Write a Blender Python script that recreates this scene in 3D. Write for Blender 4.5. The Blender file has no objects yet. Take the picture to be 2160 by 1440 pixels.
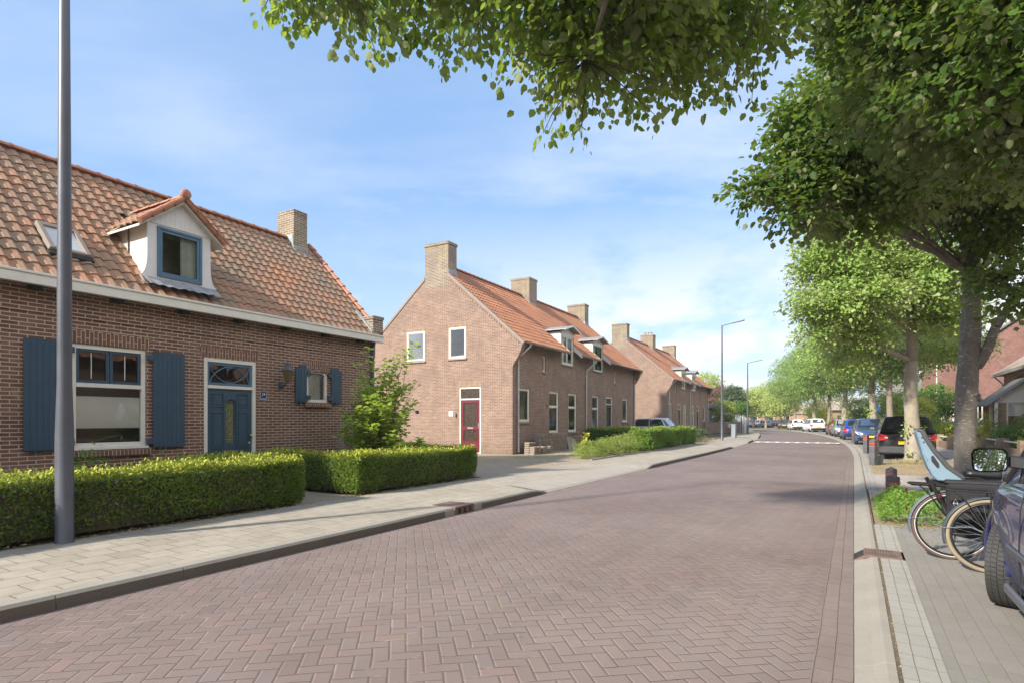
import bpy, bmesh, math, random
import numpy as np
from mathutils import Vector, Matrix
R_ = math.radians
random.seed(5)
S = bpy.context.scene
# ---------------------------------------------------------------- camera
cam_d = bpy.data.cameras.new('camera'); cam = bpy.data.objects.new('camera', cam_d)
S.collection.objects.link(cam); S.camera = cam
cam.location = (0, 0, 1.5); cam.rotation_euler = (R_(90), 0, 0)
cam_d.sensor_width = 36; cam_d.sensor_fit = "HORIZONTAL"; cam_d.lens = 20.0; cam_d.shift_y = 0.0764
cam_d.clip_start = 0.1; cam_d.clip_end = 3000
S.render.resolution_x = 1024; S.render.resolution_y = 682
# ---------------------------------------------------------------- light
SUN_EL = R_(32); SUN_DIR = Vector((-.82, -.572, 0)).normalized()   # horizontal direction towards the sun
sd = bpy.data.lights.new('sun', 'SUN'); sd.energy = 3.1; sd.angle = R_(2.4); sd.color = (1.0, .93, .82)
sun = bpy.data.objects.new('sun', sd); S.collection.objects.link(sun)
tosun = (SUN_DIR * math.cos(SUN_EL) + Vector((0, 0, math.sin(SUN_EL))))
sun.rotation_euler = tosun.to_track_quat('Z', 'Y').to_euler(); sun.location = (-20, -12, 20)
w = bpy.data.worlds.new("World"); S.world = w; w.use_nodes = True
nt = w.node_tree; bg = nt.nodes['Background']
sky = nt.nodes.new('ShaderNodeTexSky'); sky.sky_type = 'NISHITA'; sky.sun_disc = False
sky.sun_elevation = SUN_EL; sky.sun_rotation = math.atan2(SUN_DIR.x, SUN_DIR.y)
sky.air_density = 1.0; sky.dust_density = 1.2; sky.ozone_density = 1.6
SKY_STRENGTH = 0.15
S.view_settings.view_transform = 'Standard'; S.view_settings.look = 'None'
S.view_settings.exposure = 1.46; S.view_settings.gamma = 1.0
S.render.engine = 'CYCLES'
S.cycles.max_bounces = 8; S.cycles.transparent_max_bounces = 12
S.cycles.use_fast_gi = False

# ---------------------------------------------------------------- node helper
class NT:
    def __init__(s, tree): s.t = tree
    def n(s, typ, **kw):
        x = s.t.nodes.new(typ)
        for k, v in kw.items(): setattr(x, k, v)
        return x
    def lk(s, a, b): s.t.links.new(a, b)
    def put(s, sock, v):
        if hasattr(v, 'is_output') or isinstance(v, bpy.types.NodeSocket): s.lk(v, sock)
        else: sock.default_value = v
    def m(s, op, a, b=0.0, c=None, clamp=False):
        x = s.n('ShaderNodeMath', operation=op, use_clamp=clamp)
        s.put(x.inputs[0], a); s.put(x.inputs[1], b)
        if c is not None: s.put(x.inputs[2], c)
        return x.outputs[0]
    def vm(s, op, a, b=(0, 0, 0)):
        x = s.n('ShaderNodeVectorMath', operation=op); s.put(x.inputs[0], a); s.put(x.inputs[1], b)
        return x.outputs[0]
    def mixc(s, f, a, b, blend='MIX'):
        x = s.n('ShaderNodeMix', data_type='RGBA', blend_type=blend)
        s.put(x.inputs[0], f); s.put(x.inputs[6], a); s.put(x.inputs[7], b)
        return x.outputs[2]
    def noise(s, vec, scale, detail=3, rough=.55, out=0):
        x = s.n('ShaderNodeTexNoise'); s.put(x.inputs['Vector'], vec)
        x.inputs['Scale'].default_value = scale; x.inputs['Detail'].default_value = detail
        x.inputs['Roughness'].default_value = rough
        return x.outputs[out]
    def ramp(s, f, stops):
        x = s.n('ShaderNodeValToRGB'); s.put(x.inputs[0], f)
        e = x.color_ramp.elements
        while len(e) < len(stops): e.new(.5)
        for i, (p, c) in enumerate(stops):
            e[i].position = p; e[i].color = c if len(c) == 4 else (*c, 1)
        return x.outputs[0]
    def mr(s, v, a, b, c=0., d=1.):
        x = s.n('ShaderNodeMapRange'); s.put(x.inputs[0], v)
        for i, q in enumerate((a, b, c, d)): x.inputs[i + 1].default_value = q
        return x.outputs[0]
    def sep(s, v):
        x = s.n('ShaderNodeSeparateXYZ'); s.put(x.inputs[0], v); return x.outputs
    def comb(s, a, b, c=0.):
        x = s.n('ShaderNodeCombineXYZ'); s.put(x.inputs[0], a); s.put(x.inputs[1], b); s.put(x.inputs[2], c)
        return x.outputs[0]
    def coord(s, which='Object'): return s.n('ShaderNodeTexCoord').outputs[which]
    def bump(s, h, strength=.4, dist=.01):
        x = s.n('ShaderNodeBump'); s.put(x.inputs['Height'], h)
        x.inputs['Strength'].default_value = strength; x.inputs['Distance'].default_value = dist
        return x.outputs[0]
def c4(c): return (*c, 1) if len(c) == 3 else c
def srgb(r, g, b):
    f = lambda v: (v / 255 / 12.92) if v / 255 <= .04045 else ((v / 255 + .055) / 1.055) ** 2.4
    return (f(r), f(g), f(b), 1)
def newmat(name):
    m = bpy.data.materials.new(name); m.use_nodes = True
    n = NT(m.node_tree); p = m.node_tree.nodes['Principled BSDF']
    return m, n, p
# world clouds on top of the physical sky
n = NT(nt)
dirv = n.coord('Generated')
sx = n.sep(dirv)
zc = n.m('ADD', n.m('MAXIMUM', sx[2], 0.0), .09)
pv = n.comb(n.m('DIVIDE', sx[0], zc), n.m('DIVIDE', sx[1], zc), .3)
stretch = n.vm('MULTIPLY', pv, (.55, 1.0, 1))
cl1 = n.noise(stretch, .85, 7, .62)
cl2 = n.noise(n.vm('ADD', pv, (7, 3, 0)), .28, 3, .5)
cm = n.m('MULTIPLY', n.mr(cl1, .45, .64), n.mr(cl2, .40, .56))
# white veil towards the horizon, thicker down the street
hz = n.mr(sx[2], .36, .02)
east = n.mr(n.m('ADD', n.m('MULTIPLY', sx[0], .55), n.m('MULTIPLY', sx[1], .83)), .45, 1.0)
puff = n.noise(n.vm('MULTIPLY', dirv, (3, 3, 6.5)), 1.6, 6, .6)
hz2 = n.m('MULTIPLY', n.m('POWER', hz, 1.1), n.m('ADD', .34, n.m('MULTIPLY', n.m('MULTIPLY', east, n.mr(puff, .42, .58)), 1.3)), clamp=True)
tot = n.m('MAXIMUM', n.m('MULTIPLY', cm, .45), hz2, clamp=True)
sk = n.mixc(.74, sky.outputs[0], (.68, 1.18, 2.05, 1))
skc = n.mixc(tot, sk, (2.85, 2.88, 2.92, 1))
# unseen bright cloud bank, added out of view to fill the shaded facades
bk_ = n.m('ADD', n.m('MULTIPLY', sx[0], .82), n.m('MULTIPLY', sx[1], -.57))
cu = n.noise(n.vm('MULTIPLY', dirv, (2.2, 2.2, 3.2)), 1.3, 6, .6)
bm2 = n.m('MULTIPLY', n.m('MULTIPLY', n.mr(bk_, .22, .6), n.mr(cu, .34, .52)), n.mr(sx[2], .12, .40))
skc = n.mixc(bm2, skc, (5.6, 5.5, 5.4, 1))
nt.links.new(skc, bg.inputs[0]); bg.inputs[1].default_value = SKY_STRENGTH

# ---------------------------------------------------------------- mesh helper
class MB:
    def __init__(s): s.v = []; s.f = []; s.uv = []; s.mi = []; s.cur = 0
    def add(s, vs, fs, uvs=None):
        o = len(s.v); s.v += [tuple(p) for p in vs]
        for i, q in enumerate(fs):
            s.f.append(tuple(o + k for k in q)); s.mi.append(s.cur)
            s.uv.append(uvs[i] if uvs else None)
        return s
    def quad(s, a, b, c, d, uv=None): return s.add([a, b, c, d], [(0, 1, 2, 3)], [uv] if uv else None)
    def poly(s, pts, uv=None): return s.add(pts, [tuple(range(len(pts)))], [uv] if uv else None)
    def box(s, x0, y0, z0, x1, y1, z1, M=None):
        vs = [(x0, y0, z0), (x1, y0, z0), (x1, y1, z0), (x0, y1, z0), (x0, y0, z1), (x1, y0, z1), (x1, y1, z1), (x0, y1, z1)]
        if M is not None: vs = [M @ Vector(p) for p in vs]
        return s.add(vs, [(0, 3, 2, 1), (4, 5, 6, 7), (0, 1, 5, 4), (1, 2, 6, 5), (2, 3, 7, 6), (3, 0, 4, 7)])
    def prism(s, pts, d):   # pts: closed 3-D outline, d: extrusion vector
        d = Vector(d); n = len(pts); a = [Vector(p) for p in pts]; b = [p + d for p in a]
        fs = [tuple(range(n))[::-1], tuple(range(n, 2 * n))] + [(i, (i + 1) % n, n + (i + 1) % n, n + i) for i in range(n)]
        return s.add(a + b, fs)
    def ring(s, centers, radii, n=8, cap=True, frames=None):
        o = len(s.v); P = [Vector(p) for p in centers]; m = len(P); prev = None
        for i, p in enumerate(P):
            t = (P[min(i + 1, m - 1)] - P[max(i - 1, 0)])
            if t.length < 1e-9: t = Vector((0, 0, 1))
            t.normalize()
            if prev is None:
                ref = Vector((0, 0, 1)) if abs(t.z) < .9 else Vector((1, 0, 0))
                u = t.cross(ref).normalized()
            else:
                u = (prev - t * prev.dot(t))
                u = u.normalized() if u.length > 1e-6 else t.orthogonal().normalized()
            prev = u; v = t.cross(u)
            r = radii[i] if hasattr(radii, '__len__') else radii
            for k in range(n):
                a = 2 * math.pi * k / n; s.v.append(tuple(p + u * (r * math.cos(a)) + v * (r * math.sin(a))))
        for i in range(m - 1):
            for k in range(n):
                s.f.append((o + i * n + k, o + i * n + (k + 1) % n, o + (i + 1) * n + (k + 1) % n, o + (i + 1) * n + k)); s.mi.append(s.cur); s.uv.append(None)
        if cap:
            s.f.append(tuple(o + k for k in range(n))[::-1]); s.f.append(tuple(o + (m - 1) * n + k for k in range(n)))
            s.mi += [s.cur] * 2; s.uv += [None] * 2
        return s
    def tube(s, pts, r, n=8, closed=False):
        if closed: pts = list(pts) + [pts[0]]
        return s.ring(pts, r, n, cap=not closed)
    def cyl(s, a, b, r0, r1=None, n=12): return s.ring([a, b], [r0, r0 if r1 is None else r1], n)
    def lathe(s, prof, n=16, M=None, cx=0, cy=0):   # prof: (r,z)
        o = len(s.v)
        for r, z in prof:
            for k in range(n):
                a = 2 * math.pi * k / n; p = Vector((cx + r * math.cos(a), cy + r * math.sin(a), z))
                s.v.append(tuple(M @ p) if M is not None else tuple(p))
        for i in range(len(prof) - 1):
            for k in range(n):
                s.f.append((o + i * n + k, o + i * n + (k + 1) % n, o + (i + 1) * n + (k + 1) % n, o + (i + 1) * n + k)); s.mi.append(s.cur); s.uv.append(None)
        s.f.append(tuple(o + k for k in range(n))[::-1]); s.f.append(tuple(o + (len(prof) - 1) * n + k for k in range(n)))
        s.mi += [s.cur] * 2; s.uv += [None] * 2
        return s
    def build(s, name, mat=None, parent=None, smooth=False, bevel=0, M=None, autos=None):
        me = bpy.data.meshes.new(name)
        vs = s.v if M is None else [tuple(M @ Vector(p)) for p in s.v]
        me.from_pydata(vs, [], s.f)
        mats = mat if isinstance(mat, (list, tuple)) else [mat]
        for q in mats:
            if q is not None: me.materials.append(q)
        if len(mats) > 1: me.polygons.foreach_set('material_index', s.mi)
        if any(u is not None for u in s.uv):
            lay = me.uv_layers.new(name='UVMap')
            for p, u in zip(me.polygons, s.uv):
                if u is not None:
                    for li, c in zip(p.loop_indices, u): lay.data[li].uv = c
        if smooth: me.polygons.foreach_set('use_smooth', [True] * len(me.polygons))
        if autos is not None:
            me.polygons.foreach_set('use_smooth', [True] * len(me.polygons)); me.set_sharp_from_angle(angle=R_(autos))
        o = bpy.data.objects.new(name, me); S.collection.objects.link(o)
        if parent is not None: o.parent = parent
        if bevel:
            b = o.modifiers.new('bevel', 'BEVEL'); b.width = bevel; b.segments = 1; b.limit_method = 'ANGLE'
        return o
def thing(name, label, cat, loc=(0, 0, 0), rz=0., group=None):
    o = bpy.data.objects.new(name, None); S.collection.objects.link(o); o.empty_display_size = .2
    o.location = loc; o.rotation_euler = (0, 0, rz); o['label'] = label; o['category'] = cat
    if group: o['group'] = group
    return o
def tag(o, label, cat, group=None):
    o['label'] = label; o['category'] = cat
    if group: o['group'] = group
    return o
def struct(o): o['kind'] = 'structure'; return o
def stuff(o, label=None, cat=None):
    o['kind'] = 'stuff'
    if label: o['label'] = label
    if cat: o['category'] = cat
    return o
def copy_tree(o, parent=None):
    c = o.copy(); S.collection.objects.link(c)
    if parent is not None: c.parent = parent
    for ch in o.children: copy_tree(ch, c)
    return c
def merge_eval(o):   # apply modifiers into the mesh
    dg = bpy.context.evaluated_depsgraph_get(); dg.update()
    me = bpy.data.meshes.new_from_object(o.evaluated_get(dg)); o.modifiers.clear(); o.data = me
def at(px, py, D):   # a point of the photograph at distance D in front of the camera, as a place in the street
    return Vector(((px - 1080) / 1200 * D, D, 1.5 - (py - 885) / 1200 * D))

# ---------------------------------------------------------------- the street's own frame: s along, t to the right of the right kerb
UX = Vector((.515, .857, 0)); TX = Vector((.857, -.515, 0))
_path = []
def _mk():
    p = UX * -30; h = 0.0; s = -30.; ds = .5
    while s < 175:
        _path.append((s, p.copy(), h))
        k = 0.0037 if s > 24 else 0
        if s > 90: k = .05 if s < 119 else 0
        h += k * ds; d = (UX * math.cos(h) - TX * math.sin(h)); p = p + d * ds; s += ds
_mk()
def SP(s, t, z=0.):
    i = max(0, min(len(_path) - 2, int((s + 30) / .5))); f = (s + 30) / .5 - i
    p = _path[i][1].lerp(_path[i + 1][1], f); h = _path[i][2] + (_path[i + 1][2] - _path[i][2]) * f
    tv = TX * math.cos(h) + UX * math.sin(h)
    q = p + tv * t; return Vector((q.x, q.y, z))
def HD(s):           # rotation that turns local +X onto the street direction
    i = max(0, min(len(_path) - 1, int((s + 30) / .5)))
    return math.atan2(UX.y, UX.x) + _path[i][2]
def ribbon(name, mat, s0, s1, prof, step=1.0, parent=None, smooth=False):
    """prof: list of (t, z); a strip of ground along the street with metric UVs"""
    mb = MB(); n_ = max(1, int(round((s1 - s0) / step))); ss = [s0 + (s1 - s0) * i / n_ for i in range(n_ + 1)]
    vs = []
    for s in ss:
        for t, z in prof: vs.append(SP(s, t, z(s) if callable(z) else z))
    k = len(prof); fs = []; uvs = []; acc = [0]
    for j in range(1, k): acc.append(acc[-1] + math.hypot(prof[j][0] - prof[j - 1][0], 0 if callable(prof[j][1]) or callable(prof[j-1][1]) else prof[j][1] - prof[j - 1][1]))
    t0 = prof[0][0]
    for i in range(n_):
        for j in range(k - 1):
            fs.append((i * k + j, i * k + j + 1, (i + 1) * k + j + 1, (i + 1) * k + j))
            uvs.append(((ss[i], t0 + acc[j]), (ss[i], t0 + acc[j + 1]), (ss[i + 1], t0 + acc[j + 1]), (ss[i + 1], t0 + acc[j])))
    mb.add(vs, fs, uvs)
    return mb.build(name, mat, parent, smooth=smooth)
# ---------------------------------------------------------------- materials
def flat(name, col, rough=.6, metal=0., var=.12, scale=6., bump=0., spec=None, coat=0.):
    m, n, p = newmat(name)
    nz = n.noise(n.coord(), scale, 4, .6)
    c = c4(col); a = tuple(max(0, x * (1 - var)) for x in c[:3]) + (1,); b = tuple(x * (1 + var) for x in c[:3]) + (1,)
    n.lk(n.mixc(n.mr(nz, .3, .7), a, b), p.inputs['Base Color'])
    n.lk(n.mr(nz, .3, .7, rough * .85, min(1, rough * 1.15)), p.inputs['Roughness'])
    p.inputs['Metallic'].default_value = metal
    if coat: p.inputs['Coat Weight'].default_value = coat; p.inputs['Coat Roughness'].default_value = .03
    if bump: n.lk(n.bump(n.noise(n.coord(), scale * 12, 4, .6), bump, .004), p.inputs['Normal'])
    return m
def brick_mat(name, c1, c2, mortar, bw=.22, bh=.0625, ms=.010, soldier=False, dirt=.3, tint=None, tintamt=0.):
    m, n, p = newmat(name)
    tc = n.n('ShaderNodeTexCoord'); o = n.sep(tc.outputs['Object']); nn = n.sep(tc.outputs['Normal'])
    usex = n.m('GREATER_THAN', n.m('ABSOLUTE', nn[1]), n.m('ABSOLUTE', nn[0]))
    a = n.m('ADD', n.m('MULTIPLY', o[0], usex), n.m('MULTIPLY', o[1], n.m('SUBTRACT', 1, usex)))
    # horizontal faces (sills, tops) take the depth as their second axis
    up = n.m('GREATER_THAN', n.m('ABSOLUTE', nn[2]), .7)
    b = n.m('ADD', n.m('MULTIPLY', o[2], n.m('SUBTRACT', 1, up)), n.m('MULTIPLY', o[1], up))
    vec = n.comb(b, a) if soldier else n.comb(a, b)
    wob = n.noise(n.comb(a, b), 9, 2, .5, 1)
    vec = n.vm('ADD', vec, n.vm('MULTIPLY', n.vm('SUBTRACT', wob, (.5, .5, .5)), (.006, .006, 0)))
    bt = n.n('ShaderNodeTexBrick'); n.lk(vec, bt.inputs['Vector'])
    bt.inputs['Color1'].default_value = c4(c1); bt.inputs['Color2'].default_value = c4(c2); bt.inputs['Mortar'].default_value = c4(mortar)
    bt.inputs['Scale'].default_value = 1; bt.inputs['Mortar Size'].default_value = ms / 2 + .0015; bt.inputs['Mortar Smooth'].default_value = .25
    bt.inputs['Brick Width'].default_value = bw; bt.inputs['Row Height'].default_value = bh; bt.inputs['Bias'].default_value = -.1
    big = n.noise(n.comb(a, b), .9, 5, .6); fine = n.noise(n.comb(a, b), 38, 4, .7)
    c = n.mixc(n.mr(big, .35, .7, 0, dirt), bt.outputs[0], tuple(x * .55 for x in c4(c1)[:3]) + (1,))
    c = n.mixc(n.mr(fine, .3, .75, 0, .35), c, tuple(min(1, x * 1.7) for x in c4(mortar)[:3]) + (1,), 'MULTIPLY')
    if tint is not None:
        tn = n.noise(n.vm('ADD', n.comb(a, b), (31, 7, 0)), 1.7, 5, .65)
        c = n.mixc(n.mr(tn, .45, .7, 0, tintamt), c, c4(tint))
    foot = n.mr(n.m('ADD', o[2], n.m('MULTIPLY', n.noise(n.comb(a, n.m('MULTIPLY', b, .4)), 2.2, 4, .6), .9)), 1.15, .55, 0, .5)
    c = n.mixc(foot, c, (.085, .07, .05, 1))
    runs = n.noise(n.comb(n.m('MULTIPLY', a, 3.2), n.m('MULTIPLY', b, .35)), 1.4, 5, .65)
    c = n.mixc(n.mr(runs, .56, .74, 0, .38), c, (.10, .075, .06, 1))
    lime = n.noise(n.vm('ADD', n.comb(a, b), (9, 77, 0)), 1.1, 5, .7)
    c = n.mixc(n.mr(lime, .60, .72, 0, .35), c, (.46, .40, .33, 1))
    n.lk(c, p.inputs['Base Color']); p.inputs['Roughness'].default_value = .9
    h = n.m('ADD', n.m('MULTIPLY', bt.outputs['Fac'], -1), n.m('MULTIPLY', fine, .5))
    n.lk(n.bump(h, .7, .006), p.inputs['Normal'])
    return m
def tile_mat(name, cols, grey, amt):
    """clay roof tiles: UV runs one unit per tile"""
    m, n, p = newmat(name)
    uv = n.sep(n.coord('UV')); cell = n.comb(n.m('FLOOR', uv[0]), n.m('FLOOR', uv[1]))
    wn = n.n('ShaderNodeTexWhiteNoise', noise_dimensions='2D'); n.lk(cell, wn.inputs[0])
    blend = n.m('ADD', n.m('MULTIPLY', wn.outputs[0], .55), n.m('MULTIPLY', n.mr(n.noise(n.coord(), 1.1, 4, .6), .3, .7), .45))
    base = n.ramp(blend, [(0, cols[0]), (.45, cols[1]), (.8, cols[2]), (1, cols[3])])
    ob = n.coord()
    big = n.noise(ob, .8, 5, .65); fine = n.noise(ob, 14, 5, .7)
    fy = n.m('FRACT', uv[1])
    g = n.m('MULTIPLY', n.mr(n.m('ADD', n.m('MULTIPLY', big, .55), n.m('MULTIPLY', fine, .45)), .40, .60), amt)
    c = n.mixc(g, base, c4(grey))
    c = n.mixc(n.mr(n.noise(ob, 45, 3, .7), .62, .75, 0, .55), c, (.36, .34, .22, 1))
    c = n.mixc(n.mr(n.noise(ob, 3, 5, .7), .63, .72, 0, .5), c, (.07, .075, .035, 1))
    n.lk(c, p.inputs['Base Color']); p.inputs['Roughness'].default_value = .85
    n.lk(n.bump(fine, .35, .006), p.inputs['Normal'])
    return m
def herring_mat():
    m, n, p = newmat('road_bricks')
    uv = n.coord('UV'); W = .105
    rot = n.n('ShaderNodeVectorRotate', rotation_type='Z_AXIS'); n.lk(uv, rot.inputs[0]); rot.inputs['Angle'].default_value = R_(41.5)
    wob = n.noise(uv, 3.0, 2, .5, 1)
    pv = n.vm('ADD', rot.outputs[0], n.vm('MULTIPLY', n.vm('SUBTRACT', wob, (.5, .5, .5)), (.016, .016, 0)))
    q = n.vm('SCALE', pv); q.node.inputs['Scale'].default_value = 1 / W
    x, y, _ = n.sep(q)
    i = n.m('FLOOR', x); j = n.m('FLOOR', y); fx = n.m('FRACT', x); fy = n.m('FRACT', y)
    k = n.m('FLOORED_MODULO', n.m('ADD', n.m('SUBTRACT', i, j), .001), 4.)
    k = n.m('FLOOR', k)
    k0 = n.m('COMPARE', k, 0, .1); k1 = n.m('COMPARE', k, 1, .1); k2 = n.m('COMPARE', k, 2, .1); k3 = n.m('COMPARE', k, 3, .1)
    dl = n.m('ADD', fx, k1); dr = n.m('ADD', n.m('SUBTRACT', 1, fx), k0)
    db = n.m('ADD', fy, k2); dt = n.m('ADD', n.m('SUBTRACT', 1, fy), k3)
    jx = n.m('MINIMUM', dl, dr); jy = n.m('MINIMUM', db, dt)
    ix = n.m('SUBTRACT', i, k1); iy = n.m('SUBTRACT', j, k2)
    wn = n.n('ShaderNodeTexWhiteNoise', noise_dimensions='2D'); n.lk(n.comb(ix, iy), wn.inputs[0])
    base = n.ramp(wn.outputs[0], [(0, (.165, .122, .108)), (.3, (.192, .141, .124)), (.55, (.202, .147, .129)), (.85, (.186, .146, .134)), (1, (.228, .150, .128))])
    big = n.noise(uv, .35, 5, .6); med = n.noise(uv, 2.2, 5, .6); fine = n.noise(uv, 130, 3, .7)
    c = n.mixc(n.mr(big, .35, .68, 0, .55), base, (.29, .235, .21, 1))
    lane = n.noise(n.vm('MULTIPLY', uv, (.06, 1.1, 1)), 1.6, 4, .6)
    c = n.mixc(n.mr(lane, .42, .66, 0, .22), c, (.155, .115, .105, 1))
    stain = n.noise(n.vm('ADD', uv, (41, 9, 0)), .9, 5, .68)
    c = n.mixc(n.mr(stain, .62, .68, 0, .25), c, (.12, .095, .085, 1))
    c = n.mixc(n.mr(fine, .25, .8, 0, .30), c, (.07, .05, .045, 1))
    # joints: darker and wider along one brick axis, pale sand in patches
    sandn = n.noise(uv, .55, 4, .6)
    wid = n.m('ADD', .006, n.m('MULTIPLY', n.noise(uv, 6, 2), .042))
    mx = n.m('LESS_THAN', jx, wid); my = n.m('LESS_THAN', jy, n.m('MULTIPLY', wid, .75))
    pale = n.mr(n.m('ADD', n.m('MULTIPLY', sandn, .7), n.m('MULTIPLY', n.noise(uv, 9, 3), .3)), .54, .60)
    jc = n.mixc(pale, (.055, .042, .036, 1), (.40, .33, .28, 1))
    jc2 = n.mixc(n.mr(n.noise(uv, 4, 4), .56, .66), (.10, .072, .06, 1), (.40, .33, .27, 1))
    c = n.mixc(n.m('MULTIPLY', my, .8), c, jc2)
    c = n.mixc(n.m('MULTIPLY', mx, .9), c, jc)
    sp = n.m('GREATER_THAN', n.noise(uv, 11, 5, .75), .735)
    c = n.mixc(n.m('MULTIPLY', sp, .75), c, (.52, .48, .44, 1))
    sp2 = n.m('GREATER_THAN', n.noise(n.vm('ADD', uv, (17, 5, 0)), 6, 3, .6), .745)
    c = n.mixc(n.m('MULTIPLY', sp2, .7), c, (.06, .055, .05, 1))
    moss = n.m('MULTIPLY', n.m('MAXIMUM', mx, my), n.mr(n.noise(n.vm('ADD', uv, (3, 55, 0)), 1.8, 3, .6), .66, .70))
    c = n.mixc(moss, c, (.20, .24, .05, 1))
    n.lk(c, p.inputs['Base Color']); n.lk(n.mr(med, .3, .7, .72, .9), p.inputs['Roughness'])
    p.inputs['Specular IOR Level'].default_value = .35
    e = n.m('MINIMUM', n.m('MULTIPLY', n.m('MINIMUM', jx, jy), 9), 1.)
    h = n.m('ADD', e, n.m('ADD', n.m('MULTIPLY', fine, .15), n.m('MULTIPLY', wn.outputs[0], .35)))
    n.lk(n.bump(h, .55, .007), p.inputs['Normal'])
    return m
def paver_mat(name, c1, c2, joint, bw, bh, ms=.004, offset=.5, big=.3, pale=(.5, .47, .42), palea=.35, uvs=True, rot=0., fine=90, speck=.76, moss=0.):
    m, n, p = newmat(name)
    uv = n.coord('UV') if uvs else n.coord()
    base = uv
    if rot:
        r = n.n('ShaderNodeVectorRotate', rotation_type='Z_AXIS'); n.lk(uv, r.inputs[0]); r.inputs['Angle'].default_value = rot; base = r.outputs[0]
    wob = n.noise(uv, 2.5, 2, .5, 1)
    v = n.vm('ADD', base, n.vm('MULTIPLY', n.vm('SUBTRACT', wob, (.5, .5, .5)), (.02, .02, 0)))
    bt = n.n('ShaderNodeTexBrick'); n.lk(v, bt.inputs['Vector']); bt.offset = offset
    bt.inputs['Color1'].default_value = c4(c1); bt.inputs['Color2'].default_value = c4(c2); bt.inputs['Mortar'].default_value = c4(joint)
    bt.inputs['Scale'].default_value = 1; bt.inputs['Mortar Size'].default_value = ms; bt.inputs['Mortar Smooth'].default_value = .2
    bt.inputs['Brick Width'].default_value = bw; bt.inputs['Row Height'].default_value = bh
    bn = n.noise(uv, .7, 5, .62); fn = n.noise(uv, fine, 3, .8); md = n.noise(uv, 5, 5, .65)
    c = n.mixc(n.mr(bn, .38, .66, 0, palea), bt.outputs[0], c4(pale))
    c = n.mixc(n.mr(md, .45, .75, 0, big), c, tuple(x * .5 for x in c4(c1)[:3]) + (1,))
    c = n.mixc(n.mr(fn, .25, .75, 0, .4), c, tuple(x * .3 for x in c4(c1)[:3]) + (1,))
    sp = n.m('GREATER_THAN', n.noise(uv, 9, 5, .75), speck)
    c = n.mixc(n.m('MULTIPLY', sp, .7), c, (.7, .67, .62, 1))
    if moss:
        mm = n.m('MULTIPLY', bt.outputs['Fac'], n.mr(n.noise(uv, 1.3, 4, .6), .5, .58))
        c = n.mixc(n.m('MULTIPLY', mm, moss), c, (.16, .16, .06, 1))
    n.lk(c, p.inputs['Base Color']); p.inputs['Roughness'].default_value = .88; p.inputs['Specular IOR Level'].default_value = .3
    h = n.m('ADD', n.m('MULTIPLY', bt.outputs['Fac'], -1), n.m('MULTIPLY', fn, .25))
    n.lk(n.bump(h, .45, .006), p.inputs['Normal'])
    return m
def concrete(name, col, rough=.9, sc=1.):
    m, n, p = newmat(name); o = n.coord()
    a = n.noise(o, 60 * sc, 5, .8); b = n.noise(o, 2.5 * sc, 5, .65)
    c = n.mixc(n.mr(b, .35, .7, 0, .35), c4(col), tuple(x * .5 for x in c4(col)[:3]) + (1,))
    c = n.mixc(n.mr(a, .3, .75, 0, .45), c, tuple(min(1, x * 1.5) for x in c4(col)[:3]) + (1,))
    n.lk(c, p.inputs['Base Color']); p.inputs['Roughness'].default_value = rough
    n.lk(n.bump(a, .4, .004), p.inputs['Normal']); return m
def leaf_mat(name, c1, c2, under, trans=.35, young=None, zmix=None, sss=(.6, .75, .15)):
    m, n, p = newmat(name)
    geo = n.n('ShaderNodeNewGeometry'); rnd = geo.outputs['Random Per Island']; ob = n.coord()
    cl = n.noise(ob, 1.3, 3, .6)
    f = n.m('ADD', n.m('MULTIPLY', rnd, .6), n.m('MULTIPLY', n.mr(cl, .3, .7), .4))
    c = n.mixc(f, c4(c1), c4(c2))
    if young is not None:
        zz = n.sep(ob)[2]
        yf = n.m('MULTIPLY', n.mr(zz, zmix[0], zmix[1]), n.mr(rnd, .1, .7, .25, 1.), clamp=True)
        c = n.mixc(yf, c, c4(young))
    c = n.mixc(geo.outputs['Backfacing'], c, c4(under))
    n.lk(c, p.inputs['Base Color']); p.inputs['Roughness'].default_value = .55; p.inputs['Specular IOR Level'].default_value = .35
    tr = n.n('ShaderNodeBsdfTranslucent'); n.lk(n.mixc(.5, n.mixc(f, c4(c1), c4(c2)), c4(sss), 'MIX'), tr.inputs[0])
    mx = n.n('ShaderNodeMixShader'); mx.inputs[0].default_value = trans
    n.lk(p.outputs[0], mx.inputs[1]); n.lk(tr.outputs[0], mx.inputs[2])
    n.lk(mx.outputs[0], m.node_tree.nodes['Material Output'].inputs[0]); return m
def glass_mat(name, tint=(.75, .8, .78), refl=.06, lead=None):
    m, n, p = newmat(name)
    lw = n.n('ShaderNodeFresnel'); lw.inputs[0].default_value = 1.5
    gl = n.n('ShaderNodeBsdfGlossy'); gl.inputs['Roughness'].default_value = .01; gl.inputs['Color'].default_value = (.95, .97, 1, 1)
    wav = n.noise(n.coord(), 2.2, 2, .5); n.lk(n.bump(wav, .06, .05), gl.inputs['Normal'])
    tr = n.n('ShaderNodeBsdfTransparent'); tr.inputs[0].default_value = c4(tint)
    mx = n.n('ShaderNodeMixShader'); n.lk(n.m('ADD', n.m('MULTIPLY', lw.outputs[0], 1.0), refl, clamp=True), mx.inputs[0])
    n.lk(tr.outputs[0], mx.inputs[1]); n.lk(gl.outputs[0], mx.inputs[2])
    n.lk(mx.outputs[0], m.node_tree.nodes['Material Output'].inputs[0]); return m
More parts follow.
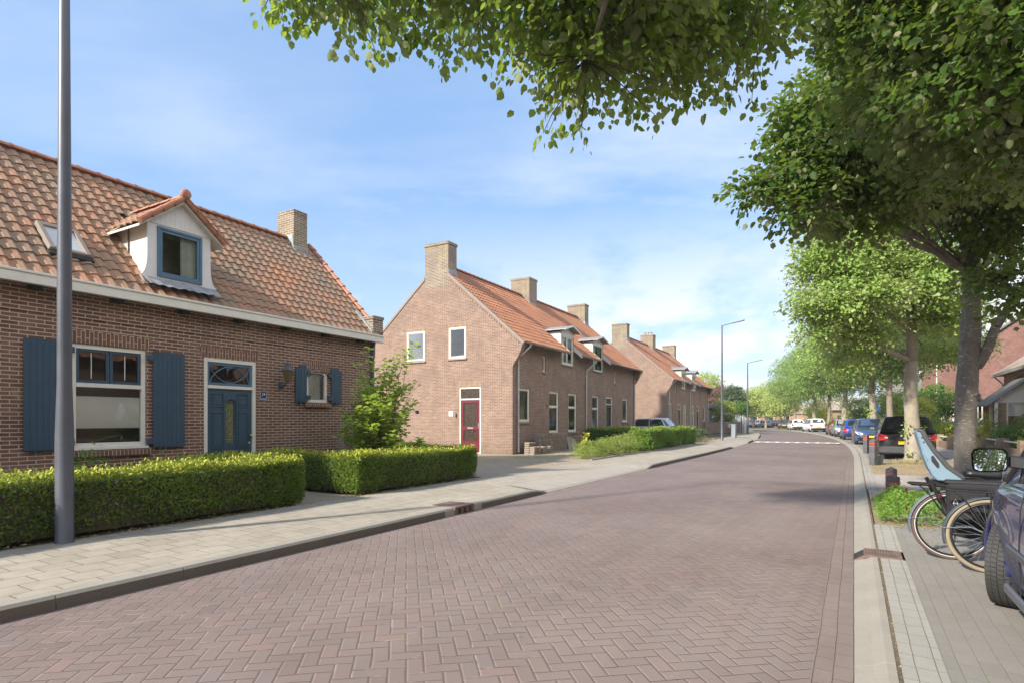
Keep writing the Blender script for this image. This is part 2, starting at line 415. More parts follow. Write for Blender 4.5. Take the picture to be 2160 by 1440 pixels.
def bark_mat(name, c1, c2, lich=None, la=0., fleck=0.):
    m, n, p = newmat(name); o = n.coord(); s = n.sep(o)
    v = n.comb(s[0], s[1], n.m('MULTIPLY', s[2], .35)); a = n.noise(v, 14, 6, .7); b = n.noise(o, 1.6, 4, .6)
    c = n.mixc(n.mr(a, .3, .7), c4(c1), c4(c2))
    c = n.mixc(n.mr(b, .35, .7, 0, .4), c, tuple(x * .5 for x in c4(c1)[:3]) + (1,))
    if fleck:
        fv = n.comb(n.m('MULTIPLY', s[0], 1), s[1], n.m('MULTIPLY', s[2], 4.2)); fl = n.noise(fv, 9, 3, .6)
        c = n.mixc(n.mr(fl, .62, .66, 0, fleck), c, (.55, .50, .42, 1))
        dk = n.noise(n.comb(s[0], s[1], n.m('MULTIPLY', s[2], 6)), 4, 3, .6)
        c = n.mixc(n.mr(dk, .6, .7, 0, .5), c, tuple(x * .35 for x in c4(c1)[:3]) + (1,))
    if lich is not None: c = n.mixc(n.mr(n.noise(o, 5, 5, .7), .5, .6, 0, la), c, c4(lich))
    n.lk(c, p.inputs['Base Color']); p.inputs['Roughness'].default_value = .92
    n.lk(n.bump(a, .8, .02), p.inputs['Normal']); return m
def carpaint(name, col, flake=.3, rough=.28):
    m, n, p = newmat(name); o = n.coord()
    c = n.mixc(n.mr(n.noise(o, 2.5, 5, .6), .5, .75, 0, .12), c4(col), (.35, .33, .3, 1))
    n.lk(c, p.inputs['Base Color']); p.inputs['Metallic'].default_value = flake; p.inputs['Roughness'].default_value = rough
    p.inputs['Coat Weight'].default_value = 1; p.inputs['Coat Roughness'].default_value = .04; return m
def soil_mat(name, c1, c2, c3):
    m, n, p = newmat(name); o = n.coord()
    a = n.noise(o, 1.2, 6, .7); b = n.noise(o, 35, 4, .8)
    c = n.mixc(n.mr(a, .4, .62), c4(c1), c4(c2)); c = n.mixc(n.mr(b, .5, .65, 0, .8), c, c4(c3))
    n.lk(c, p.inputs['Base Color']); p.inputs['Roughness'].default_value = 1
    n.lk(n.bump(b, .8, .02), p.inputs['Normal']); return m
def emis_noop(): pass

def mirror_mat():
    m, n, p = newmat('mirror_glass'); p.inputs['Base Color'].default_value = (.82, .84, .86, 1); p.inputs['Metallic'].default_value = 1; p.inputs['Roughness'].default_value = .01; return m
MT = dict(mirror=mirror_mat(),
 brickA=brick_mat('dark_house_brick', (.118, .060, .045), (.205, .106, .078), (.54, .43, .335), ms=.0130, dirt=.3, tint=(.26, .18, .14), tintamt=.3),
 brickAs=brick_mat('dark_house_brick_upright', (.135, .070, .052), (.220, .116, .084), (.54, .43, .33), bw=.22, bh=.0625, soldier=True, dirt=.4),
 brickB=brick_mat('row_house_brick', (.190, .120, .090), (.300, .190, .138), (.46, .37, .295), ms=.012, dirt=.3, tint=(.17, .12, .10), tintamt=.55),
 brickBs=brick_mat('row_house_brick_upright', (.21, .125, .088), (.30, .185, .128), (.50, .42, .33), soldier=True, dirt=.3),
 brickC=brick_mat('chimney_brick', (.145, .103, .076), (.25, .185, .138), (.50, .45, .38), ms=.015, dirt=.4, tint=(.33, .28, .11), tintamt=.33),
 brickR=brick_mat('red_modern_brick', (.17, .078, .062), (.27, .125, .098), (.32, .23, .19), dirt=.4, tint=(.13, .07, .065), tintamt=.6),
 brickO=brick_mat('orange_brick', (.36, .20, .12), (.46, .27, .17), (.5, .42, .34), dirt=.2),
 brickW=brick_mat('garden_wall_brick', (.30, .20, .13), (.42, .29, .19), (.42, .36, .29), dirt=.4),
 tileA=tile_mat('weathered_clay_tiles', [(.295, .165, .10), (.36, .185, .105), (.42, .19, .10), (.55, .205, .092)], (.205, .165, .115), .85),
 tileB=tile_mat('orange_clay_tiles', [(.37, .155, .080), (.44, .178, .088), (.52, .205, .098), (.62, .24, .11)], (.24, .14, .09), .7),
 tileG=tile_mat('grey_roof_tiles', [(.10, .10, .10), (.14, .135, .13), (.17, .16, .15), (.2, .19, .17)], (.16, .14, .12), .5),
 tileBr=tile_mat('brown_roof_tiles', [(.26, .21, .165), (.32, .26, .2), (.36, .3, .23), (.4, .33, .26)], (.2, .17, .14), .5),
 ridge=flat('ridge_clay', (.38, .165, .10), .8, var=.3, scale=9, bump=.4),
 white=flat('white_paint', (.64, .62, .56), .45, var=.06), cream=flat('cream_paint', (.60, .56, .47), .5, var=.10, scale=4),
 dormer=flat('dormer_paint', (.60, .58, .575), .5, var=.05), blue=flat('blue_paint', (.029, .066, .106), .38, var=.10),
 bluelt=flat('blue_trim_paint', (.065, .135, .21), .35, var=.08), red=flat('red_door_paint', (.125, .010, .020), .35, var=.1),
 darkdoor=flat('dark_green_paint', (.02, .03, .03), .4), lead=flat('lead_flashing', (.27, .275, .285), .6, .15, var=.3, bump=.4),
 zinc=flat('zinc_grey', (.30, .30, .29), .5, .4, var=.15), pipe=flat('grey_pipe', (.50, .48, .45), .55, .1, var=.15), steel=flat('pole_grey', (.092, .098, .118), .42, .15, var=.12, scale=3),
 galv=flat('galvanised', (.24, .27, .30), .45, .4), black=flat('black_plastic', (.014, .014, .015), .4), blackm=flat('matte_black', (.02, .02, .02), .8),
 rubber=flat('tyre_rubber', (.035, .034, .033), .8, bump=.3), brass=flat('brass', (.55, .36, .12), .35, .9), chrome=flat('chrome', (.7, .7, .7), .15, 1., var=.02),
 stone=concrete('sill_stone', (.24, .20, .17)), conc=concrete('kerb_concrete', (.27, .245, .205)), kface=concrete('dirty_shaded_kerb_face', (.115, .095, .075)), concd=concrete('dark_kerb_concrete', (.27, .25, .22)), concp=concrete('stacked_block_concrete', (.255, .21, .165)),  # kface: shade of the kerb face put into its colour, along with dirt
 curtain=flat('curtain_cloth', (.75, .76, .70), .9, var=.1), blind=flat('blind_cloth', (.93, .93, .92), .8, var=.04), slat=flat('blind_slats', (.62, .60, .56), .6),
 inside=flat('room_wall', (.16, .13, .11), .9), glass=glass_mat('window_glass', (.93, .95, .94), .03), cglass=glass_mat('car_glass', (.16, .19, .18), .05), rglass=flat('patterned_glass', (.045, .028, .02), .18, var=.95, scale=26),
 amber=flat('amber_glass', (.14, .09, .015), .3), lampred=flat('red_lens', (.60, .012, .012), .15, coat=1.), lampclear=flat('clear_lens', (.62, .64, .66), .1, coat=1.),
 orange=flat('orange_lens', (.8, .2, .02), .2), platey=flat('yellow_plate', (.72, .48, .03), .4), bluesign=flat('blue_enamel', (.02, .04, .19), .25, var=.03),
 lgblue=flat('pale_blue_plastic', (.165, .245, .305), .4, var=.04), foam=flat('grey_foam', (.055, .055, .06), .8), fabric=flat('black_nylon', (.012, .012, .014), .7, bump=.3, scale=30),
 wood=flat('fence_wood', (.22, .165, .125), .85, var=.35, scale=3, bump=.4), iron=flat('rusty_cast_iron', (.15, .10, .082), .8, var=.35, bump=.5, scale=10),
 whitemark=flat('road_marking_white', (.86, .84, .80), .8, var=.2, scale=8), creamtyre=flat('cream_tyre', (.25, .205, .14), .8), browntyre=flat('brown_tyre', (.10, .065, .055), .8), refl=flat('reflective_strip', (.7, .7, .7), .3),
 road=herring_mat(),
 gutter=paver_mat('gutter_bricks', (.215, .165, .145), (.245, .19, .165), (.06, .045, .035), .21, .103, .003, big=.2, pale=(.29, .24, .21)),
 slabs=paver_mat('pavement_slabs', (.335, .29, .228), (.40, .35, .278), (.11, .095, .06), .30, .30, .0065, big=.35, pale=(.50, .44, .36), palea=.6, moss=.7),
 parking=paver_mat('grey_parking_pavers', (.255, .235, .21), (.285, .262, .234), (.185, .165, .135), .21, .105, .0022, big=.15, pale=(.27, .25, .225), palea=.5, speck=.70, moss=.5),
 strip=paver_mat('light_strip_pavers', (.34, .32, .285), (.37, .35, .31), (.15, .12, .08), .2, .102, .003, offset=0., big=.15, palea=.3),
 walk=paver_mat('right_pavement_slabs', (.36, .31, .275), (.41, .36, .32), (.2, .17, .14), .3, .3, .004, big=.2),
 drive=paver_mat('old_drive_bricks', (.38, .295, .215), (.47, .37, .28), (.13, .11, .075), .21, .07, .006, big=.45, pale=(.40, .35, .25), palea=.6, moss=.8, rot=R_(20), uvs=False),
 ramp=concrete('ramp_concrete', (.33, .29, .24)),
 soil=soil_mat('garden_soil', (.10, .075, .05), (.16, .12, .08), (.24, .18, .11)),
 grassg=soil_mat('green_verge', (.09, .12, .03), (.16, .19, .05), (.22, .22, .08)),
 litter=soil_mat('dry_litter', (.30, .22, .13), (.22, .17, .11), (.42, .33, .2)),
 bark1=bark_mat('smooth_grey_bark', (.150, .130, .110), (.245, .215, .18), fleck=.7), bark2=bark_mat('pale_lichen_bark', (.27, .24, .195), (.37, .325, .265), (.40, .31, .09), .35),
 bark3=bark_mat('brown_bark', (.20, .16, .125), (.30, .25, .2), (.22, .2, .1), .4), twig=bark_mat('twig_bark', (.055, .042, .033), (.1, .08, .06)),
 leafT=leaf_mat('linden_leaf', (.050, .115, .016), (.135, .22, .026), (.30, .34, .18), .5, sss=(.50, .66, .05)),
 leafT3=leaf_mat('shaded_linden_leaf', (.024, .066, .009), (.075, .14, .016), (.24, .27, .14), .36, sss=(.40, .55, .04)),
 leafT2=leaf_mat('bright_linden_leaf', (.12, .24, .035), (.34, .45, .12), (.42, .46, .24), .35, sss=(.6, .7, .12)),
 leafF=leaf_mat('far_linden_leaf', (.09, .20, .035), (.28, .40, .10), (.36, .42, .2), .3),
 leafD=leaf_mat('dark_leaf', (.035, .075, .015), (.075, .14, .025), (.15, .2, .09), .3),
 leafY=leaf_mat('willow_leaf', (.32, .40, .10), (.52, .56, .20), (.48, .52, .2), .4), leafP=leaf_mat('copper_leaf', (.14, .05, .05), (.24, .10, .09), (.26, .12, .11), .25),
 leafPine=leaf_mat('pine_needles', (.05, .085, .035), (.1, .14, .06), (.12, .16, .08), .1),
 yew=leaf_mat('yew_needles', (.012, .046, .004), (.18, .29, .02), (.10, .16, .03), .3, young=(.62, .58, .06), zmix=(.64, .74)),
 privet=leaf_mat('privet_leaf', (.06, .15, .012), (.20, .34, .03), (.15, .24, .07), .35, young=(.34, .40, .05), zmix=(.75, 1.1)),
 privetL=leaf_mat('loose_shrub_leaf', (.11, .21, .03), (.34, .40, .07), (.35, .34, .12), .35), golden=leaf_mat('golden_leaf', (.40, .42, .04), (.58, .55, .07), (.45, .45, .1), .35),
 magn=leaf_mat('broad_shrub_leaf', (.24, .38, .035), (.52, .60, .08), (.40, .48, .14), .42), ground=leaf_mat('ground_cover_leaf', (.10, .22, .02), (.20, .36, .04), (.2, .3, .1), .35),
 green=leaf_mat('green_shrub_leaf', (.05, .14, .012), (.12, .24, .03), (.15, .25, .08), .3), dry=leaf_mat('dry_grass', (.34, .27, .14), (.46, .38, .2), (.4, .33, .2), .3),
)
# ---------------------------------------------------------------- house building helpers
RZH = math.atan2(.868, .496)
G0 = .12      # level of pavement and gardens on the left
def mp_front(y0=0.): return lambda a, z, d=0.: (a, y0 + d, z)
def mp_left(x0=0.): return lambda a, z, d=0.: (x0 + d, a, z)
def mp_right(x0): return lambda a, z, d=0.: (x0 - d, a, z)
def mp_back(y0): return lambda a, z, d=0.: (a, y0 - d, z)
def topz(prof, a):
    for (a0, z0), (a1, z1) in zip(prof, prof[1:]):
        if a0 <= a <= a1 + 1e-9: return z0 + (z1 - z0) * ((a - a0) / (a1 - a0) if a1 > a0 else 0)
    return prof[-1][1]
def wall(mb, mp, z0, prof, ops, rev=.12):
    """a wall in vertical strips under a top profile, with openings (a0,a1,z0,z1) and their reveals"""
    xs = sorted(set([p[0] for p in prof] + [o[0] for o in ops] + [o[1] for o in ops]))
    a_lo, a_hi = prof[0][0], prof[-1][0]
    xs = [x for x in xs if a_lo - 1e-9 <= x <= a_hi + 1e-9]
    for x0, x1 in zip(xs, xs[1:]):
        xm = (x0 + x1) / 2; cut = sorted([(o[2], o[3]) for o in ops if o[0] < xm < o[1]]); z = z0
        for c0, c1 in cut:
            if c0 > z + 1e-6: mb.quad(mp(x0, z), mp(x1, z), mp(x1, c0), mp(x0, c0))
            z = c1
        e = 1e-6; ta = topz(prof, x0 + e); tb = topz(prof, x1 - e)
        mb.quad(mp(x0, z), mp(x1, z), mp(x1, tb), mp(x0, ta))
    for a0, a1, c0, c1 in [o[:4] for o in ops]:
        mb.quad(mp(a0, c0), mp(a0, c1), mp(a0, c1, rev), mp(a0, c0, rev)); mb.quad(mp(a1, c0), mp(a1, c0, rev), mp(a1, c1, rev), mp(a1, c1))
        mb.quad(mp(a0, c1), mp(a1, c1), mp(a1, c1, rev), mp(a0, c1, rev)); mb.quad(mp(a0, c0), mp(a0, c0, rev), mp(a1, c0, rev), mp(a1, c0))
def mbox(mb, mp, a0, a1, z0, z1, d0, d1):
    P = [mp(a0, z0, d0), mp(a1, z0, d0), mp(a1, z0, d1), mp(a0, z0, d1), mp(a0, z1, d0), mp(a1, z1, d0), mp(a1, z1, d1), mp(a0, z1, d1)]
    mb.add(P, [(0, 3, 2, 1), (4, 5, 6, 7), (0, 1, 5, 4), (1, 2, 6, 5), (2, 3, 7, 6), (3, 0, 4, 7)])
def frame(mb, mp, a0, a1, z0, z1, w, d0, d1, bw=None):
    bw = bw or w
    mbox(mb, mp, a0, a0 + w, z0, z1, d0, d1); mbox(mb, mp, a1 - w, a1, z0, z1, d0, d1)
    mbox(mb, mp, a0 + w, a1 - w, z1 - w, z1, d0, d1); mbox(mb, mp, a0 + w, a1 - w, z0, z0 + bw, d0, d1)
def lintel(parent, mp, a0, a1, z, mat, h=.21, spl=.05, proud=.006, rise=0.):
    mb = MB(); n_ = 10 if rise else 1
    for i in range(n_):
        f0, f1 = i / n_, (i + 1) / n_
        def pt(f, top):
            arc = rise * (1 - (2 * f - 1) ** 2)
            a = (a0 - spl + (a1 - a0 + 2 * spl) * f) if top else (a0 + (a1 - a0) * f)
            return a, (z + arc + (h if top else 0))
        q = [pt(f0, 0), pt(f1, 0), pt(f1, 1), pt(f0, 1)]
        mb.prism([mp(a, zz, -proud) for a, zz in q], Vector(mp(0, 0, .02)) - Vector(mp(0, 0, -proud)))
    return mb.build('lintel', mat, parent)
def sill(parent, mp, a0, a1, z, mat, over=.05, proud=.06, h=.07):
    mb = MB(); mb.prism([mp(a0 - over, z - h, -proud), mp(a0 - over, z - h * .2, -proud), mp(a0 - over, z, .06), mp(a0 - over, z - h, .06)], Vector(mp(a1 + over, 0)) - Vector(mp(a0 - over, 0)))
    return mb.build('sill', mat, parent)
def slats(mb, mp, a0, a1, z0, z1, d, pitch=.045):
    z = z1
    while z > z0:
        mb.quad(mp(a0, z, d), mp(a1, z, d), mp(a1, z - .022, d + .03), mp(a0, z - .022, d + .03)); z -= pitch
def window(parent, mp, a0, a1, z0, z1, inner='plain', fm='white', fw=.06, rail=None, mull=None, d=.07, sillm='stone', lint=None, label=None, name='window', sashm=None, split_low=False):
    """frame as the part; pane, sash, blind and sill as its sub-parts"""
    mb = MB(); frame(mb, mp, a0, a1, z0, z1, fw, d - .03, d + .05)
    if rail: mbox(mb, mp, a0 + fw, a1 - fw, rail - .035, rail + .035, d - .04, d + .05)
    f = mb.build(name, MT[fm], parent, bevel=.004)
    if label: f['label'] = label
    if mull or sashm:
        sb = MB(); lo = rail + .035 if (rail and not split_low) else z0 + fw
        s0, s1 = a0 + fw, a1 - fw
        if mull:
            am = (s0 + s1) / 2; frame(sb, mp, s0, am - .004, lo, z1 - fw, .05, d - .012, d + .035); frame(sb, mp, am + .004, s1, lo, z1 - fw, .05, d - .012, d + .035)
        else: frame(sb, mp, s0, s1, lo, z1 - fw, .05, d - .012, d + .035)
        sb.build('sash', MT[sashm or fm], f, bevel=.003)
    else:
        sb = MB(); frame(sb, mp, a0 + fw, a1 - fw, z0 + fw, (rail - .035) if rail else (z1 - fw), .028, d - .008, d + .03)
        if rail: frame(sb, mp, a0 + fw, a1 - fw, rail + .035, z1 - fw, .028, d - .008, d + .03)
        sb.build('sash', MT[fm], f)
    g = MB(); g.quad(mp(a0 + fw, z0 + fw, d + .012), mp(a1 - fw, z0 + fw, d + .012), mp(a1 - fw, z1 - fw, d + .012), mp(a0 + fw, z1 - fw, d + .012))
    g.build('pane', MT['glass'], f)
    iw0, iw1 = a0 + fw, a1 - fw
    if inner == 'slats':
        b = MB(); slats(b, mp, iw0, iw1, z0 + fw, z1 - fw, d + .07); b.build('venetian_blind', MT['slat'], f)
    elif inner == 'blind':
        b = MB(); h = z1 - z0; mbox(b, mp, iw0, iw1, z0 + h * .16, z0 + h * .5, d + .08, d + .085); b.build('blind', MT['blind'], f)
    elif inner == 'curtain' or inner == 'curtainR':
        b = MB(); n_ = 28; w_ = (iw1 - iw0) * .42; c0 = iw1 - w_ if inner == 'curtainR' else iw0
        for i in range(n_):
            p0 = c0 + w_ * i / n_; p1 = c0 + w_ * (i + 1) / n_; dd = lambda k: d + .1 + .022 * math.sin(k * 1.9)
            b.quad(mp(p0, z0 + fw, dd(i)), mp(p1, z0 + fw, dd(i + 1)), mp(p1, z1 - fw, dd(i + 1)), mp(p0, z1 - fw, dd(i)))
        b.build('curtain', MT['curtain'], f, smooth=True)
    elif inner == 'net':
        b = MB(); mbox(b, mp, iw0, iw1, z0 + fw, z1 - fw, d + .09, d + .095); b.build('curtain', MT['blind'], f)
    if sillm: sill(f, mp, a0, a1, z0, MT[sillm])
    return f
def interior(parent, x0, y0, z0, x1, y1, z1, name='room'):
    mb = MB(); mb.box(x0, y0, z0, x1, y1, z1); return mb.build(name, MT['inside'], parent)
def pantiles(mb, x0, x1, y0, z0, y1, z1, tw=.225, exp_=.30, amp=.028, lift=.022, seg=8, clip=None, uo=0, vo=0):
    """courses of S-shaped tiles on the plane from the eave (y0,z0) to the ridge (y1,z1); clip(x,y)->False leaves a tile out"""
    L = math.hypot(y1 - y0, z1 - z0); dy, dz = (y1 - y0) / L, (z1 - z0) / L
    ny, nz = -dz, dy
    if nz < 0: ny, nz = -ny, -nz
    nc = max(1, round(L / exp_)); e = L / nc; nt_ = max(1, round((x1 - x0) / tw)); t = (x1 - x0) / nt_
    sgn = 1
    def h(f):   # profile of one tile: a roll on one side, a shallow pan on the other
        return amp * (math.sin(2 * math.pi * f) * .85 + .30 * math.cos(4 * math.pi * f + .6))
    rnd = random.Random(int(abs(x0 * 31 + y0 * 17 + z1 * 7) * 10))
    for c in range(nc):
        for k in range(nt_):
            xa = x0 + k * t
            if clip and not clip(xa + t / 2, y0 + dy * e * (c + .5)): continue
            j = rnd.uniform(-.004, .004); jl = rnd.uniform(-.012, .012)
            vs = []
            for q in range(seg + 1):
                f = q / seg; x = xa + t * f
                a = h(f) + j
                s0 = c * e - .012 + jl * math.sin(math.pi * 1); s1 = (c + 1) * e + .01
                lo = a + lift; hi = a
                vs.append((x, y0 + dy * s0 + ny * (lo - .02), z0 + dz * s0 + nz * (lo - .02)))
                vs.append((x, y0 + dy * s0 + ny * lo, z0 + dz * s0 + nz * lo))
                vs.append((x, y0 + dy * s1 + ny * hi, z0 + dz * s1 + nz * hi))
            fs = []; uv = []
            for q in range(seg):
                b = q * 3; fs += [(b, b + 3, b + 4, b + 1), (b + 1, b + 4, b + 5, b + 2)]
                u0 = uo + k + .02 + .96 * q / seg; u1 = uo + k + .02 + .96 * (q + 1) / seg; v = vo + c
                uv += [((u0, v + .02), (u1, v + .02), (u1, v + .05), (u0, v + .05)), ((u0, v + .05), (u1, v + .05), (u1, v + .97), (u0, v + .97))]
            mb.add(vs, fs, uv)
def ridge_tiles(parent, mat, p0, p1, r=.11, n_len=.36, name='ridge_tile_row'):
    mb = MB(); p0 = Vector(p0); p1 = Vector(p1); L = (p1 - p0).length; n_ = max(1, round(L / n_len)); d = (p1 - p0) / n_
    side = Vector((0, 0, 1)).cross(d).normalized()
    for i in range(n_):
        a = p0 + d * i; b = a + d * 1.04; vs = []
        for q, (c, rr) in enumerate(((a, r * 1.10), (a + d * .12, r * 1.12), (a + d * .13, r), (b, r * .95))):
            for k in range(9):
                th = math.pi * k / 8
                vs.append(c + side * (rr * math.cos(th)) + Vector((0, 0, rr * .8 * math.sin(th) - .03)))
        fs = [(q * 9 + k, q * 9 + k + 1, q * 9 + 10 + k, q * 9 + 9 + k) for q in range(3) for k in range(8)]
        mb.add(vs, fs)
    return mb.build(name, mat, parent, smooth=False)
def chimney(parent, x0, x1, y0, y1, z0, z1, mat, pots=0, flash=None, cap=True):
    mb = MB(); mb.box(x0, y0, z0, x1, y1, z1 - .12)
    if cap: mb.box(x0 - .03, y0 - .03, z1 - .12, x1 + .03, y1 + .03, z1)
    else: mb.box(x0 - .003, y0 - .003, z1 - .12, x1 + .003, y1 + .003, z1)
    c = mb.build('chimney', mat, parent, bevel=.008)
    mb = MB(); mb.box(x0 + .09, y0 + .09, z1, x1 - .09, y1 - .09, z1 + .03); mb.build('chimney_cap', MT['concd'], c)
    for i in range(pots):
        mb = MB(); yy = y0 + (y1 - y0) * (i + 1) / (pots + 1); mb.lathe([(.10, z1 + .02), (.085, z1 + .2), (.12, z1 + .2), (.12, z1 + .25), (.02, z1 + .29)], 12, cx=(x0 + x1) / 2, cy=yy)
        mb.build('chimney_pot', MT['zinc'], c, smooth=False)
    return c
def soffit_roofplane(mb, x0, x1, y0, z0, y1, z1, th=.05):
    L = math.hypot(y1 - y0, z1 - z0); ny, nz = -(z1 - z0) / L, (y1 - y0) / L
    if nz < 0: ny, nz = -ny, -nz
    o0, o1 = .035, .035 + th
    mb.prism([(x0, y0 - ny * o0, z0 - nz * o0), (x0, y1 - ny * o0, z1 - nz * o0), (x0, y1 - ny * o1, z1 - nz * o1), (x0, y0 - ny * o1, z0 - nz * o1)], (x1 - x0, 0, 0))
def half_gutter(parent, x0, x1, y, z, mat, r=.065):
    mb = MB(); n_ = 8; 
    for sgn, rr in ((1, r), (-1, r - .006)):
        vs = []
        for x in (x0, x1):
            for k in range(n_ + 1):
                th = math.pi + math.pi * k / n_; vs.append((x, y + rr * math.cos(th), z + rr * math.sin(th)))
        mb.add(vs, [(k, k + 1, n_ + 2 + k, n_ + 1 + k) for k in range(n_)])
    for x in (x0, x1): mb.poly([(x, y + r * math.cos(math.pi + math.pi * k / n_), z + r * math.sin(math.pi + math.pi * k / n_)) for k in range(n_ + 1)])
    # brackets
    x = x0 + .3
    while x < x1:
        mb.tube([(x, y + r * 1.05 * math.cos(math.pi + math.pi * k / 6), z + r * 1.05 * math.sin(math.pi + math.pi * k / 6)) for k in range(7)], .008, 5); x += .7
    return mb.build('gutter', mat, parent)

# ================================================================ HOUSE 1: the near bungalow with blue shutters
H1 = thing('brick_bungalow', 'dark brick bungalow with blue shutters, blue door and weathered clay tile roof nearest the camera', 'house', (-3.72, 15.38, 0), RZH)
mf = mp_front(); XL = -13.5; DEP = 5.3; EZ = 3.72; RY, RZ_ = 2.62, 6.58
wins = [(-7.01, -5.85, 1.04, 2.76), (-4.77, -3.62, .1, 2.735), (-2.27, -1.66, 1.92, 2.62)]
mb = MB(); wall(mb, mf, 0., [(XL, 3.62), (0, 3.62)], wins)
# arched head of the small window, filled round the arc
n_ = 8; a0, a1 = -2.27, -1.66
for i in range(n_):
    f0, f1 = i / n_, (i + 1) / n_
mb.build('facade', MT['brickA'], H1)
mb = MB(); mb.box(XL, -.018, 3.17, 0.012, .0, 3.60); mb.build('brick_course', MT['brickA'], H1)
gp = [(0, 3.62), (RY, RZ_ - .08), (DEP, 3.72)]
mb = MB(); wall(mb, mp_right(0.), 0., gp, []); mb.build('gable_wall', MT['brickA'], H1)
mb = MB(); wall(mb, mp_left(XL), 0., gp, []); mb.build('gable_wall', MT['brickA'], H1)
mb = MB(); wall(mb, mp_back(DEP), 0., [(XL, 3.72), (0, 3.72)], []); mb.build('garden_side_wall', MT['brickA'], H1)
interior(H1, XL + .3, .75, .15, -.3, DEP - .3, 3.3, 'room_lining')
# roof
def clip1(x, y):
    if -5.78 < x < -4.66 and .0 < y < 1.75 and (y > .05): 
        # cut out under the dormer (its ridge dies into the slope)
        hz_ = EZ + (y + .2) * 1.0
        halfw = .6 if hz_ < 5.05 else .6 * max(0, (5.72 - hz_) / .67)
        if abs(x + 5.22) < halfw: return False
    return True
mb = MB(); pantiles(mb, XL, .04, -.20, 3.745, RY, RZ_, tw=.205, exp_=.275, clip=clip1, amp=.025, lift=.026, seg=9)
pantiles(mb, XL, .04, DEP + .20, 3.745, RY, RZ_, tw=.24, exp_=.35, seg=4, uo=100)
roof1 = mb.build('roof', MT['tileA'], H1, smooth=False)
mb = MB(); soffit_roofplane(mb, XL, .03, -.19, 3.745, RY, RZ_); soffit_roofplane(mb, XL, .03, DEP + .19, 3.745, RY, RZ_); mb.build('roof_boarding', MT['wood'], roof1)
ridge_tiles(roof1, MT['ridge'], (XL, RY, RZ_ + .05), (-.72, RY, RZ_ + .05), r=.10)
# verge tiles on the right-hand gable
for i in range(1): pass
mb = MB()
for q in range(12):
    f0 = q / 12; f1 = (q + 1.06) / 12
    a = Vector((.05, -.19 + (RY + .19) * f0, 3.80 + (RZ_ - 3.745) * f0)); b = Vector((.05, -.19 + (RY + .19) * f1, 3.77 + (RZ_ - 3.745) * f1))
    mb.ring([a, b], [.075, .062], 8)
mb.build('verge_tile_row', MT['ridge'], roof1)
# fascia/gutter board
mb = MB(); mb.box(XL, -.30, 3.555, .04, -.19, 3.73); mb.box(XL, -.32, 3.705, .05, -.30, 3.745)
mb.build('gutter_board', MT['white'], H1, bevel=.006)
mb = MB(); mb.box(XL, -.19, 3.60, .03, -.0, 3.625); mb.build('soffit', MT['blackm'], H1)
for x in [-12.2, -11, -9.9, -8.75, -7.6, -6.45, -5.3, -4.15, -3.0, -1.85, -.7]:
    mb = MB(); mb.box(x, -.185, 3.50, x + .14, -.02, 3.6); mb.build('rafter_end', MT['blackm'], H1)
# brick kneeler at the right end of the eave
mb = MB(); mb.box(-.24, -.18, 3.75, .14, .22, 4.18); mb.box(-.26, -.20, 4.18, .16, .24, 4.26); mb.build('kneeler_pier', MT['brickC'], H1)
mb = MB(); mb.prism([(-.30, -.20, 3.79), (-.30, .40, 4.40), (-.24, .40, 4.42), (-.24, -.20, 3.81)], (0, 0, .05)); mb.build('lead_flashing', MT['lead'], H1)
ch1 = chimney(H1, -.75, -.28, 2.3, 3.0, 5.9, 7.38, MT['brickC'], cap=False)
mb = MB()
for i in range(3): mb.box(-.765 - .002 * i, 2.285 + .02 * i, 6.2 + .16 * i, -.27, 2.45 + .15 * i, 6.36 + .16 * i)
mb.box(-.80, 2.18, 6.10, -.24, 2.32, 6.2); mb.build('lead_flashing', MT['lead'], ch1)
# main window
W1 = window(H1, mf, -7.01, -5.85, 1.04, 2.76, inner=None, fw=.075, rail=2.085, mull=True, sashm='blue', sillm=None, d=.05, label='tall white framed window with blue upper sashes and a pale blind')
mb = MB(); mb.box(-6.95, .082, 1.36, -5.91, .086, 1.90); mb.build('blind', MT['blind'], W1)
for a in (-6.70, -6.18): mb = MB(); mb.box(a - .006, .055, 2.2, a + .006, .064, 2.63); mb.build('glazing_bar', MT['white'], W1)
mb = MB(); mb.box(-7.04, -.03, 1.0, -5.82, .06, 1.045); mb.build('sill_board', MT['white'], W1)
sill(W1, mf, -7.01, -5.85, 1.0, MT['brickAs'], over=.07, proud=.075, h=.11)
mb = MB(); mb.box(-6.8, .5, 1.0, -6.1, .9, 1.2); mb.box(-6.65, .55, 1.2, -6.6, .9, 1.9); mb.build('table', MT['wood'], W1)
lintel(H1, mf, -7.06, -5.80, 2.765, MT['brickAs'])
lintel(H1, mf, -4.82, -3.57, 2.74, MT['brickAs'])
# shutters
def shutter(a0, a1, z0, z1, side, nb=5, lab=None, arch=0):
    mb = MB(); w_ = (a1 - a0) / nb
    for i in range(nb):
        za = z1 - (arch * ((i if side > 0 else nb - 1 - i) / (nb - 1)) ** 2 if arch else 0)
        mb.box(a0 + i * w_ + .004, -.062, z0, a0 + (i + 1) * w_ - .004, -.035, za)
    mb.box(a0 + .002, -.056, z0 + .002, a1 - .002, -.038, z1 - arch - .003)
    s = mb.build('shutter', MT['blue'], H1, bevel=.003)
    if lab: s['label'] = lab
    hx = a1 if side < 0 else a0
    mb = MB()
    for z in (z0 + .12, z1 - .12 - arch):
        mb = MB(); mb.box(min(hx, hx - side * .09), -.07, z - .05, max(hx, hx - side * .09), -.0, z + .05); mb.build('hinge', MT['blue'], s)
    mb = MB(); mb.box(a0 + .12, -.075, z0 - .03, a0 + .15, -.02, z0 + .05); mb.build('shutter_catch', MT['blue'], s); return s
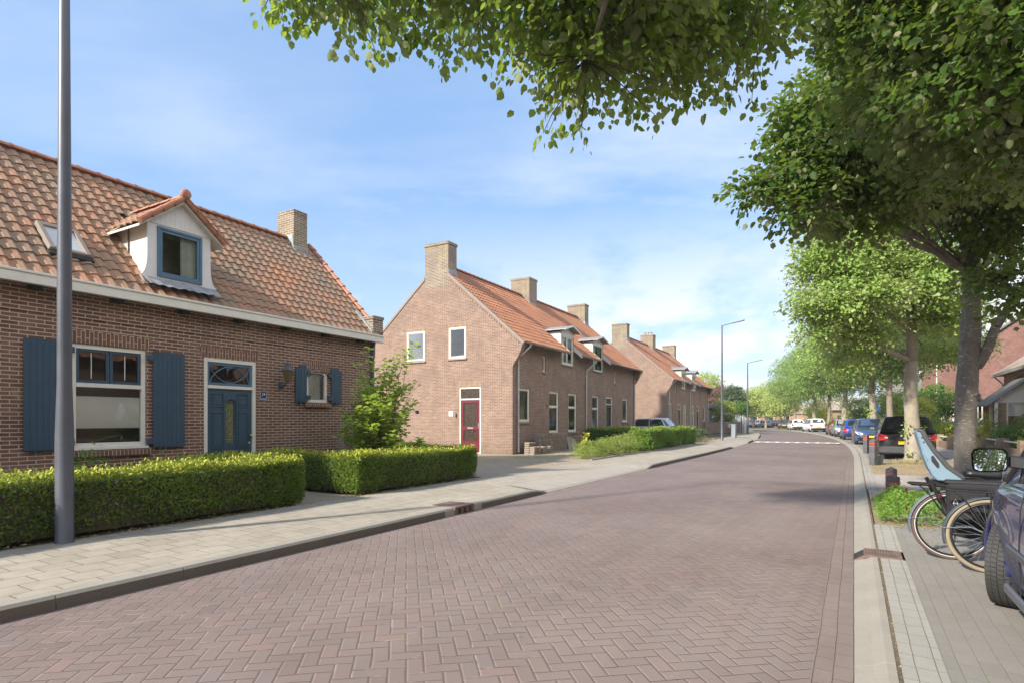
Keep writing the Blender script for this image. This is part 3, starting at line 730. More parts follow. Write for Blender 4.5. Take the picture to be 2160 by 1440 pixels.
shutter(-7.66, -7.08, 1.02, 2.76, -1, 7, 'blue plank shutter left of the tall window')
shutter(-5.76, -5.18, 1.0, 2.75, 1, 7, 'blue plank shutter between the tall window and the door')
shutter(-2.62, -2.30, 1.91, 2.78, -1, 4, 'narrow blue shutter beside the lantern', arch=.07)
shutter(-1.55, -1.22, 1.91, 2.78, 1, 4, 'narrow blue shutter behind the leafy shrub', arch=.07)
# small arched window
mb = MB(); arc = []
for i in range(11):
    f = i / 10; arc.append((-2.27 + .61 * f, 2.62 + .10 * (1 - (2 * f - 1) ** 2)))
inn = [(-2.27 + .055 + (.61 - .11) * i / 10, 2.575 + .09 * (1 - (2 * i / 10 - 1) ** 2)) for i in range(11)]
for i in range(10):
    mb.prism([mf(arc[i][0], arc[i][1], .0), mf(arc[i + 1][0], arc[i + 1][1], 0), mf(inn[i + 1][0], inn[i + 1][1], 0), mf(inn[i][0], inn[i][1], 0)], (0, .06, 0))
mbox(mb, mf, -2.27, -2.215, 1.92, 2.62, 0., .06); mbox(mb, mf, -1.715, -1.66, 1.92, 2.62, 0., .06); mbox(mb, mf, -2.215, -1.715, 1.92, 1.99, -.01, .06)
W2 = mb.build('window', MT['white'], H1); W2['label'] = 'small arched window with leaded lattice panes'
mb = MB(); mb.poly([mf(-2.22, 1.98, .045)] + [mf(-1.71, 1.98, .045)] + [mf(a, z, .045) for a, z in inn[::-1]]); mb.build('pane', MT['glass'], W2)
mb = MB()
for k in range(-8, 14):
    for sg in (1, -1):
        p = [];
        for q in range(30):
            z = 1.98 + .7 * q / 29; a = -2.22 + k * .085 + sg * (z - 1.98) * .62
            if -2.22 < a < -1.71 and z < 2.57 + .09 * (1 - (2 * (a + 2.215) / .5 - 1) ** 2): p.append(mf(a, z, .038))
        if len(p) > 1: mb.tube([p[0], p[-1]], .0035, 4)
mb.build('lead_lattice', MT['zinc'], W2)
mb = MB(); n_ = 26
for i in range(n_):
    a = -2.21 + .5 * i / n_; b_ = -2.21 + .5 * (i + 1) / n_
    mb.quad((a, .16 + .012 * math.sin(i * 2), 1.98), (b_, .16 + .012 * math.sin(i * 2 + 2), 1.98), (b_, .16 + .012 * math.sin(i * 2 + 2), 2.6), (a, .16 + .012 * math.sin(i * 2), 2.6))
mb.build('curtain', MT['curtain'], W2)
lintel(H1, mf, -2.30, -1.63, 2.63, MT['brickAs'], h=.19, rise=.10, spl=.07)
sill(W2, mf, -2.27, -1.66, 1.915, MT['brickAs'], over=.08, proud=.08, h=.1)
# door with transom light
mb = MB(); frame(mb, mf, -4.77, -3.62, .1, 2.735, .075, -.005, .09, bw=.03); mbox(mb, mf, -4.695, -3.695, 2.135, 2.20, -.01, .09)
D1 = mb.build('door_frame', MT['white'], H1, bevel=.004)
mb = MB(); frame(mb, mf, -4.69, -3.70, 2.205, 2.655, .05, .02, .06); tr = mb.build('transom_light', MT['bluelt'], D1, bevel=.004)
mb = MB(); mb.quad(mf(-4.65, 2.25, .045), mf(-3.74, 2.25, .045), mf(-3.74, 2.61, .045), mf(-4.65, 2.61, .045)); mb.build('pane', MT['glass'], D1)
mb = MB()
def arcpts(up):
    return [mf(-4.64 + .89 * i / 16, (2.24 + .35 * math.sin(math.pi * i / 16) ** .62) if up else (2.615 - .35 * math.sin(math.pi * i / 16) ** .62), .03) for i in range(17)]
mb.tube(arcpts(True), .011, 6); mb.tube(arcpts(False), .011, 6); mb.build('curved_glazing_bar', MT['bluelt'], D1)
# leaf with raised fielded panels and arched glass
cx = -4.195; mb = MB(); gz0, gz1, gw = 1.03, 1.86, .095
opn = [(cx - gw, cx + gw, gz0, gz1)]
wall(mb, lambda a, z, d=0: (a, .03 + d, z), .13, [(-4.69, 2.13), (-3.70, 2.13)], opn, rev=.03)
leaf = mb.build('door', MT['blue'], H1); leaf['label'] = 'blue panelled front door with an arched leaded light'
mb = MB()
def panel(a0, a1, z0, z1):
    frame(mb, mf, a0, a1, z0, z1, .018, .014, .03); mbox(mb, mf, a0 + .05, a1 - .05, z0 + .05, z1 - .05, .018, .03)
for a0, a1 in ((-4.60, -4.335), (-4.055, -3.79)):
    panel(a0, a1, .30, .72); panel(a0, a1, .92, 1.66); panel(a0, a1, 1.76, 2.04)
panel(-4.30, -4.09, .30, .72)
arcm = [(cx + .14 * math.cos(math.pi * i / 12), .014, 1.80 + .14 * math.sin(math.pi * i / 12)) for i in range(13)]
mb.tube([(cx + .14, .02, .98)] + arcm + [(cx - .14, .02, .98)], .016, 6); mb.build('moulding', MT['blue'], leaf, bevel=.004)
mb = MB(); mb.box(cx - gw, .05, gz0, cx + gw, .056, gz1); mb.build('pane', flat('leaded_glass', (.13, .14, .05), .12, var=.9, scale=40), leaf)
mb = MB(); mb.tube([(cx, .045, gz0), (cx, .045, gz1)], .004, 4)
for z in (1.1, 1.17): mb.tube([(cx - gw, .045, z), (cx + gw, .045, z)], .004, 4)
for z, r in ((1.26, .05), (1.42, .06), (1.58, .05)):
    mb.tube([(cx + r * math.cos(q * math.pi / 5), .044, z + 1.3 * r * math.sin(q * math.pi / 5)) for q in range(10)], .004, 4, closed=True)
mb.build('lead_lattice', MT['zinc'], leaf)
mb = MB(); mb.box(-4.355, .012, .80, -4.03, .03, .875); mb.box(-4.31, .006, .82, -4.075, .012, .855); mb.build('letter_slot', MT['brass'], leaf)
mb = MB(); mb.cyl((-3.76, .03, 1.17), (-3.76, -.03, 1.17), .012); mb.lathe([(.005, 0), (.03, .01), (.035, .03), (.02, .05), (.002, .055)], 12, M=Matrix.Translation((-3.76, -.02, 1.17)) @ Matrix.Rotation(R_(90), 4, 'X')); mb.build('door_knob', MT['brass'], leaf, smooth=True)
mb = MB(); mb.cyl((-3.755, .03, 1.02), (-3.755, .018, 1.02), .025, n=14); mb.build('lock_plate', MT['chrome'], leaf)
# house number plate
mb = MB(); mb.box(-3.515, -.012, 1.93, -3.355, .0, 2.13); NP = mb.build('number_plate', MT['bluesign'], H1, bevel=.003)
mb = MB(); frame(mb, mf, -3.509, -3.361, 1.936, 2.124, .005, -.015, -.012)
for z in (1.972, 1.952):
    x = -3.49
    for q, wd in enumerate((.018, .008, .03, .02, .012) if z > 1.96 else (.025, .02, .03, .012)):
        mb.box(x, -.0145, z - .005, x + wd, -.012, z + .004); x += wd + .007
mb.build('plate_border', MT['white'], NP)
def text_mesh(name, body, size, mat, parent, M):
    cu = bpy.data.curves.new(name, 'FONT'); cu.body = body; cu.size = size; cu.extrude = .0015; cu.align_x = 'CENTER'
    o = bpy.data.objects.new(name, cu); S.collection.objects.link(o)
    dg = bpy.context.evaluated_depsgraph_get(); dg.update()
    me = bpy.data.meshes.new_from_object(o.evaluated_get(dg)); bpy.data.objects.remove(o); me.transform(M); me.materials.clear(); me.materials.append(mat)
    r = bpy.data.objects.new(name, me); S.collection.objects.link(r); r.parent = parent; return r
text_mesh('house_number', '29', .088, MT['white'], NP, Matrix.Translation((-3.435, -.0155, 2.03)) @ Matrix.Rotation(R_(90), 4, 'X'))
# lantern
mb = MB(); mb.box(-3.04, -.03, 2.20, -2.96, .0, 2.34); mb.tube([(-3.0, -.02, 2.24), (-3.0, -.10, 2.26), (-3.0, -.18, 2.31), (-3.0, -.26, 2.34)], .012, 6); mb.tube([(-3.0, -.02, 2.21), (-3.0, -.08, 2.27), (-3.0, -.13, 2.24), (-3.0, -.2, 2.32)], .008, 6)
WL = mb.build('wall_lantern', MT['blue'], H1)
mb = MB(); mb.lathe([(.05, 2.35), (.065, 2.36), (.12, 2.60)], 6, cx=-3.0, cy=-.26); mb.build('lantern_glass', MT['amber'], WL)
mb = MB(); mb.lathe([(.15, 2.595), (.145, 2.61), (.07, 2.68), (.06, 2.70), (.065, 2.73), (.03, 2.76), (.01, 2.79)], 6, cx=-3.0, cy=-.26)
for k in range(6):
    a = k * math.pi / 3; mb.tube([(-3.0 + .066 * math.cos(a), -.26 + .066 * math.sin(a), 2.35), (-3.0 + .122 * math.cos(a), -.26 + .122 * math.sin(a), 2.6)], .006, 4)
mb.lathe([(.07, 2.34), (.07, 2.355), (.02, 2.36)], 6, cx=-3.0, cy=-.26); mb.build('lantern_cap', MT['steel'], WL)
# downpipe at the right corner
mb = MB(); mb.tube([(-.14, -.12, 3.57), (-.14, -.08, 3.4), (-.14, -.06, 3.2), (-.14, -.06, .3)], .045, 10)
for z in (1.2, 2.6): mb.box(-.2, -.115, z, -.08, 0, z + .03)
mb.build('downpipe', MT['blue'], H1)
# skylight
sl = Vector((0, (RY + .20), (RZ_ - 3.745))).normalized(); nrm = Vector((0, -sl.z, sl.y))
def onroof(x, k, h): p = Vector((x, -.20, 3.745)) + sl * k + nrm * h; return tuple(p)
def rbox(mb, x0, x1, k0, k1, h0, h1):
    P = [onroof(x0, k0, h0), onroof(x1, k0, h0), onroof(x1, k1, h0), onroof(x0, k1, h0), onroof(x0, k0, h1), onroof(x1, k0, h1), onroof(x1, k1, h1), onroof(x0, k1, h1)]
    mb.add(P, [(0, 3, 2, 1), (4, 5, 6, 7), (0, 1, 5, 4), (1, 2, 6, 5), (2, 3, 7, 6), (3, 0, 4, 7)])
sx0, sx1, sk0, sk1 = -7.22, -6.62, .68, 1.42
mb = MB(); rbox(mb, sx0, sx0 + .08, sk0, sk1, 0, .11); rbox(mb, sx1 - .08, sx1, sk0, sk1, 0, .11); rbox(mb, sx0 + .08, sx1 - .08, sk0, sk0 + .07, 0, .10); rbox(mb, sx0 + .08, sx1 - .08, sk1 - .09, sk1, 0, .11)
SKY_ = mb.build('skylight', MT['stone'], H1, bevel=.01); SKY_['label'] = 'small skylight with a pale frame set into the tiles'
mb = MB(); rbox(mb, sx0 + .08, sx1 - .08, sk0 + .07, sk1 - .09, .06, .07); mb.build('pane', flat('skylight_pane', (.50, .51, .50), .12, var=.05), SKY_)
mb = MB(); rbox(mb, sx0 + .1, sx1 - .1, sk0 + .09, sk1 - .11, .03, .035); mb.build('blind', MT['blind'], SKY_)
mb = MB(); rbox(mb, sx0 - .02, sx1 + .02, sk0 - .10, sk0, .02, .06); mb.build('lead_flashing', MT['blackm'], SKY_)
# dormer
DC = -5.235; hw = .60; fy = -.005
mb = MB(); pts = []
def flare(sg):   # from the bottom tip up to the straight side
    return [(DC + sg * (hw + .125 - .125 * math.sin(q / 6 * math.pi / 2)), 4.10 + .40 * (1 - math.cos(q / 6 * math.pi / 2)) + 0.02) for q in range(7)]
outl = [(DC - hw - .04, 4.0)] + flare(-1) + [(DC - hw, 5.105), (DC, 5.585), (DC + hw, 5.105)] + flare(1)[::-1] + [(DC + hw + .04, 4.0)]
wx0, wx1, wz0, wz1 = -5.665, -4.82, 4.135, 5.06
mf2 = mp_front(fy)
# board in vertical strips round the window
xs = sorted(set([p[0] for p in outl] + [wx0, wx1, DC])); n_ = len(outl)
def span(x):
    zs = []
    for i in range(n_):
        (x0, z0), (x1, z1) = outl[i], outl[(i + 1) % n_]
        if abs(x1 - x0) > 1e-9 and min(x0, x1) - 1e-9 <= x <= max(x0, x1) + 1e-9: zs.append(z0 + (z1 - z0) * (x - x0) / (x1 - x0))
    return (min(zs), max(zs)) if zs else None
for x0, x1 in zip(xs, xs[1:]):
    if x1 - x0 < 1e-6: continue
    l0, h0 = span(x0 + 1e-5); l1, h1 = span(x1 - 1e-5)
    parts_ = [((l0, l1), (wz0, wz0)), ((wz1, wz1), (h0, h1))] if x0 >= wx0 - 1e-6 and x1 <= wx1 + 1e-6 else [((l0, l1), (h0, h1))]
    for (a, b), (c, d) in parts_: mb.prism([(x0, fy, a), (x1, fy, b), (x1, fy, d), (x0, fy, c)], (0, .04, 0))
DM = mb.build('dormer', MT['dormer'], H1)
mb = MB(); mb.box(-5.78, fy - .018, 5.095, -4.70, fy, 5.115)
for k in range(1, 12):
    x = -5.78 + k * .09; zt = 5.585 - abs(x - DC) / hw * .48 - .03
    if zt > 5.15: mb.box(x - .004, fy - .004, 5.115, x + .004, fy - .0, zt)
mb.build('board_joint', MT['slat'], DM)
for sg in (-1, 1):
    mb = MB(); x = DC + sg * hw; y_at = lambda z: (z - 3.745) / ((RZ_ - 3.745) / (RY + .20)) - .20
    a = [(x, fy + .04, 3.95), (x, fy + .04, 5.13), (x, y_at(5.13), 5.13)]
    mb.prism(a, (-sg * .03, 0, 0))
    mb.build('cheek', MT['cream'], DM)
def drz(x, off=0): return 5.76 - abs(x - DC) * .80 + off
for sg in (-1, 1):
    # small roof: tiles run up from the eave to the ridge, built in a turned frame
    mb = MB(); pantiles(mb, -.16, 1.9, -.80, 0., 0., .64, tw=.2, exp_=.27, seg=6, amp=.02, lift=.02, clip=lambda xx, yy: xx < (1.9 - (0 - yy) * 1.25 * .8 - .15 if True else 9))
    M = Matrix.Translation((DC, fy - .0, 5.12)) @ Matrix(((0, -sg * 1.0, 0, 0), (1, 0, 0, 0), (0, 0, 1, 0), (0, 0, 0, 1)))
    M = Matrix.Translation((DC, fy - .06, 5.03)) @ Matrix(((0, -sg, 0, 0), (1, 0, 0, 0), (0, 0, 1, 0), (0, 0, 0, 1)))
    mb.build('dormer_roof', MT['tileA'], DM, M=M)
    mb = MB(); mb.prism([(DC, fy - .12, 5.62), (DC + sg * .80, fy - .12, 4.98), (DC + sg * .80, fy - .12, 4.94), (DC, fy - .12, 5.58)], (0, 1.5, 0)); mb.build('soffit', MT['cream'], DM)
    mb = MB()
    for q in range(4):
        f0, f1 = q / 4, (q + 1.08) / 4
        mb.ring([(DC + sg * .80 * f0, fy - .15, 5.70 - .64 * f0), (DC + sg * .80 * f1, fy - .15, 5.68 - .64 * f1)], [.052, .058], 10)
    mb.build('verge_tile_row', MT['ridge'], DM, smooth=False)
ridge_tiles(DM, MT['ridge'], (DC, fy - .13, 5.72), (DC, 1.65, 5.72), r=.08)
mb = MB(); mb.lathe([(.002, -.05), (.07, -.04), (.10, 0), (.09, .04), (.04, .06), (.002, .065)], 14, M=Matrix.Translation((DC, fy - .17, 5.75)) @ Matrix.Rotation(R_(90), 4, 'X')); mb.build('ridge_end_cap', MT['ridge'], DM, smooth=True)
f = window(DM, mf2, wx0, wx1, wz0, wz1, inner='curtainR', fm='bluelt', fw=.045, sashm='bluelt', d=-.0, sillm=None)
mb = MB(); mb.box(wx0 - .2, fy + .6, wz0, wx1 + .2, fy + .61, wz1); mb.build('room_lining', MT['inside'], DM)
mb = MB()
vs = []; 
for i in range(25):
    x = DC - .68 + 1.36 * i / 24; hh = .014 * math.sin(i * 1.9)
    vs += [(x, fy - .015, 4.10), (x, fy - .07, 4.055 + hh), (x, fy - .24 - .02 * math.sin(i * .7), 3.93 + hh)]
mb.add(vs, [(i * 3 + k, i * 3 + 3 + k, i * 3 + 4 + k, i * 3 + 1 + k) for i in range(24) for k in range(2)]); mb.build('lead_apron', MT['lead'], DM, smooth=True)

# ================================================================ HOUSES 2 and 3: semi-detached brick houses
def semi(name, label, origin, opts):
    H = thing(name, label, 'house', origin, RZH)
    L = 15.75; DP = 7.5; ey, ez = -.46, 4.64; ry = 3.75; rz = 8.25; sl_ = (rz - ez) / (ry - ey)
    yz = lambda y: ez + (y - ey) * sl_
    sh = opts.get('shift', 0)
    fo = [(.42, 1.50, 1.42, 2.81), (3.34, 4.36, .92, 2.80), (5.42, 6.46, .92, 2.80), (8.5, 9.5, .9, 2.80), (10.55, 11.55, .14, 2.78), (13.4, 14.4, 1.38, 2.80),
          (2.66, 3.0, 3.62, 4.32), (11.95, 12.29, 3.62, 4.32), (4.68, 6.0, 4.13, 5.55), (8.68, 10.0, 4.13, 5.55)]
    if opts.get('doors2'): fo[1] = (3.34, 4.36, .14, 2.80)
    dorm = [(4.60, 6.08), (8.60, 10.08)]
    mb = MB(); top = yz(0) - .12
    prof = [(0, top)]
    for a, b in dorm: prof += [(a, top), (a + 1e-4, 5.62), (b, 5.62), (b + 1e-4, top)]
    prof += [(L, top)]
    wall(mb, mp_front(), 0., prof, fo); mb.build('facade', MT['brickB'], H)
    # gables with the corner corbelled out under the eave
    fl = [(-.46, 4.60), (-.44, 4.45), (-.36, 4.22), (-.24, 4.0), (-.10, 3.80), (0, 3.62)]
    for side, mp in (('l', mp_left(0.)), ('r', mp_right(L))):
        ops = opts['gable'] if side == 'l' else []
        mb = MB(); cx0, cx1 = 3.15, 4.40
        def gz(y): return yz(y) - .10 if y <= ry else yz(2 * ry - y) - .10
        wall(mb, mp, 0., [(0, gz(0)), (cx0, gz(cx0)), (cx0 + 1e-4, 9.0 - .1), (cx1, 9.0 - .1), (cx1 + 1e-4, gz(cx1)), (DP, gz(DP))], ops, rev=.10)
        c = [(y, z) for y, z in fl]
        pl = [mp(y, z) for y, z in c] + [mp(0, gz(0)), mp(-.46, gz(-.46) + .03)]
        off = Vector(mp(0, 0, .22)) - Vector(mp(0, 0, 0)); mb.prism(pl, off)
        mb.build('gable_wall', MT['brickB'], H)
        # verge trim and chimney on the gable
        mb = MB()
        def vb(y0, y1, sgn):
            o = Vector(mp(0, 0, -.035)) - Vector(mp(0, 0, 0)); p = [Vector(mp(y0, yz(y0) if sgn > 0 else yz(2 * ry - y0))), Vector(mp(y1, yz(y1) if sgn > 0 else yz(2 * ry - y1)))]
            u = Vector((0, 0, 1)); q = [p[0] + u * .02 + o, p[1] + u * .02 + o, p[1] - u * .13 + o, p[0] - u * .13 + o]; mb.prism(q, -o * 4.6)
        vb(-.50, cx0, 1); vb(cx1, 8.0, -1); mb.build('verge_trim', MT['stone'], H, bevel=.01)
        mb = MB()   # toothed brick course beneath the verge
        y = -.3
        while y < 3.1:
            o = Vector(mp(0, 0, -.022)) ; z = yz(y) - .17; P0 = mp(y, z, -.022); P1 = mp(y + .05, z + .04, -.022); P2 = mp(y + .05, z - .05, -.022); P3 = mp(y, z - .09, -.022)
            mb.prism([P0, P1, P2, P3], Vector(mp(0, 0, .0)) - Vector(mp(0, 0, -.022))); y += .115
        mb.build('toothed_course', MT['brickBs'], H)
        x0, x1 = (-.006, .62) if side == 'l' else (L - .62, L + .006)
        zt = 9.12; ch = chimney(H, x0, x1, cx0, cx1, 7.2, zt, MT['brickC'], pots=opts.get('pots', 0) if side == 'r' else 0)
        mb = MB(); mb.box(x0 + (.02 if side == 'l' else -.02), cx0 - .02, 7.6, x1 + (.02 if side == 'l' else -.02), cx0 + .1, 7.95); mb.build('lead_flashing', MT['lead'], ch)
    chimney(H, 7.45, 8.35, 3.2, 4.35, 7.4, 9.22, MT['brickC'], pots=opts.get('midpots', 0))
    mb = MB()
    for i in range(5): mb.box(7.435, 3.185 + .0 + .13 * i, 7.7 + .11 * i, 8.365, 3.33 + .13 * i, 7.86 + .11 * i)
    mb.build('lead_flashing', MT['lead'], H)
    mb = MB(); wall(mb, mp_back(DP), 0., [(0, yz(0)), (L, yz(0))], []); mb.build('garden_side_wall', MT['brickB'], H)
    interior(H, .4, .8, .15, L - .4, DP - .4, 4.3, 'room_lining')
    # roof
    def clipf(x, y):
        for a, b in dorm:
            if a + .03 < x < b - .03:
                if y < .12: return False
                m = (a + b) / 2; zz = yz(y); hwid = (b - a) / 2
                if zz < 5.66: return False
        return True
    mb = MB(); pantiles(mb, .02, L - .02, ey, ez, ry, rz, tw=.235, exp_=.31, seg=6, amp=.026, lift=.028, clip=clipf)
    pantiles(mb, .02, L - .02, 2 * ry - ey, ez, ry, rz, tw=.3, exp_=.4, seg=4, uo=100)
    rf = mb.build('roof', MT['tileB'], H)
    mb = MB()
    for a, b in ((0.02, dorm[0][0]), (dorm[0][1], dorm[1][0]), (dorm[1][1], L - .02)): soffit_roofplane(mb, a, b, ey + .02, ez, 0, yz(0))
    soffit_roofplane(mb, .02, L - .02, 1.05, yz(1.05), ry, rz); soffit_roofplane(mb, .02, L - .02, 2 * ry - ey, ez, ry, rz); mb.build('roof_boarding', MT['wood'], rf)
    for a, b in ((.6, 7.45), (8.35, L - .6)): ridge_tiles(rf, MT['ridge'], (a, ry, rz + .05), (b, ry, rz + .05), r=.11)
    for a, b in ((-.02, dorm[0][0] + .02), (dorm[0][1] - .02, dorm[1][0] + .02), (dorm[1][1] - .02, L + .04)): half_gutter(H, a, b, ey - .03, ez - .02, MT['zinc'])
    mb = MB()
    for x in (dorm[0][1], dorm[1][1]): mb.prism([(x, ey, ez + .05), (x, .06, yz(.06) + .07), (x, .06, yz(.06) - .16), (x, ey, ez - .14)], (-.035, 0, 0))
    for x in (dorm[0][0], dorm[1][0]): mb.prism([(x, ey, ez + .05), (x, .06, yz(.06) + .05), (x, .06, yz(.06) - .16), (x, ey, ez - .12)], (.03, 0, 0))
    mb.build('barge_board', MT['white'], H)
    # dormers
    for k, (a, b) in enumerate(dorm):
        m = (a + b) / 2; mb = MB()
        mb.prism([(a, -.004, 5.50), (b, -.004, 5.50), (b, -.004, 5.66), (m, -.004, 5.92), (a, -.004, 5.66)], (0, .05, 0))
        y5 = (5.66 - ez) / sl_ + ey
        for x, sg in ((a, 1), (b, -1)): mb.prism([(x, .0, yz(0) - .1), (x, 0, 5.64), (x, y5, 5.64)], (sg * .04, 0, 0))
        dm = mb.build('dormer', MT['white'], H)
        mb = MB(); yb = (5.98 - ez) / sl_ + ey
        for sg in (-1, 1): mb.prism([(m, -.30, 5.985), (m + sg * (b - a) * .64, -.30, 5.725), (m + sg * (b - a) * .64, -.30, 5.69), (m, -.30, 5.95)], (0, yb + .30, 0))
        mb.build('dormer_roof', MT['zinc'], dm)
        mb = MB()
        for sg in (-1, 1): mb.prism([(m, -.315, 5.99), (m + sg * (b - a) * .64, -.315, 5.73), (m + sg * (b - a) * .64, -.315, 5.66), (m, -.315, 5.92)], (0, .02, 0))
        mb.build('barge_board', MT['white'], dm)
        window(H, mp_front(), a + .08, b - .08, 4.13, 5.52, inner='curtain', mull=True, sashm='darkdoor' if (k == 1 and not opts.get('doors2')) else 'white', d=.04)
    # windows
    inn = opts.get('inn', ['slats', 'slats', 'curtain', 'curtain', None, 'curtain'])
    for i in (0, 1, 2, 3, 5):
        a0, a1, z0, z1 = fo[i]
        if i == 1 and opts.get('doors2'):
            house_door(H, mp_front(), a0, a1, z0, z1, 'darkdoor', pane=True); continue
        window(H, mp_front(), a0, a1, z0, z1, inner=inn[i], rail=2.10 if i in (1, 2, 3) else None, d=.07, fw=.08)
    for i in (6, 7): window(H, mp_front(), *fo[i][:2], *fo[i][2:], inner=None, d=.08, fw=.05)
    house_door(H, mp_front(), *fo[4], 'darkdoor', pane=True)
    for x in opts.get('pipes', (.36, 7.55, L - .2)):
        mb = MB(); mb.tube([(x + .25, ey - .03, ez - .08), (x + .24, ey - .03, ez - .18), (x, -.09, ez - .62), (x, -.07, ez - .8), (x, -.07, .2)], .04, 10)
        for z in (1.0, 2.3, 3.4): mb.tube([(x, -.07, z), (x, -.07, z + .05)], .05, 10)
        mb.build('downpipe', MT['pipe'], H, smooth=False)
    # gable openings
    for a0, a1, z0, z1, kind in opts['gkind']:
        mpg = mp_left(0.)
        if kind == 'door':
            house_door(H, mpg, a0, a1, z0, z1, 'red', pane=True, two=True)
            lintel(H, mpg, a0 - .05, a1 + .05, z1 + .01, MT['brickBs'], h=.22)
        else:
            window(H, mpg, a0, a1, z0, z1, inner=kind, d=.03, rail=(z0 + z1) / 2 if kind == 'net' else None, fw=.065)
            lintel(H, mpg, a0 - .03, a1 + .03, z1 + .01, MT['brickBs'], h=.2)
    return H
def house_door(H, mp, a0, a1, z0, z1, col, pane=True, two=False):
    tz = z0 + 2.22; mb = MB(); frame(mb, mp, a0, a1, z0, z1, .065, .01, .09, bw=.04); mbox(mb, mp, a0 + .065, a1 - .065, tz, tz + .06, .01, .09)
    fr = mb.build('door_frame', MT['cream'], H)
    mb = MB(); mb.quad(mp(a0 + .06, tz + .06, .05), mp(a1 - .06, tz + .06, .05), mp(a1 - .06, z1 - .06, .05), mp(a0 + .06, z1 - .06, .05)); mb.build('transom_pane', MT['rglass'], fr)
    b0, b1 = a0 + .07, a1 - .07; mb = MB(); lo = z0 + .05
    if two:
        ops = [(b0 + .13, b1 - .13, z0 + 1.12, tz - .12), (b0 + .13, b1 - .13, z0 + .50, z0 + .98)]
    else: ops = [(b0 + .22, b1 - .22, z0 + .9, tz - .15)]
    wall(mb, lambda a, z, d=0: mp(a, z, .03 + d), lo, [(b0, tz - .005), (b1, tz - .005)], ops, rev=.03)
    for o_ in ops: frame(mb, mp, o_[0] - .02, o_[1] + .02, o_[2] - .02, o_[3] + .02, .02, .02, .03)
    if two:
        for z in (z0 + .14, z0 + .27, z0 + .40): mbox(mb, mp, b0 + .05, b1 - .05, z, z + .012, .02, .03)
    d = mb.build('door', MT[col], H)
    mb = MB()
    for o_ in ops: mb.quad(mp(o_[0], o_[2], .05), mp(o_[1], o_[2], .05), mp(o_[1], o_[3], .05), mp(o_[0], o_[3], .05))
    mb.build('pane', MT['rglass'], d)
    mb = MB(); mbox(mb, mp, b0 + .04, b0 + .07, z0 + 1.05, z0 + 1.25, .0, .03); mb.build('door_handle', MT['chrome'], d)
    if two: mb = MB(); mbox(mb, mp, (b0 + b1) / 2 - .15, (b0 + b1) / 2 + .15, z0 + 1.02, z0 + 1.08, .015, .03); mb.build('letter_slot', MT['galv'], d)
    return d
g2 = [(1.50, 2.58, .12, 2.87), (2.25, 3.13, 4.10, 5.40), (4.43, 5.43, 4.08, 5.38)]
H2 = semi('semi_detached_house', 'brick house with a red door in its gable and a broad gable chimney', (.02, 22.7, 0), dict(gable=g2,
    gkind=[(*g2[0], 'door'), (*g2[1], 'blind2'), (*g2[2], 'slats')], midpots=0))
mpg = mp_left(0.)
mb = MB(); mbox(mb, mpg, 2.90, 3.12, 1.66, 1.88, -.015, 0); mb.build('house_sign', MT['white'], H2, bevel=.004)
mb = MB(); mbox(mb, mpg, 2.70, 2.76, 1.62, 1.78, -.03, 0); mb.build('door_bell', MT['black'], H2)
for t, z in ((6.05, 2.75), (4.85, 1.85)):
    mb = MB(); mbox(mb, mpg, t - .05, t + .05, z - .05, z + .05, -.06, 0); mbox(mb, mpg, t - .08, t + .08, z + .05, z + .07, -.14, 0); mb.build('wall_light', MT['black'], H2)
mb = MB(); mb.box(-.004 - .02, 4.46, 4.02, -.0, 5.40, 4.08); mb.box(-.06, 4.5, 4.10, -.02, 5.38, 4.14); mb.build('open_sash', MT['white'], H2)
text_mesh('number_mark', '9', .30, MT['blackm'], H2, Matrix.Translation((3.05, -.012, 2.0)) @ Matrix.Rotation(R_(90), 4, 'X'))
mb = MB(); mb.box(.0, -.012, .1, 15.7, 0.0, .32); mb.build('plinth', MT['brickBs'], H2)
mb = MB(); mb.box(-.012, .0, .1, 0, 1.5, .36); mb.box(-.012, 2.58, .1, 0, 7.5, .36); mb.build('plinth', MT['brickBs'], H2)
mb = MB(); mb.box(-.08, 4.0, 7.9, .5, 4.9, 8.15) ; 
s_ = (43.35, 11.81)
g3 = [(4.9, 6.75, .95, 2.75), (5.5, 6.55, 4.1, 5.4)]
H3 = semi('semi_detached_house', 'more distant brick house with bright orange roof and three chimney pots', (11.81, 43.35, 0), dict(gable=g3, gkind=[(*g3[0], 'net'), (*g3[1], 'blind2')], doors2=True, midpots=3, inn=['curtain', None, 'net', 'net', None, 'curtain']))
mb = MB(); mb.box(-.012, .0, .1, 0, 7.5, .3); mb.build('plinth', MT['brickBs'], H3)
# ================================================================ GROUND, ROAD, PAVEMENTS
mb = MB(); mb.quad((-320, -220, -.06), (420, -220, -.06), (420, 550, -.06), (-320, 550, -.06)); struct(mb.build('ground', MT['soil']))
LT = -5.4
struct(ribbon('road', MT['road'], -16, 125, [(LT - .05, 0.), (-4, .018), (-2.7, .03), (-1.4, .018), (-.205, .0)], step=1.))
struct(ribbon('gutter_strip', MT['gutter'], -16, 125, [(-.22, .004), (.005, .002)], step=1.))
def ease(a, b, x): x = max(0, min(1, (x - a) / (b - a))); return x
def lowk(s):   # 1 where the left kerb is lowered for a crossing
    return max(min(ease(9.9, 10.5, s), 1 - ease(16.9, 17.6, s)), min(ease(31.6, 32.6, s), 1 - ease(39.0, 40.3, s)), min(ease(43.5, 44.5, s), 1 - ease(50, 51, s)))
def kz(s): return G0 - .105 * lowk(s)
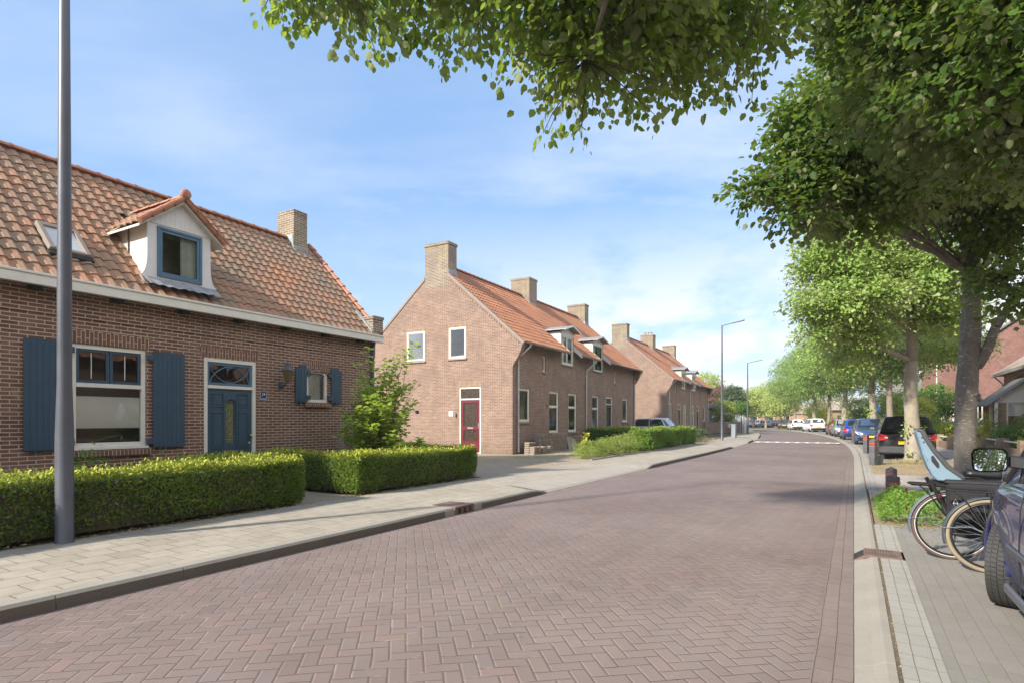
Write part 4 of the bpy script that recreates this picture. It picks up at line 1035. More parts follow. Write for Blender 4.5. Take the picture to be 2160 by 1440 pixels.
# left kerb with its face, one stone per metre, as a single run
for nm, (k0, k1) in (('kerb', (-16, 92)),):
    mb = MB(); s = k0
    while s < k1:
        if abs(s - 7.0) < .01: s += 1.0; continue
        e = .0035; st = 1.0
        for q in range(4):
            a, b = s + q * .25 + (e if q == 0 else 0), s + (q + 1) * .25 - (e if q == 3 else 0)
            za, zb = kz(a), kz(b)
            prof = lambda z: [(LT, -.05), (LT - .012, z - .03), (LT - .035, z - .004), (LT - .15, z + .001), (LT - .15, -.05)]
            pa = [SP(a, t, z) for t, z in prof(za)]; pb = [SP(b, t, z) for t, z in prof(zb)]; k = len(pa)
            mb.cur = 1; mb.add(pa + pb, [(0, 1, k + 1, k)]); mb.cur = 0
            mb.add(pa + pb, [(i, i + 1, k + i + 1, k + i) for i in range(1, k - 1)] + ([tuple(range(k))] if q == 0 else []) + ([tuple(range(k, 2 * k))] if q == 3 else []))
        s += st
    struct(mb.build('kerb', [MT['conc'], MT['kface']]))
ribz = [(-7.72, G0)] + [(-6.3, G0)]
struct(ribbon('pavement', MT['slabs'], -16, 92, [(-7.72, G0), (-6.3, lambda s: G0 - .002), (-5.552, lambda s: kz(s))], step=.3))
# smooth concrete crossing laid on the ramps
struct(ribbon('driveway_crossing', MT['ramp'], 10.3, 17.1, [(-6.27, lambda s: G0 + .004), (-5.555, lambda s: kz(s) + .005)], step=.3))
struct(ribbon('driveway_crossing', MT['ramp'], 32.2, 39.6, [(-6.27, lambda s: G0 + .004), (-5.555, lambda s: kz(s) + .005)], step=.3))
# gardens and drives on the left, behind the pavement
struct(ribbon('garden_ground', MT['soil'], -16, 100, [(-60, G0 - .03), (-7.72, G0 - .02)], step=4))
struct(ribbon('driveway', MT['drive'], 11.45, 25.0, [(-14.5, G0 + .0), (-7.72, G0 + .002)], step=1))
struct(ribbon('driveway', MT['drive'], 34.3, 41.5, [(-22, G0), (-7.72, G0)], step=1))
struct(ribbon('garden_path', MT['drive'], 6.1, 7.4, [(-10.95, G0), (-7.72, G0)], step=.5))
mb = MB()
for (x0, y0, x1, y1) in ((6.1, -2.6, 10.6, -.3),):
    mb.quad((x0, y0, G0 + .006), (x1, y0, G0 + .006), (x1, y1, G0 + .006), (x0, y1, G0 + .006))
o = mb.build('garden_soil', MT['soil']); o.location = (.02, 22.7, 0); o.rotation_euler = (0, 0, RZH); struct(o)
# edging stones along the hedge bed
mb = MB(); s = 18.1
while s < 34: a = [SP(s, -7.68, G0), SP(s + .98, -7.68, G0), SP(s + .98, -7.74, G0), SP(s, -7.74, G0)]; mb.prism(a, (0, 0, .05)); s += 1
struct(mb.build('garden_edging', MT['concd']))
# right side: mountable kerb, strips, parking strip, pavement
RG = .075
mb = MB(); s = -16
while s < 112:
    if True:
        a, b = s + .004, s + .996; prof = [(0.0, -.03), (.004, .018), (.10, .045), (.165, RG + .002), (.21, RG + .004), (.215, -.03)]
        for q in range(2):
            aa = a + (b - a) * q / 2; bb = a + (b - a) * (q + 1) / 2
            pa = [SP(aa, t, z) for t, z in prof]; pb = [SP(bb, t, z) for t, z in prof]; k = len(pa)
            mb.add(pa + pb, [(i, i + 1, k + i + 1, k + i) for i in range(k - 1)] + [tuple(range(k)), tuple(range(k, 2 * k))])
    s += 1
struct(mb.build('kerb', MT['conc']))
struct(ribbon('kerb_joint', MT['soil'], -16, 112, [(.212, RG + .001), (.236, RG + .001)], step=1))
for a, b in ((-16, 6.99), (7.41, 9.2), (13.8, 40)):
    struct(ribbon('paver_strip', MT['strip'], a, b, [(.234, RG + .004), (.452, RG + .004)], step=.5))
struct(ribbon('parking_pavement', MT['parking'], -16, 9.25, [(.452, RG), (6.3, RG)], step=.5))
struct(ribbon('planting_bed', MT['litter'], 9.25, 12.2, [(.25, RG - .01), (3.2, RG - .01)], step=.5))
struct(ribbon('pavement', MT['walk'], 9.25, 12.2, [(3.2, RG), (6.3, RG)], step=.5))
struct(ribbon('pavement', MT['walk'], 12.2, 17.8, [(.25, RG), (6.3, RG)], step=.5))
struct(ribbon('planting_bed', MT['litter'], 17.8, 23.9, [(.452, RG - .005), (3.0, RG - .005)], step=.5))
struct(ribbon('pavement', MT['walk'], 17.8, 112, [(3.0, RG), (6.3, RG)], step=.5))
struct(ribbon('parking_bay', MT['parking'], 23.9, 112, [(.25, RG - .002), (3.0, RG - .002)], step=1))
struct(ribbon('garden_ground', MT['soil'], -16, 112, [(6.3, RG - .005), (40, RG - .01)], step=4))
struct(ribbon('driveway', MT['walk'], 24, 31, [(6.4, RG + .002), (14, RG + .002)], step=1))
# far verge beyond the bend
struct(ribbon('green_verge', MT['grassg'], 88, 124, [(.6, .10), (2.6, .14)], step=1))
struct(ribbon('far_pavement', MT['walk'], 88, 124, [(.05, .08), (.62, .08)], step=1))
struct(ribbon('far_parking', MT['parking'], 88, 124, [(2.6, .10), (22, .10)], step=2))
# speed table marking: two white lines joined by white teeth
mb = MB()
for a, b in ((40.4, 40.75), (41.6, 41.95)):
    mb.quad(SP(a, -5.2, .052), SP(a, -.3, .052), SP(b, -.3, .052), SP(b, -5.2, .052))
for i in range(9):
    t = -5.1 + i * .58; mb.quad(SP(40.75, t, .052), SP(40.75, t + .2, .052), SP(41.6, t + .32, .052), SP(41.6, t + .12, .052))
struct(mb.build('road_marking', MT['whitemark']))
# ---------------------------------------------------------------- drains
D0 = SP(7.5, 0)
def gully(name, label, s, left):
    T = thing(name, label, 'storm drain', SP(s, LT if left else 0.), HD(s))
    if left:   # kerb inlet: cast-iron block with three mouths
        mb = MB(); z1 = G0 + .004
        mb.box(-.25, 0.0, -.03, .25, .46, -.0); mb.box(-.25, .0, z1 - .035, .25, .48, z1); mb.box(-.25, .04, 0, .25, .07, z1 - .035)
        for x in (-.25, -.10, .045, .19): mb.box(x, -.006, -.02, x + .06, .05, z1 - .035)
        mb.box(-.262, -.004, -.03, -.25, .15, z1); mb.box(.25, -.004, -.03, .262, .15, z1)
        mb.build('inlet_box', MT['iron'], T, bevel=.005)
        mb = MB(); mb.box(-.22, .16, z1, .22, .46, z1 + .006); mb.build('cover', MT['iron'], T)
    else:
        mb = MB(); M = None
        for k in range(13): mb.box(-.17, -.06 - k * .026 - .0, RG - .01, .17, -.06 - k * .026 + .012, RG + .015) if k > 1 else None
        mb.box(-.19, -.43, RG - .02, .19, -.09, RG + .008); mb.box(-.19, -.42, RG + .008, -.17, -.10, RG + .016); mb.box(.17, -.42, RG + .008, .19, -.10, RG + .016)
        mb.build('grate', MT['iron'], T)
        mb = MB(); mb.prism([(-.16, 0, -.02), (-.16, 0, .018), (-.16, -.1, RG + .008), (-.16, -.1, -.02)], (.32, 0, 0)); mb.build('inlet_box', MT['iron'], T)
        mb = MB()
        for x in (-.13, -.03, .07):
            mb = MB(); mb.prism([(x, .004, .006), (x, .004, .024), (x, -.085, RG + .008), (x, -.085, RG)], (.06, 0, 0)); mb.build('mouth', MT['blackm'], T)
gully('storm_drain', 'rusty kerb inlet with three mouths set in the left kerb', 7.5, True)
gully('storm_drain', 'rusty brown grate in the right kerb near the bicycle wheel', 7.2, False)
# the kerb stones either side of the left inlet
mb = MB()
for a, b in ((7.0, 7.238), (7.762, 8.0)):
    prof = [(LT, -.05), (LT - .012, G0 - .03), (LT - .035, G0 - .004), (LT - .15, G0 + .001), (LT - .15, -.05)]
    pa = [SP(a, t, z) for t, z in prof]; pb = [SP(b, t, z) for t, z in prof]; k = 5
    mb.add(pa + pb, [(i, i + 1, k + i + 1, k + i) for i in range(k - 1)] + [tuple(range(k)), tuple(range(k, 2 * k))])
struct(mb.build('kerb_end', MT['conc']))
# fallen bits along the right kerb
# ================================================================ STREET LAMPS
def lamp(loc, label, h=7.8, arm=1.35, rot=0., base=.088):
    T = thing('street_lamp', label, 'street lamp', loc, rot, 'tall grey street lamps along the left pavement')
    mb = MB(); mb.lathe([(base * 1.06, -.05), (base * 1.06, .0), (base, .01), (base, 1.2), (base * .80, 1.8), (base * .78, 3), (base * .45, h)], 20); mb.build('pole', MT['steel'], T, autos=40)
    mb = MB(); mb.box(-base * .4, -base * .955, .78, base * .4, -base * .8, 1.12); mb.build('service_door', MT['steel'], T, bevel=.006)
    mb = MB(); mb.tube([(0, 0, h - .03), (.25, 0, h + .02), (arm * .6, 0, h + .11)], .028, 8)
    mb.build('arm', MT['steel'], T)
    mb = MB(); mb.prism([(arm * .5, -.10, h + .06), (arm * .5, .10, h + .06), (arm * 1.15, .13, h + .19), (arm * 1.22, 0, h + .20), (arm * 1.15, -.13, h + .19)], (0, 0, .06)); mb.build('lamp_head', MT['galv'], T, bevel=.02)
    return T
rr = math.atan2(-.515, .857)
lamp((-5.05, 6.42, G0), 'closest grey lamp post, standing against the clipped hedge and rising out of the picture', rot=rr, h=7.9)
lamp(SP(38.2, -6.95, G0) if False else Vector(((1523 - 1080) / 1200 * 38.5, 38.5, G0)), 'grey street lamp behind the two box hedges, with its head against the clouds', rot=rr, h=7.75, arm=1.2)
lamp(Vector(((1577 - 1080) / 1200 * 56, 56, G0)), 'grey street lamp at the corner of the wooden fence', rot=rr + .1, h=7.0, arm=1.1, base=.1)
lamp(Vector(((1560 - 1080) / 1200 * 92, 92, G0)), 'farthest thin street lamp above the willow trees', rot=rr + .2, h=6.3, arm=1.6, base=.06)
# ================================================================ BOLLARDS
def bollard(label, loc, rz, h, w=.15):
    T = thing('bollard', label, 'bollard', loc, rz, 'dark posts with red reflector bands beside the parking bays')
    mb = MB(); hw = w / 2; mb.box(-hw, -hw, -.05, hw, hw, h - .03)
    mb.add([(-hw, -hw, h - .03), (hw, -hw, h - .03), (hw, hw, h - .03), (-hw, hw, h - .03), (-.01, -.01, h + .02), (.01, -.01, h + .02), (.01, .01, h + .02), (-.01, .01, h + .02)],
           [(4, 5, 6, 7), (0, 1, 5, 4), (1, 2, 6, 5), (2, 3, 7, 6), (3, 0, 4, 7)])
    mb.build('post', flat('bollard_recycled_plastic', (.085, .088, .095), .75, var=.35, bump=.4), T, bevel=.008)
    mb = MB()
    for z in (h - .14, h - .23): mb.box(-hw - .003, -hw - .003, z, hw + .003, hw + .003, z + .022)
    mb.build('reflector_band', flat('red_reflector', (.62, .05, .03), .35), T); return T
def gpt(px, py, zg):   # a ground point seen at a pixel, for a ground level
    D = (1.5 - zg) * 1200 / (py - 885); return Vector(((px - 1080) / 1200 * D, D, zg))
for lab, p, rz, h in (('front bollard of the near pair, standing in the bright ground cover', gpt(1884, 1052, RG), .4, .43), ('bollard half hidden behind its twin at the ground cover', gpt(1880, 1030, RG), .5, .44),
                  ('bollard beside the grey green bucket', gpt(1842, 980, RG), .5, .82), ('bollard just left of the black car', gpt(1827, 955, RG), .5, .80), ('farther bollard in front of the dark blue car', gpt(1802, 935, RG), .5, .85)):
    bollard(lab, p, rz, h, .155 if p.y < 14 else .17)
bk = thing('bucket', 'grey green bucket on the ground by a bollard', 'bucket', gpt(1855, 978, RG))
mb = MB(); mb.lathe([(.10, 0), (.13, .28), (.138, .285), (.138, .30), (.122, .30), (.095, .02)], 16); mb.build('pail', flat('bucket_plastic', (.17, .20, .17), .6), bk, autos=40)
mb = MB(); mb.tube([(.135 * math.cos(a), .02, .28 + .0 * a - .09 * math.sin(a)) for a in [i * math.pi / 10 for i in range(11)]], .005, 5); mb.build('handle', MT['galv'], bk)
# utility box and mailbox by the wooden fence
ub = thing('utility_cabinet', 'slim grey utility cabinet in front of the wooden fence', 'cabinet', gpt(1548, 922.5, G0), math.atan2(.868, .496))
mb = MB(); mb.box(-.3, -.16, 0, .3, .16, 1.03); mb.build('cabinet_body', MT['galv'], ub, bevel=.02)
mb = MB(); mb.box(-.33, -.19, 1.03, .33, .19, 1.08); mb.build('lid', MT['galv'], ub, bevel=.01)
# loose concrete blocks stacked in front of house 2
def stack(x, y, nx, nz, label, seed, top=None):
    rnd = random.Random(seed); T = thing('concrete_block_stack', label, 'paver stack', Vector((.02, 22.7, 0)) + Matrix.Rotation(RZH, 3, 'Z') @ Vector((x, y, G0)), RZH, 'stacks of ribbed concrete blocks beside the wall')
    for i in range(nx):
        for k in range(nz - (rnd.random() < .15)):
            mb = MB(); jx, jy = rnd.uniform(-.012, .012), rnd.uniform(-.015, .015); w_, h_ = .27, .068
            x0 = i * .31 + jx; z0 = k * (h_ + .014)
            o = []
            for q in range(9): o.append((x0 + w_ * q / 8, -.12 + jy + (rnd.uniform(.03, .07) if (q + k) % 3 == 0 else rnd.uniform(0, .015))))
            for q in range(9): o.append((x0 + w_ * (1 - q / 8), .11 + jy - rnd.uniform(0, .02)))
            mb.prism([(a, b, z0) for a, b in o], (0, 0, h_)); mb.build('block', MT['concp'], T)
stack(1.30, -.42, 8, 10, 'tall stack of ribbed concrete blocks between the gutter pipe and the leaning slabs', 3)
stack(3.85, -.42, 1, 7, 'shorter end stack of ribbed blocks beside the leaning slabs', 6)
stack(1.0, -.75, 3, 4, 'low row of ribbed blocks in front of the tall stack', 9)
stack(.30, -.72, 2, 4, 'small block stack at the corner by the gutter pipe', 4)
stack(.52, -.36, 2, 6, 'block pile leaning on the wall behind the corner stack', 12)
for i, (x, ln) in enumerate(((4.5, .62), (4.85, .66), (5.25, .60))):
    T = thing('concrete_slab', ['thin slab leaning on the wall next to the block stack', 'middle slab leaning on the wall', 'wide pale slab leaning on the wall nearest the loose shrub'][i], 'slab', Vector((.02, 22.7, 0)) + Matrix.Rotation(RZH, 3, 'Z') @ Vector((x, -.12, G0)), RZH, 'slabs leaning against the house wall')
    mb = MB(); mb.box(0, -.03, 0, (.06, .32, .5)[i], .03, ln, M=Matrix.Rotation(R_(-18), 4, 'X') @ Matrix.Rotation(R_(14), 4, 'Y')); T.location.z += .01; T.location += Matrix.Rotation(RZH, 3, 'Z') @ Vector((0, -.15, 0))
    mb.build('slab', MT['conc'], T, bevel=.004)
# ================================================================ FOLIAGE
NR = np.random.default_rng(11)
T_LEAF = (np.array([(0, 0, 0), (.42, .28, .07), (.36, .74, .05), (0, 1.08, -.10), (-.36, .74, .05), (-.42, .28, .07)]), [(0, 1, 2, 3), (0, 3, 4, 5)])
T_LONG = (np.array([(0, 0, 0), (.19, .35, .05), (.17, .72, .03), (0, 1.1, -.08), (-.17, .72, .03), (-.19, .35, .05)]), [(0, 1, 2, 3), (0, 3, 4, 5)])
T_QUAD = (np.array([(0, 0, 0), (.45, .5, .06), (0, 1.05, -.03), (-.45, .5, .06)]), [(0, 1, 2, 3)])
T_NEED = (np.array([(-.10, 0, 0), (.10, 0, 0), (.22, .6, .02), (.0, 1.05, 0), (-.22, .6, .02)]), [(0, 1, 2, 3, 4)])
def unit(a): return a / np.maximum(1e-9, np.linalg.norm(a, axis=1, keepdims=True))
def leaf_mesh(name, P, tip, nrm, size, tmpl, mat, parent=None):
    tv, tf = tmpl; N = len(P); y = unit(tip); z = nrm - y * np.sum(nrm * y, 1, keepdims=True); z = unit(z); x = np.cross(y, z)
    size = np.asarray(size).reshape(-1, 1)
    k = len(tv); V = np.empty((N, k, 3))
    for i in range(k): V[:, i] = P + size * (x * tv[i, 0] + y * tv[i, 1] + z * tv[i, 2])
    me = bpy.data.meshes.new(name); nf = len(tf); ls = [len(f) for f in tf]
    me.vertices.add(N * k); me.vertices.foreach_set('co', V.reshape(-1).astype(np.float32))
    loops = np.concatenate([np.array(f) for f in tf]); L = (np.arange(N)[:, None] * k + loops[None]).reshape(-1)
    me.loops.add(len(L)); me.loops.foreach_set('vertex_index', L.astype(np.int32))
    tot = np.tile(ls, N); st = np.concatenate([[0], np.cumsum(tot)[:-1]])
    me.polygons.add(N * nf); me.polygons.foreach_set('loop_start', st.astype(np.int32)); me.polygons.foreach_set('loop_total', tot.astype(np.int32))
    me.materials.append(mat); me.update(calc_edges=True); me.validate()
    o = bpy.data.objects.new(name, me); S.collection.objects.link(o)
    if parent is not None: o.parent = parent
    return o
def rdir(n, flat_=1.): d = NR.normal(size=(n, 3)); d[:, 2] *= flat_; return unit(d)
def sprays(C, out, n_per, rad, size, droop=.35, flatn=.35, hang=0.):
    """leaves in flat sprays round cluster centres C with outward direction out"""
    M = len(C); idx = np.repeat(np.arange(M), n_per); N = len(idx)
    cn = np.array([0, 0, 1.]) + out * .45 + NR.normal(size=(M, 3)) * .25; cn = unit(cn)
    d = NR.normal(size=(N, 3)); n = cn[idx]; d -= n * np.sum(d * n, 1, keepdims=True) * (1 - flatn); d = unit(d)
    r = rad * np.sqrt(NR.random((N, 1))) * NR.uniform(.7, 1.25, (M, 1))[idx]
    P = C[idx] + d * r; P[:, 2] -= droop * (r[:, 0] ** 2) / max(rad, 1e-3)
    tip = d * .7 + out[idx] * .5 + NR.normal(size=(N, 3)) * .45; tip[:, 2] -= .35 + hang
    nn = n + NR.normal(size=(N, 3)) * .38
    return P, tip, nn, size * NR.uniform(.45, 1.3, N)
def lobe_points(lobes, M, shell=.55):
    w_ = np.array([l[6] if len(l) > 6 else l[3] * l[4] * l[5] for l in lobes]); w_ = w_ / w_.sum(); ids = NR.choice(len(lobes), M, p=w_)
    d = rdir(M); r = 1 - (1 - shell) * NR.random((M, 1)) ** 1.3
    L = np.array([l[:6] for l in lobes])[ids]
    P = L[:, :3] + d * L[:, 3:6] * r * NR.uniform(.86, 1.08, (M, 1))
    return P, d
def crown(parent, lobes, M, n_per, rad, size, mat, tmpl=T_LEAF, shell=.5, droop=.35, hang=0., name='crown', keep=None, extra=None):
    C, d = lobe_points(lobes, M, shell)
    if keep is not None: k = keep(C); C, d = C[k], d[k]
    if extra is not None: C = np.concatenate([C, extra[0]]); d = np.concatenate([d, extra[1]])
    return leaf_mesh(name, *sprays(C, d, n_per, rad, size, droop, hang=hang), tmpl, mat, parent), C
def limb(mb, a, b, r0, r1, sag=.0, n=6, seed=0, wig=.05):
    rnd = random.Random(seed); a = Vector(a); b = Vector(b); P = []; Rr = []
    for i in range(n + 1):
        f = i / n; p = a.lerp(b, f) + Vector((0, 0, sag * math.sin(math.pi * f))); w_ = wig * (b - a).length * math.sin(math.pi * f)
        p += Vector((rnd.uniform(-1, 1), rnd.uniform(-1, 1), rnd.uniform(-1, 1))) * w_ * .4; P.append(p); Rr.append(r0 + (r1 - r0) * f)
    mb.ring(P, Rr, 8 if r0 > .05 else 5); return P
def trunk_tree(name, label, cat, base, r, fork, lobes, M, n_per, rad, size, mat, bark, group=None, twigs=40, tmpl=T_LEAF, shell=.5, droop=.35, lean=(0, 0), limbs=None, extra=None, keep=None, knots=0):
    T = thing(name, label, cat, base, 0, group); bx = Vector(base); mb = MB()
    # trunk with a flared foot and slight unevenness
    P = []; Rr = []; rnd = random.Random(int(base[0] * 10)); top = Vector((lean[0], lean[1], fork))
    for i in range(13):
        f = i / 12; P.append(Vector((top.x * f + math.sin(f * 5 + base[0]) * r * .25, top.y * f + math.cos(f * 4) * r * .15, fork * f - .1 * (1 - f))))
        Rr.append(r * (1 + .45 * max(0, 1 - f * 9) ** 2) * (1 - .22 * f) * (1 + rnd.uniform(-.05, .05)))
    mb.ring(P, Rr, 20)
    trunkM = mb; lobesL = [(l[0], l[1], l[2]) for l in lobes]
    bm_ = MB(); ends = []; zt = max(l[2] for l in lobes); cx_ = sum(l[0] for l in lobes) / len(lobes) * .35; cy_ = sum(l[1] for l in lobes) / len(lobes) * .35
    ld = [P[-1] + Vector((cx_ * f * f, cy_ * f * f, (zt - fork) * f)) + Vector((math.sin(f * 9) * .10, math.cos(f * 7) * .10, 0)) * f for f in [q / 8 for q in range(9)]]
    bm_.ring(ld, [r * .76 * (1 - .85 * q / 8) for q in range(9)], 10)
    for i, l in enumerate(limbs if limbs else lobesL):
        e = Vector(l[:3]); hd_ = Vector((e.x, e.y, 0)).length; zs = max(fork - .3, min(zt - .3, e.z - .75 * hd_)); f = min(7.9, max(0, (zs - fork) / max(.1, zt - fork) * 8))
        st = ld[int(f)].lerp(ld[min(8, int(f) + 1)], f - int(f)); low = e.z < fork + 1.2; q = limb(bm_, st, e, r * (.16 if low else .34) * (1 - .05 * f), r * .06, sag=(.05 if low else -.05) * (e - st).length, seed=i, wig=.05, n=7); ends.append(q)
    ends.append(ld)
    cr, C = crown(T, lobes, M, n_per, rad, size, mat, tmpl, shell, droop, keep=keep, extra=extra)
    tw = MB(); sel = NR.choice(len(C), min(twigs, len(C)), replace=False)
    allp = [p for q in ends for p in q[1:]]
    for i in sel:
        c = Vector(C[i]); p = min(allp, key=lambda u: (u - c).length + max(0, u.z - c.z) * .6); limb(tw, p, c, .030, .008, sag=.05 * (c - p).length, n=4, seed=int(i), wig=.12)
    trunkM.build('trunk', bark, T, smooth=True)
    if bm_.v: bm_.build('limbs', bark, T, smooth=True)
    if tw.v: stuff(tw.build('twigs', MT['twig'], T, smooth=True))
    return T
def seg_pts(pts, n):   # centres spread along a polyline in 3-D
    out = []; 
    for (a, b) in zip(pts, pts[1:]):
        for i in range(n): f = NR.random(); out.append([a[k] + (b[k] - a[k]) * f for k in range(3)])
    return np.array(out)

# ---------------------------------------------------------------- hedges: a clipped block of small leaves over a dark core
def hedge(name, label, path, width, h, mat, leaf=.035, dens=900, cat='hedge', tmpl=T_NEED, rough=.04, group=None, z0=G0, core=True, droop=0):
    """path: world points along the middle; leaves stand out of the clipped surface"""
    T = thing(name, label, cat, (path[0][0], path[0][1], z0), 0, group); o0 = Vector((path[0][0], path[0][1], z0))
    Ps, Ts, Ns = [], [], []; cb = MB()
    pts = [Vector((p[0], p[1], z0)) for p in path]
    for i, (a, b) in enumerate(zip(pts, pts[1:])):
        d = (b - a); L = d.length; d.normalize(); sd = Vector((d.y, -d.x, 0)); hw = width / 2
        a2 = a - d * (hw if i > 0 else 0); b2 = b + d * (hw if i < len(pts) - 2 else 0); L2 = (b2 - a2).length
        if core:
            c = [a2 + sd * (hw - .09) + d * .08, b2 + sd * (hw - .09) - d * .08, b2 - sd * (hw - .09) - d * .08, a2 - sd * (hw - .09) + d * .08]
            cb.prism([p - o0 + Vector((0, 0, .04)) for p in c], (0, 0, h - .14))
        def surf(n_, f):
            u = NR.random(n_); v = NR.random(n_)
            if f == 'top': P = np.array([list(a2 + d * (L2 * x) + sd * (hw * (2 * y - 1))) for x, y in zip(u, v)]); P[:, 2] = z0 + h; N_ = np.tile([0, 0, 1.], (n_, 1))
            elif f in ('r', 'l'):
                s_ = 1 if f == 'r' else -1; P = np.array([list(a2 + d * (L2 * x) + sd * (hw * s_)) for x in u]); P[:, 2] = z0 + .02 + v ** .95 * (h - .02); N_ = np.tile(list(sd * s_), (n_, 1))
            else:
                e = b2 if f == 'e' else a2; s_ = 1 if f == 'e' else -1; P = np.array([list(e + sd * (hw * (2 * x - 1))) for x in u]); P[:, 2] = z0 + .02 + v * (h - .02); N_ = np.tile(list(d * s_), (n_, 1))
            return P, N_.astype(float)
        for f, ar in (('top', L2 * width), ('r', L2 * h), ('l', L2 * h), ('e', width * h), ('s', width * h)):
            n_ = int(ar * dens * (1.25 if f == 'top' else 1)); 
            if n_ < 1: continue
            P, N_ = surf(n_, f)
            # low-frequency unevenness of the clipped face, tucked in towards the foot
            und = .5 * np.sin(P[:, 0] * 3.1 + P[:, 2] * 4) + .5 * np.sin(P[:, 1] * 4.3 - P[:, 2] * 3 + 1)
            rnd = NR.random(n_) ** 2
            off = rough * und - rnd * .13
            if f != 'top': off -= .10 * np.clip(1 - (P[:, 2] - z0) / .18, 0, 1); off -= .05 * np.clip((P[:, 2] - z0 - h + .08) / .08, 0, 1)
            else: off += NR.random(n_) ** 5 * .085
            P = P + N_ * off[:, None]; Ps.append(P - np.array(o0))
            t = N_ * .55 + NR.normal(size=(n_, 3)) * .55; t[:, 2] += .35 - droop
            if f == 'top': t = N_ * .5 + NR.normal(size=(n_, 3)) * .6
            Ts.append(t); Ns.append(N_ * .9 + np.array([0, 0, .5]) + NR.normal(size=(n_, 3)) * .45)
    P = np.concatenate(Ps); leaf_mesh('foliage', P, np.concatenate(Ts), np.concatenate(Ns), leaf * NR.uniform(.6, 1.3, len(P)), tmpl, mat, T)
    if core: cb.build('twig_core', MT['twig'], T)
    return T
hy = .73
hedge('yew_hedge', 'long clipped yew hedge behind the near lamp post', [SP(6.07 - 13, -8.12), SP(5.97, -8.12), SP(5.92, -10.35)], .66, hy, MT['yew'], .044, 2900, group='clipped yew hedges round the front garden')
hedge('yew_hedge', 'clipped yew hedge running back to the house at the left picture edge', [SP(1.2, -8.5), SP(1.0, -10.6)], .6, hy + .03, MT['yew'], .045, 1500, group='clipped yew hedges round the front garden')
hedge('yew_hedge', 'U-shaped clipped yew hedge round the leafy shrub', [SP(7.78, -10.7), SP(7.78, -8.1), SP(11.0, -8.1), SP(11.05, -10.8)], .62, hy - .02, MT['yew'], .044, 2900, group='clipped yew hedges round the front garden')
hedge('box_hedge', 'dense leafy clipped hedge at the pavement in front of the brick house', [SP(24.6, -8.15), SP(33.9, -8.15)], .9, .92, MT['privet'], .06, 1300, rough=.09, tmpl=T_LEAF, group='leafy hedges in front of the row houses')
hedge('box_hedge', 'hedge running from the house wall to the pavement hedge', [SP(26.2, -8.9), SP(27.3, -11.6)], .8, .95, MT['privet'], .06, 1100, rough=.06, tmpl=T_LEAF, group='leafy hedges in front of the row houses')
# loose shrubs built from sprays
def shrub(name, label, base, lobes, M, n_per, rad, size, mat, stems=8, tmpl=T_LEAF, cat='shrub', group=None, shell=.2, droop=.2, hang=0., stemr=.012):
    T = thing(name, label, cat, base, 0, group); C, d = lobe_points(lobes, M, shell); C[:, 2] = np.maximum(C[:, 2], .05)
    leaf_mesh('foliage', *sprays(C, d, n_per, rad, size, droop, hang=hang), tmpl, mat, T)
    mb = MB()
    for i in range(stems):
        c = Vector(C[NR.integers(len(C))]); limb(mb, (random.uniform(-.06, .06), random.uniform(-.06, .06), -.02), c, stemr, stemr * .4, sag=.1 * c.length, n=5, seed=i, wig=.08)
    if stems: mb.build('stems', MT['bark3'], T, smooth=True)
    return T
# the open, broad-leaved shrub by the corner of the first house
bp = SP(9.8, -9.45, G0); T = thing('leafy_shrub', 'tall open shrub with broad yellow-green leaves in front of the house corner', 'shrub', bp)
stm = MB(); LP, LT_, LN = [], [], []
rnd = random.Random(8)
for i in range(98):
    a = rnd.uniform(0, 2 * math.pi); el = rnd.uniform(.10, 1.4) ** .9; ln = rnd.uniform(.85, 1.95) * (1.2 if el > .9 else .95)
    if i < 5: ln = 2.35 + .12 * i; el = 1.36 - .05 * i
    e = Vector((math.cos(a) * math.cos(el) * ln * .68, math.sin(a) * math.cos(el) * ln * .68, .35 + math.sin(el) * ln * 1.05)); Pn = limb(stm, (rnd.uniform(-.1, .1), rnd.uniform(-.1, .1), 0), e, .012, .004, sag=.12 * ln, n=10, seed=i, wig=.06)
    for q in range(3, 11):
        for r in range(9):
            p = Pn[min(q, 10)] + Vector((rnd.uniform(-.09, .09), rnd.uniform(-.09, .09), rnd.uniform(-.08, .08))); b = rnd.uniform(0, 2 * math.pi)
            dirp = (e - Pn[2]).normalized(); t = dirp * .45 + Vector((math.cos(b), math.sin(b), rnd.uniform(-.35, .35)))
            LP.append(p); LT_.append(t); LN.append(Vector((rnd.uniform(-.5, .5), rnd.uniform(-.5, .5), 1)))
LP = np.array([list(p) for p in LP]); leaf_mesh('foliage', LP, np.array([list(p) for p in LT_]), np.array([list(p) for p in LN]), .115 * NR.uniform(.55, 1.15, len(LP)), T_LEAF, MT['magn'], T)
stm.build('stems', MT['bark3'], T, smooth=True)
shrub('small_shrub', 'low bush under the tall window of the bungalow', SP(4.0, -9.9, G0), [(0, 0, .42, .42, .42, .36), (.1, 0, .75, .25, .25, .18)], 60, 9, .16, .075, MT['green'], 9, tmpl=T_LONG)
shrub('small_shrub', 'low yellow-green bush behind the hedge left of the blue door', SP(5.0, -9.4, G0), [(0, 0, .45, .7, .5, .40)], 160, 12, .14, .05, MT['yew'], 5, tmpl=T_LONG)
shrub('loose_shrub', 'loose sunlit yellow-green shrub at the pavement beside the box hedge', SP(21.3, -8.25, G0), [(-1.35, -2.1, .30, .5, .5, .34), (-.65, -1.1, .34, .6, .6, .40), (0, 0, .36, .62, .62, .42), (.75, 1.2, .38, .7, .7, .42), (1.2, 2., .42, .55, .55, .45)], 1300, 14, .13, .05, MT['privetL'], 30, tmpl=T_LONG)
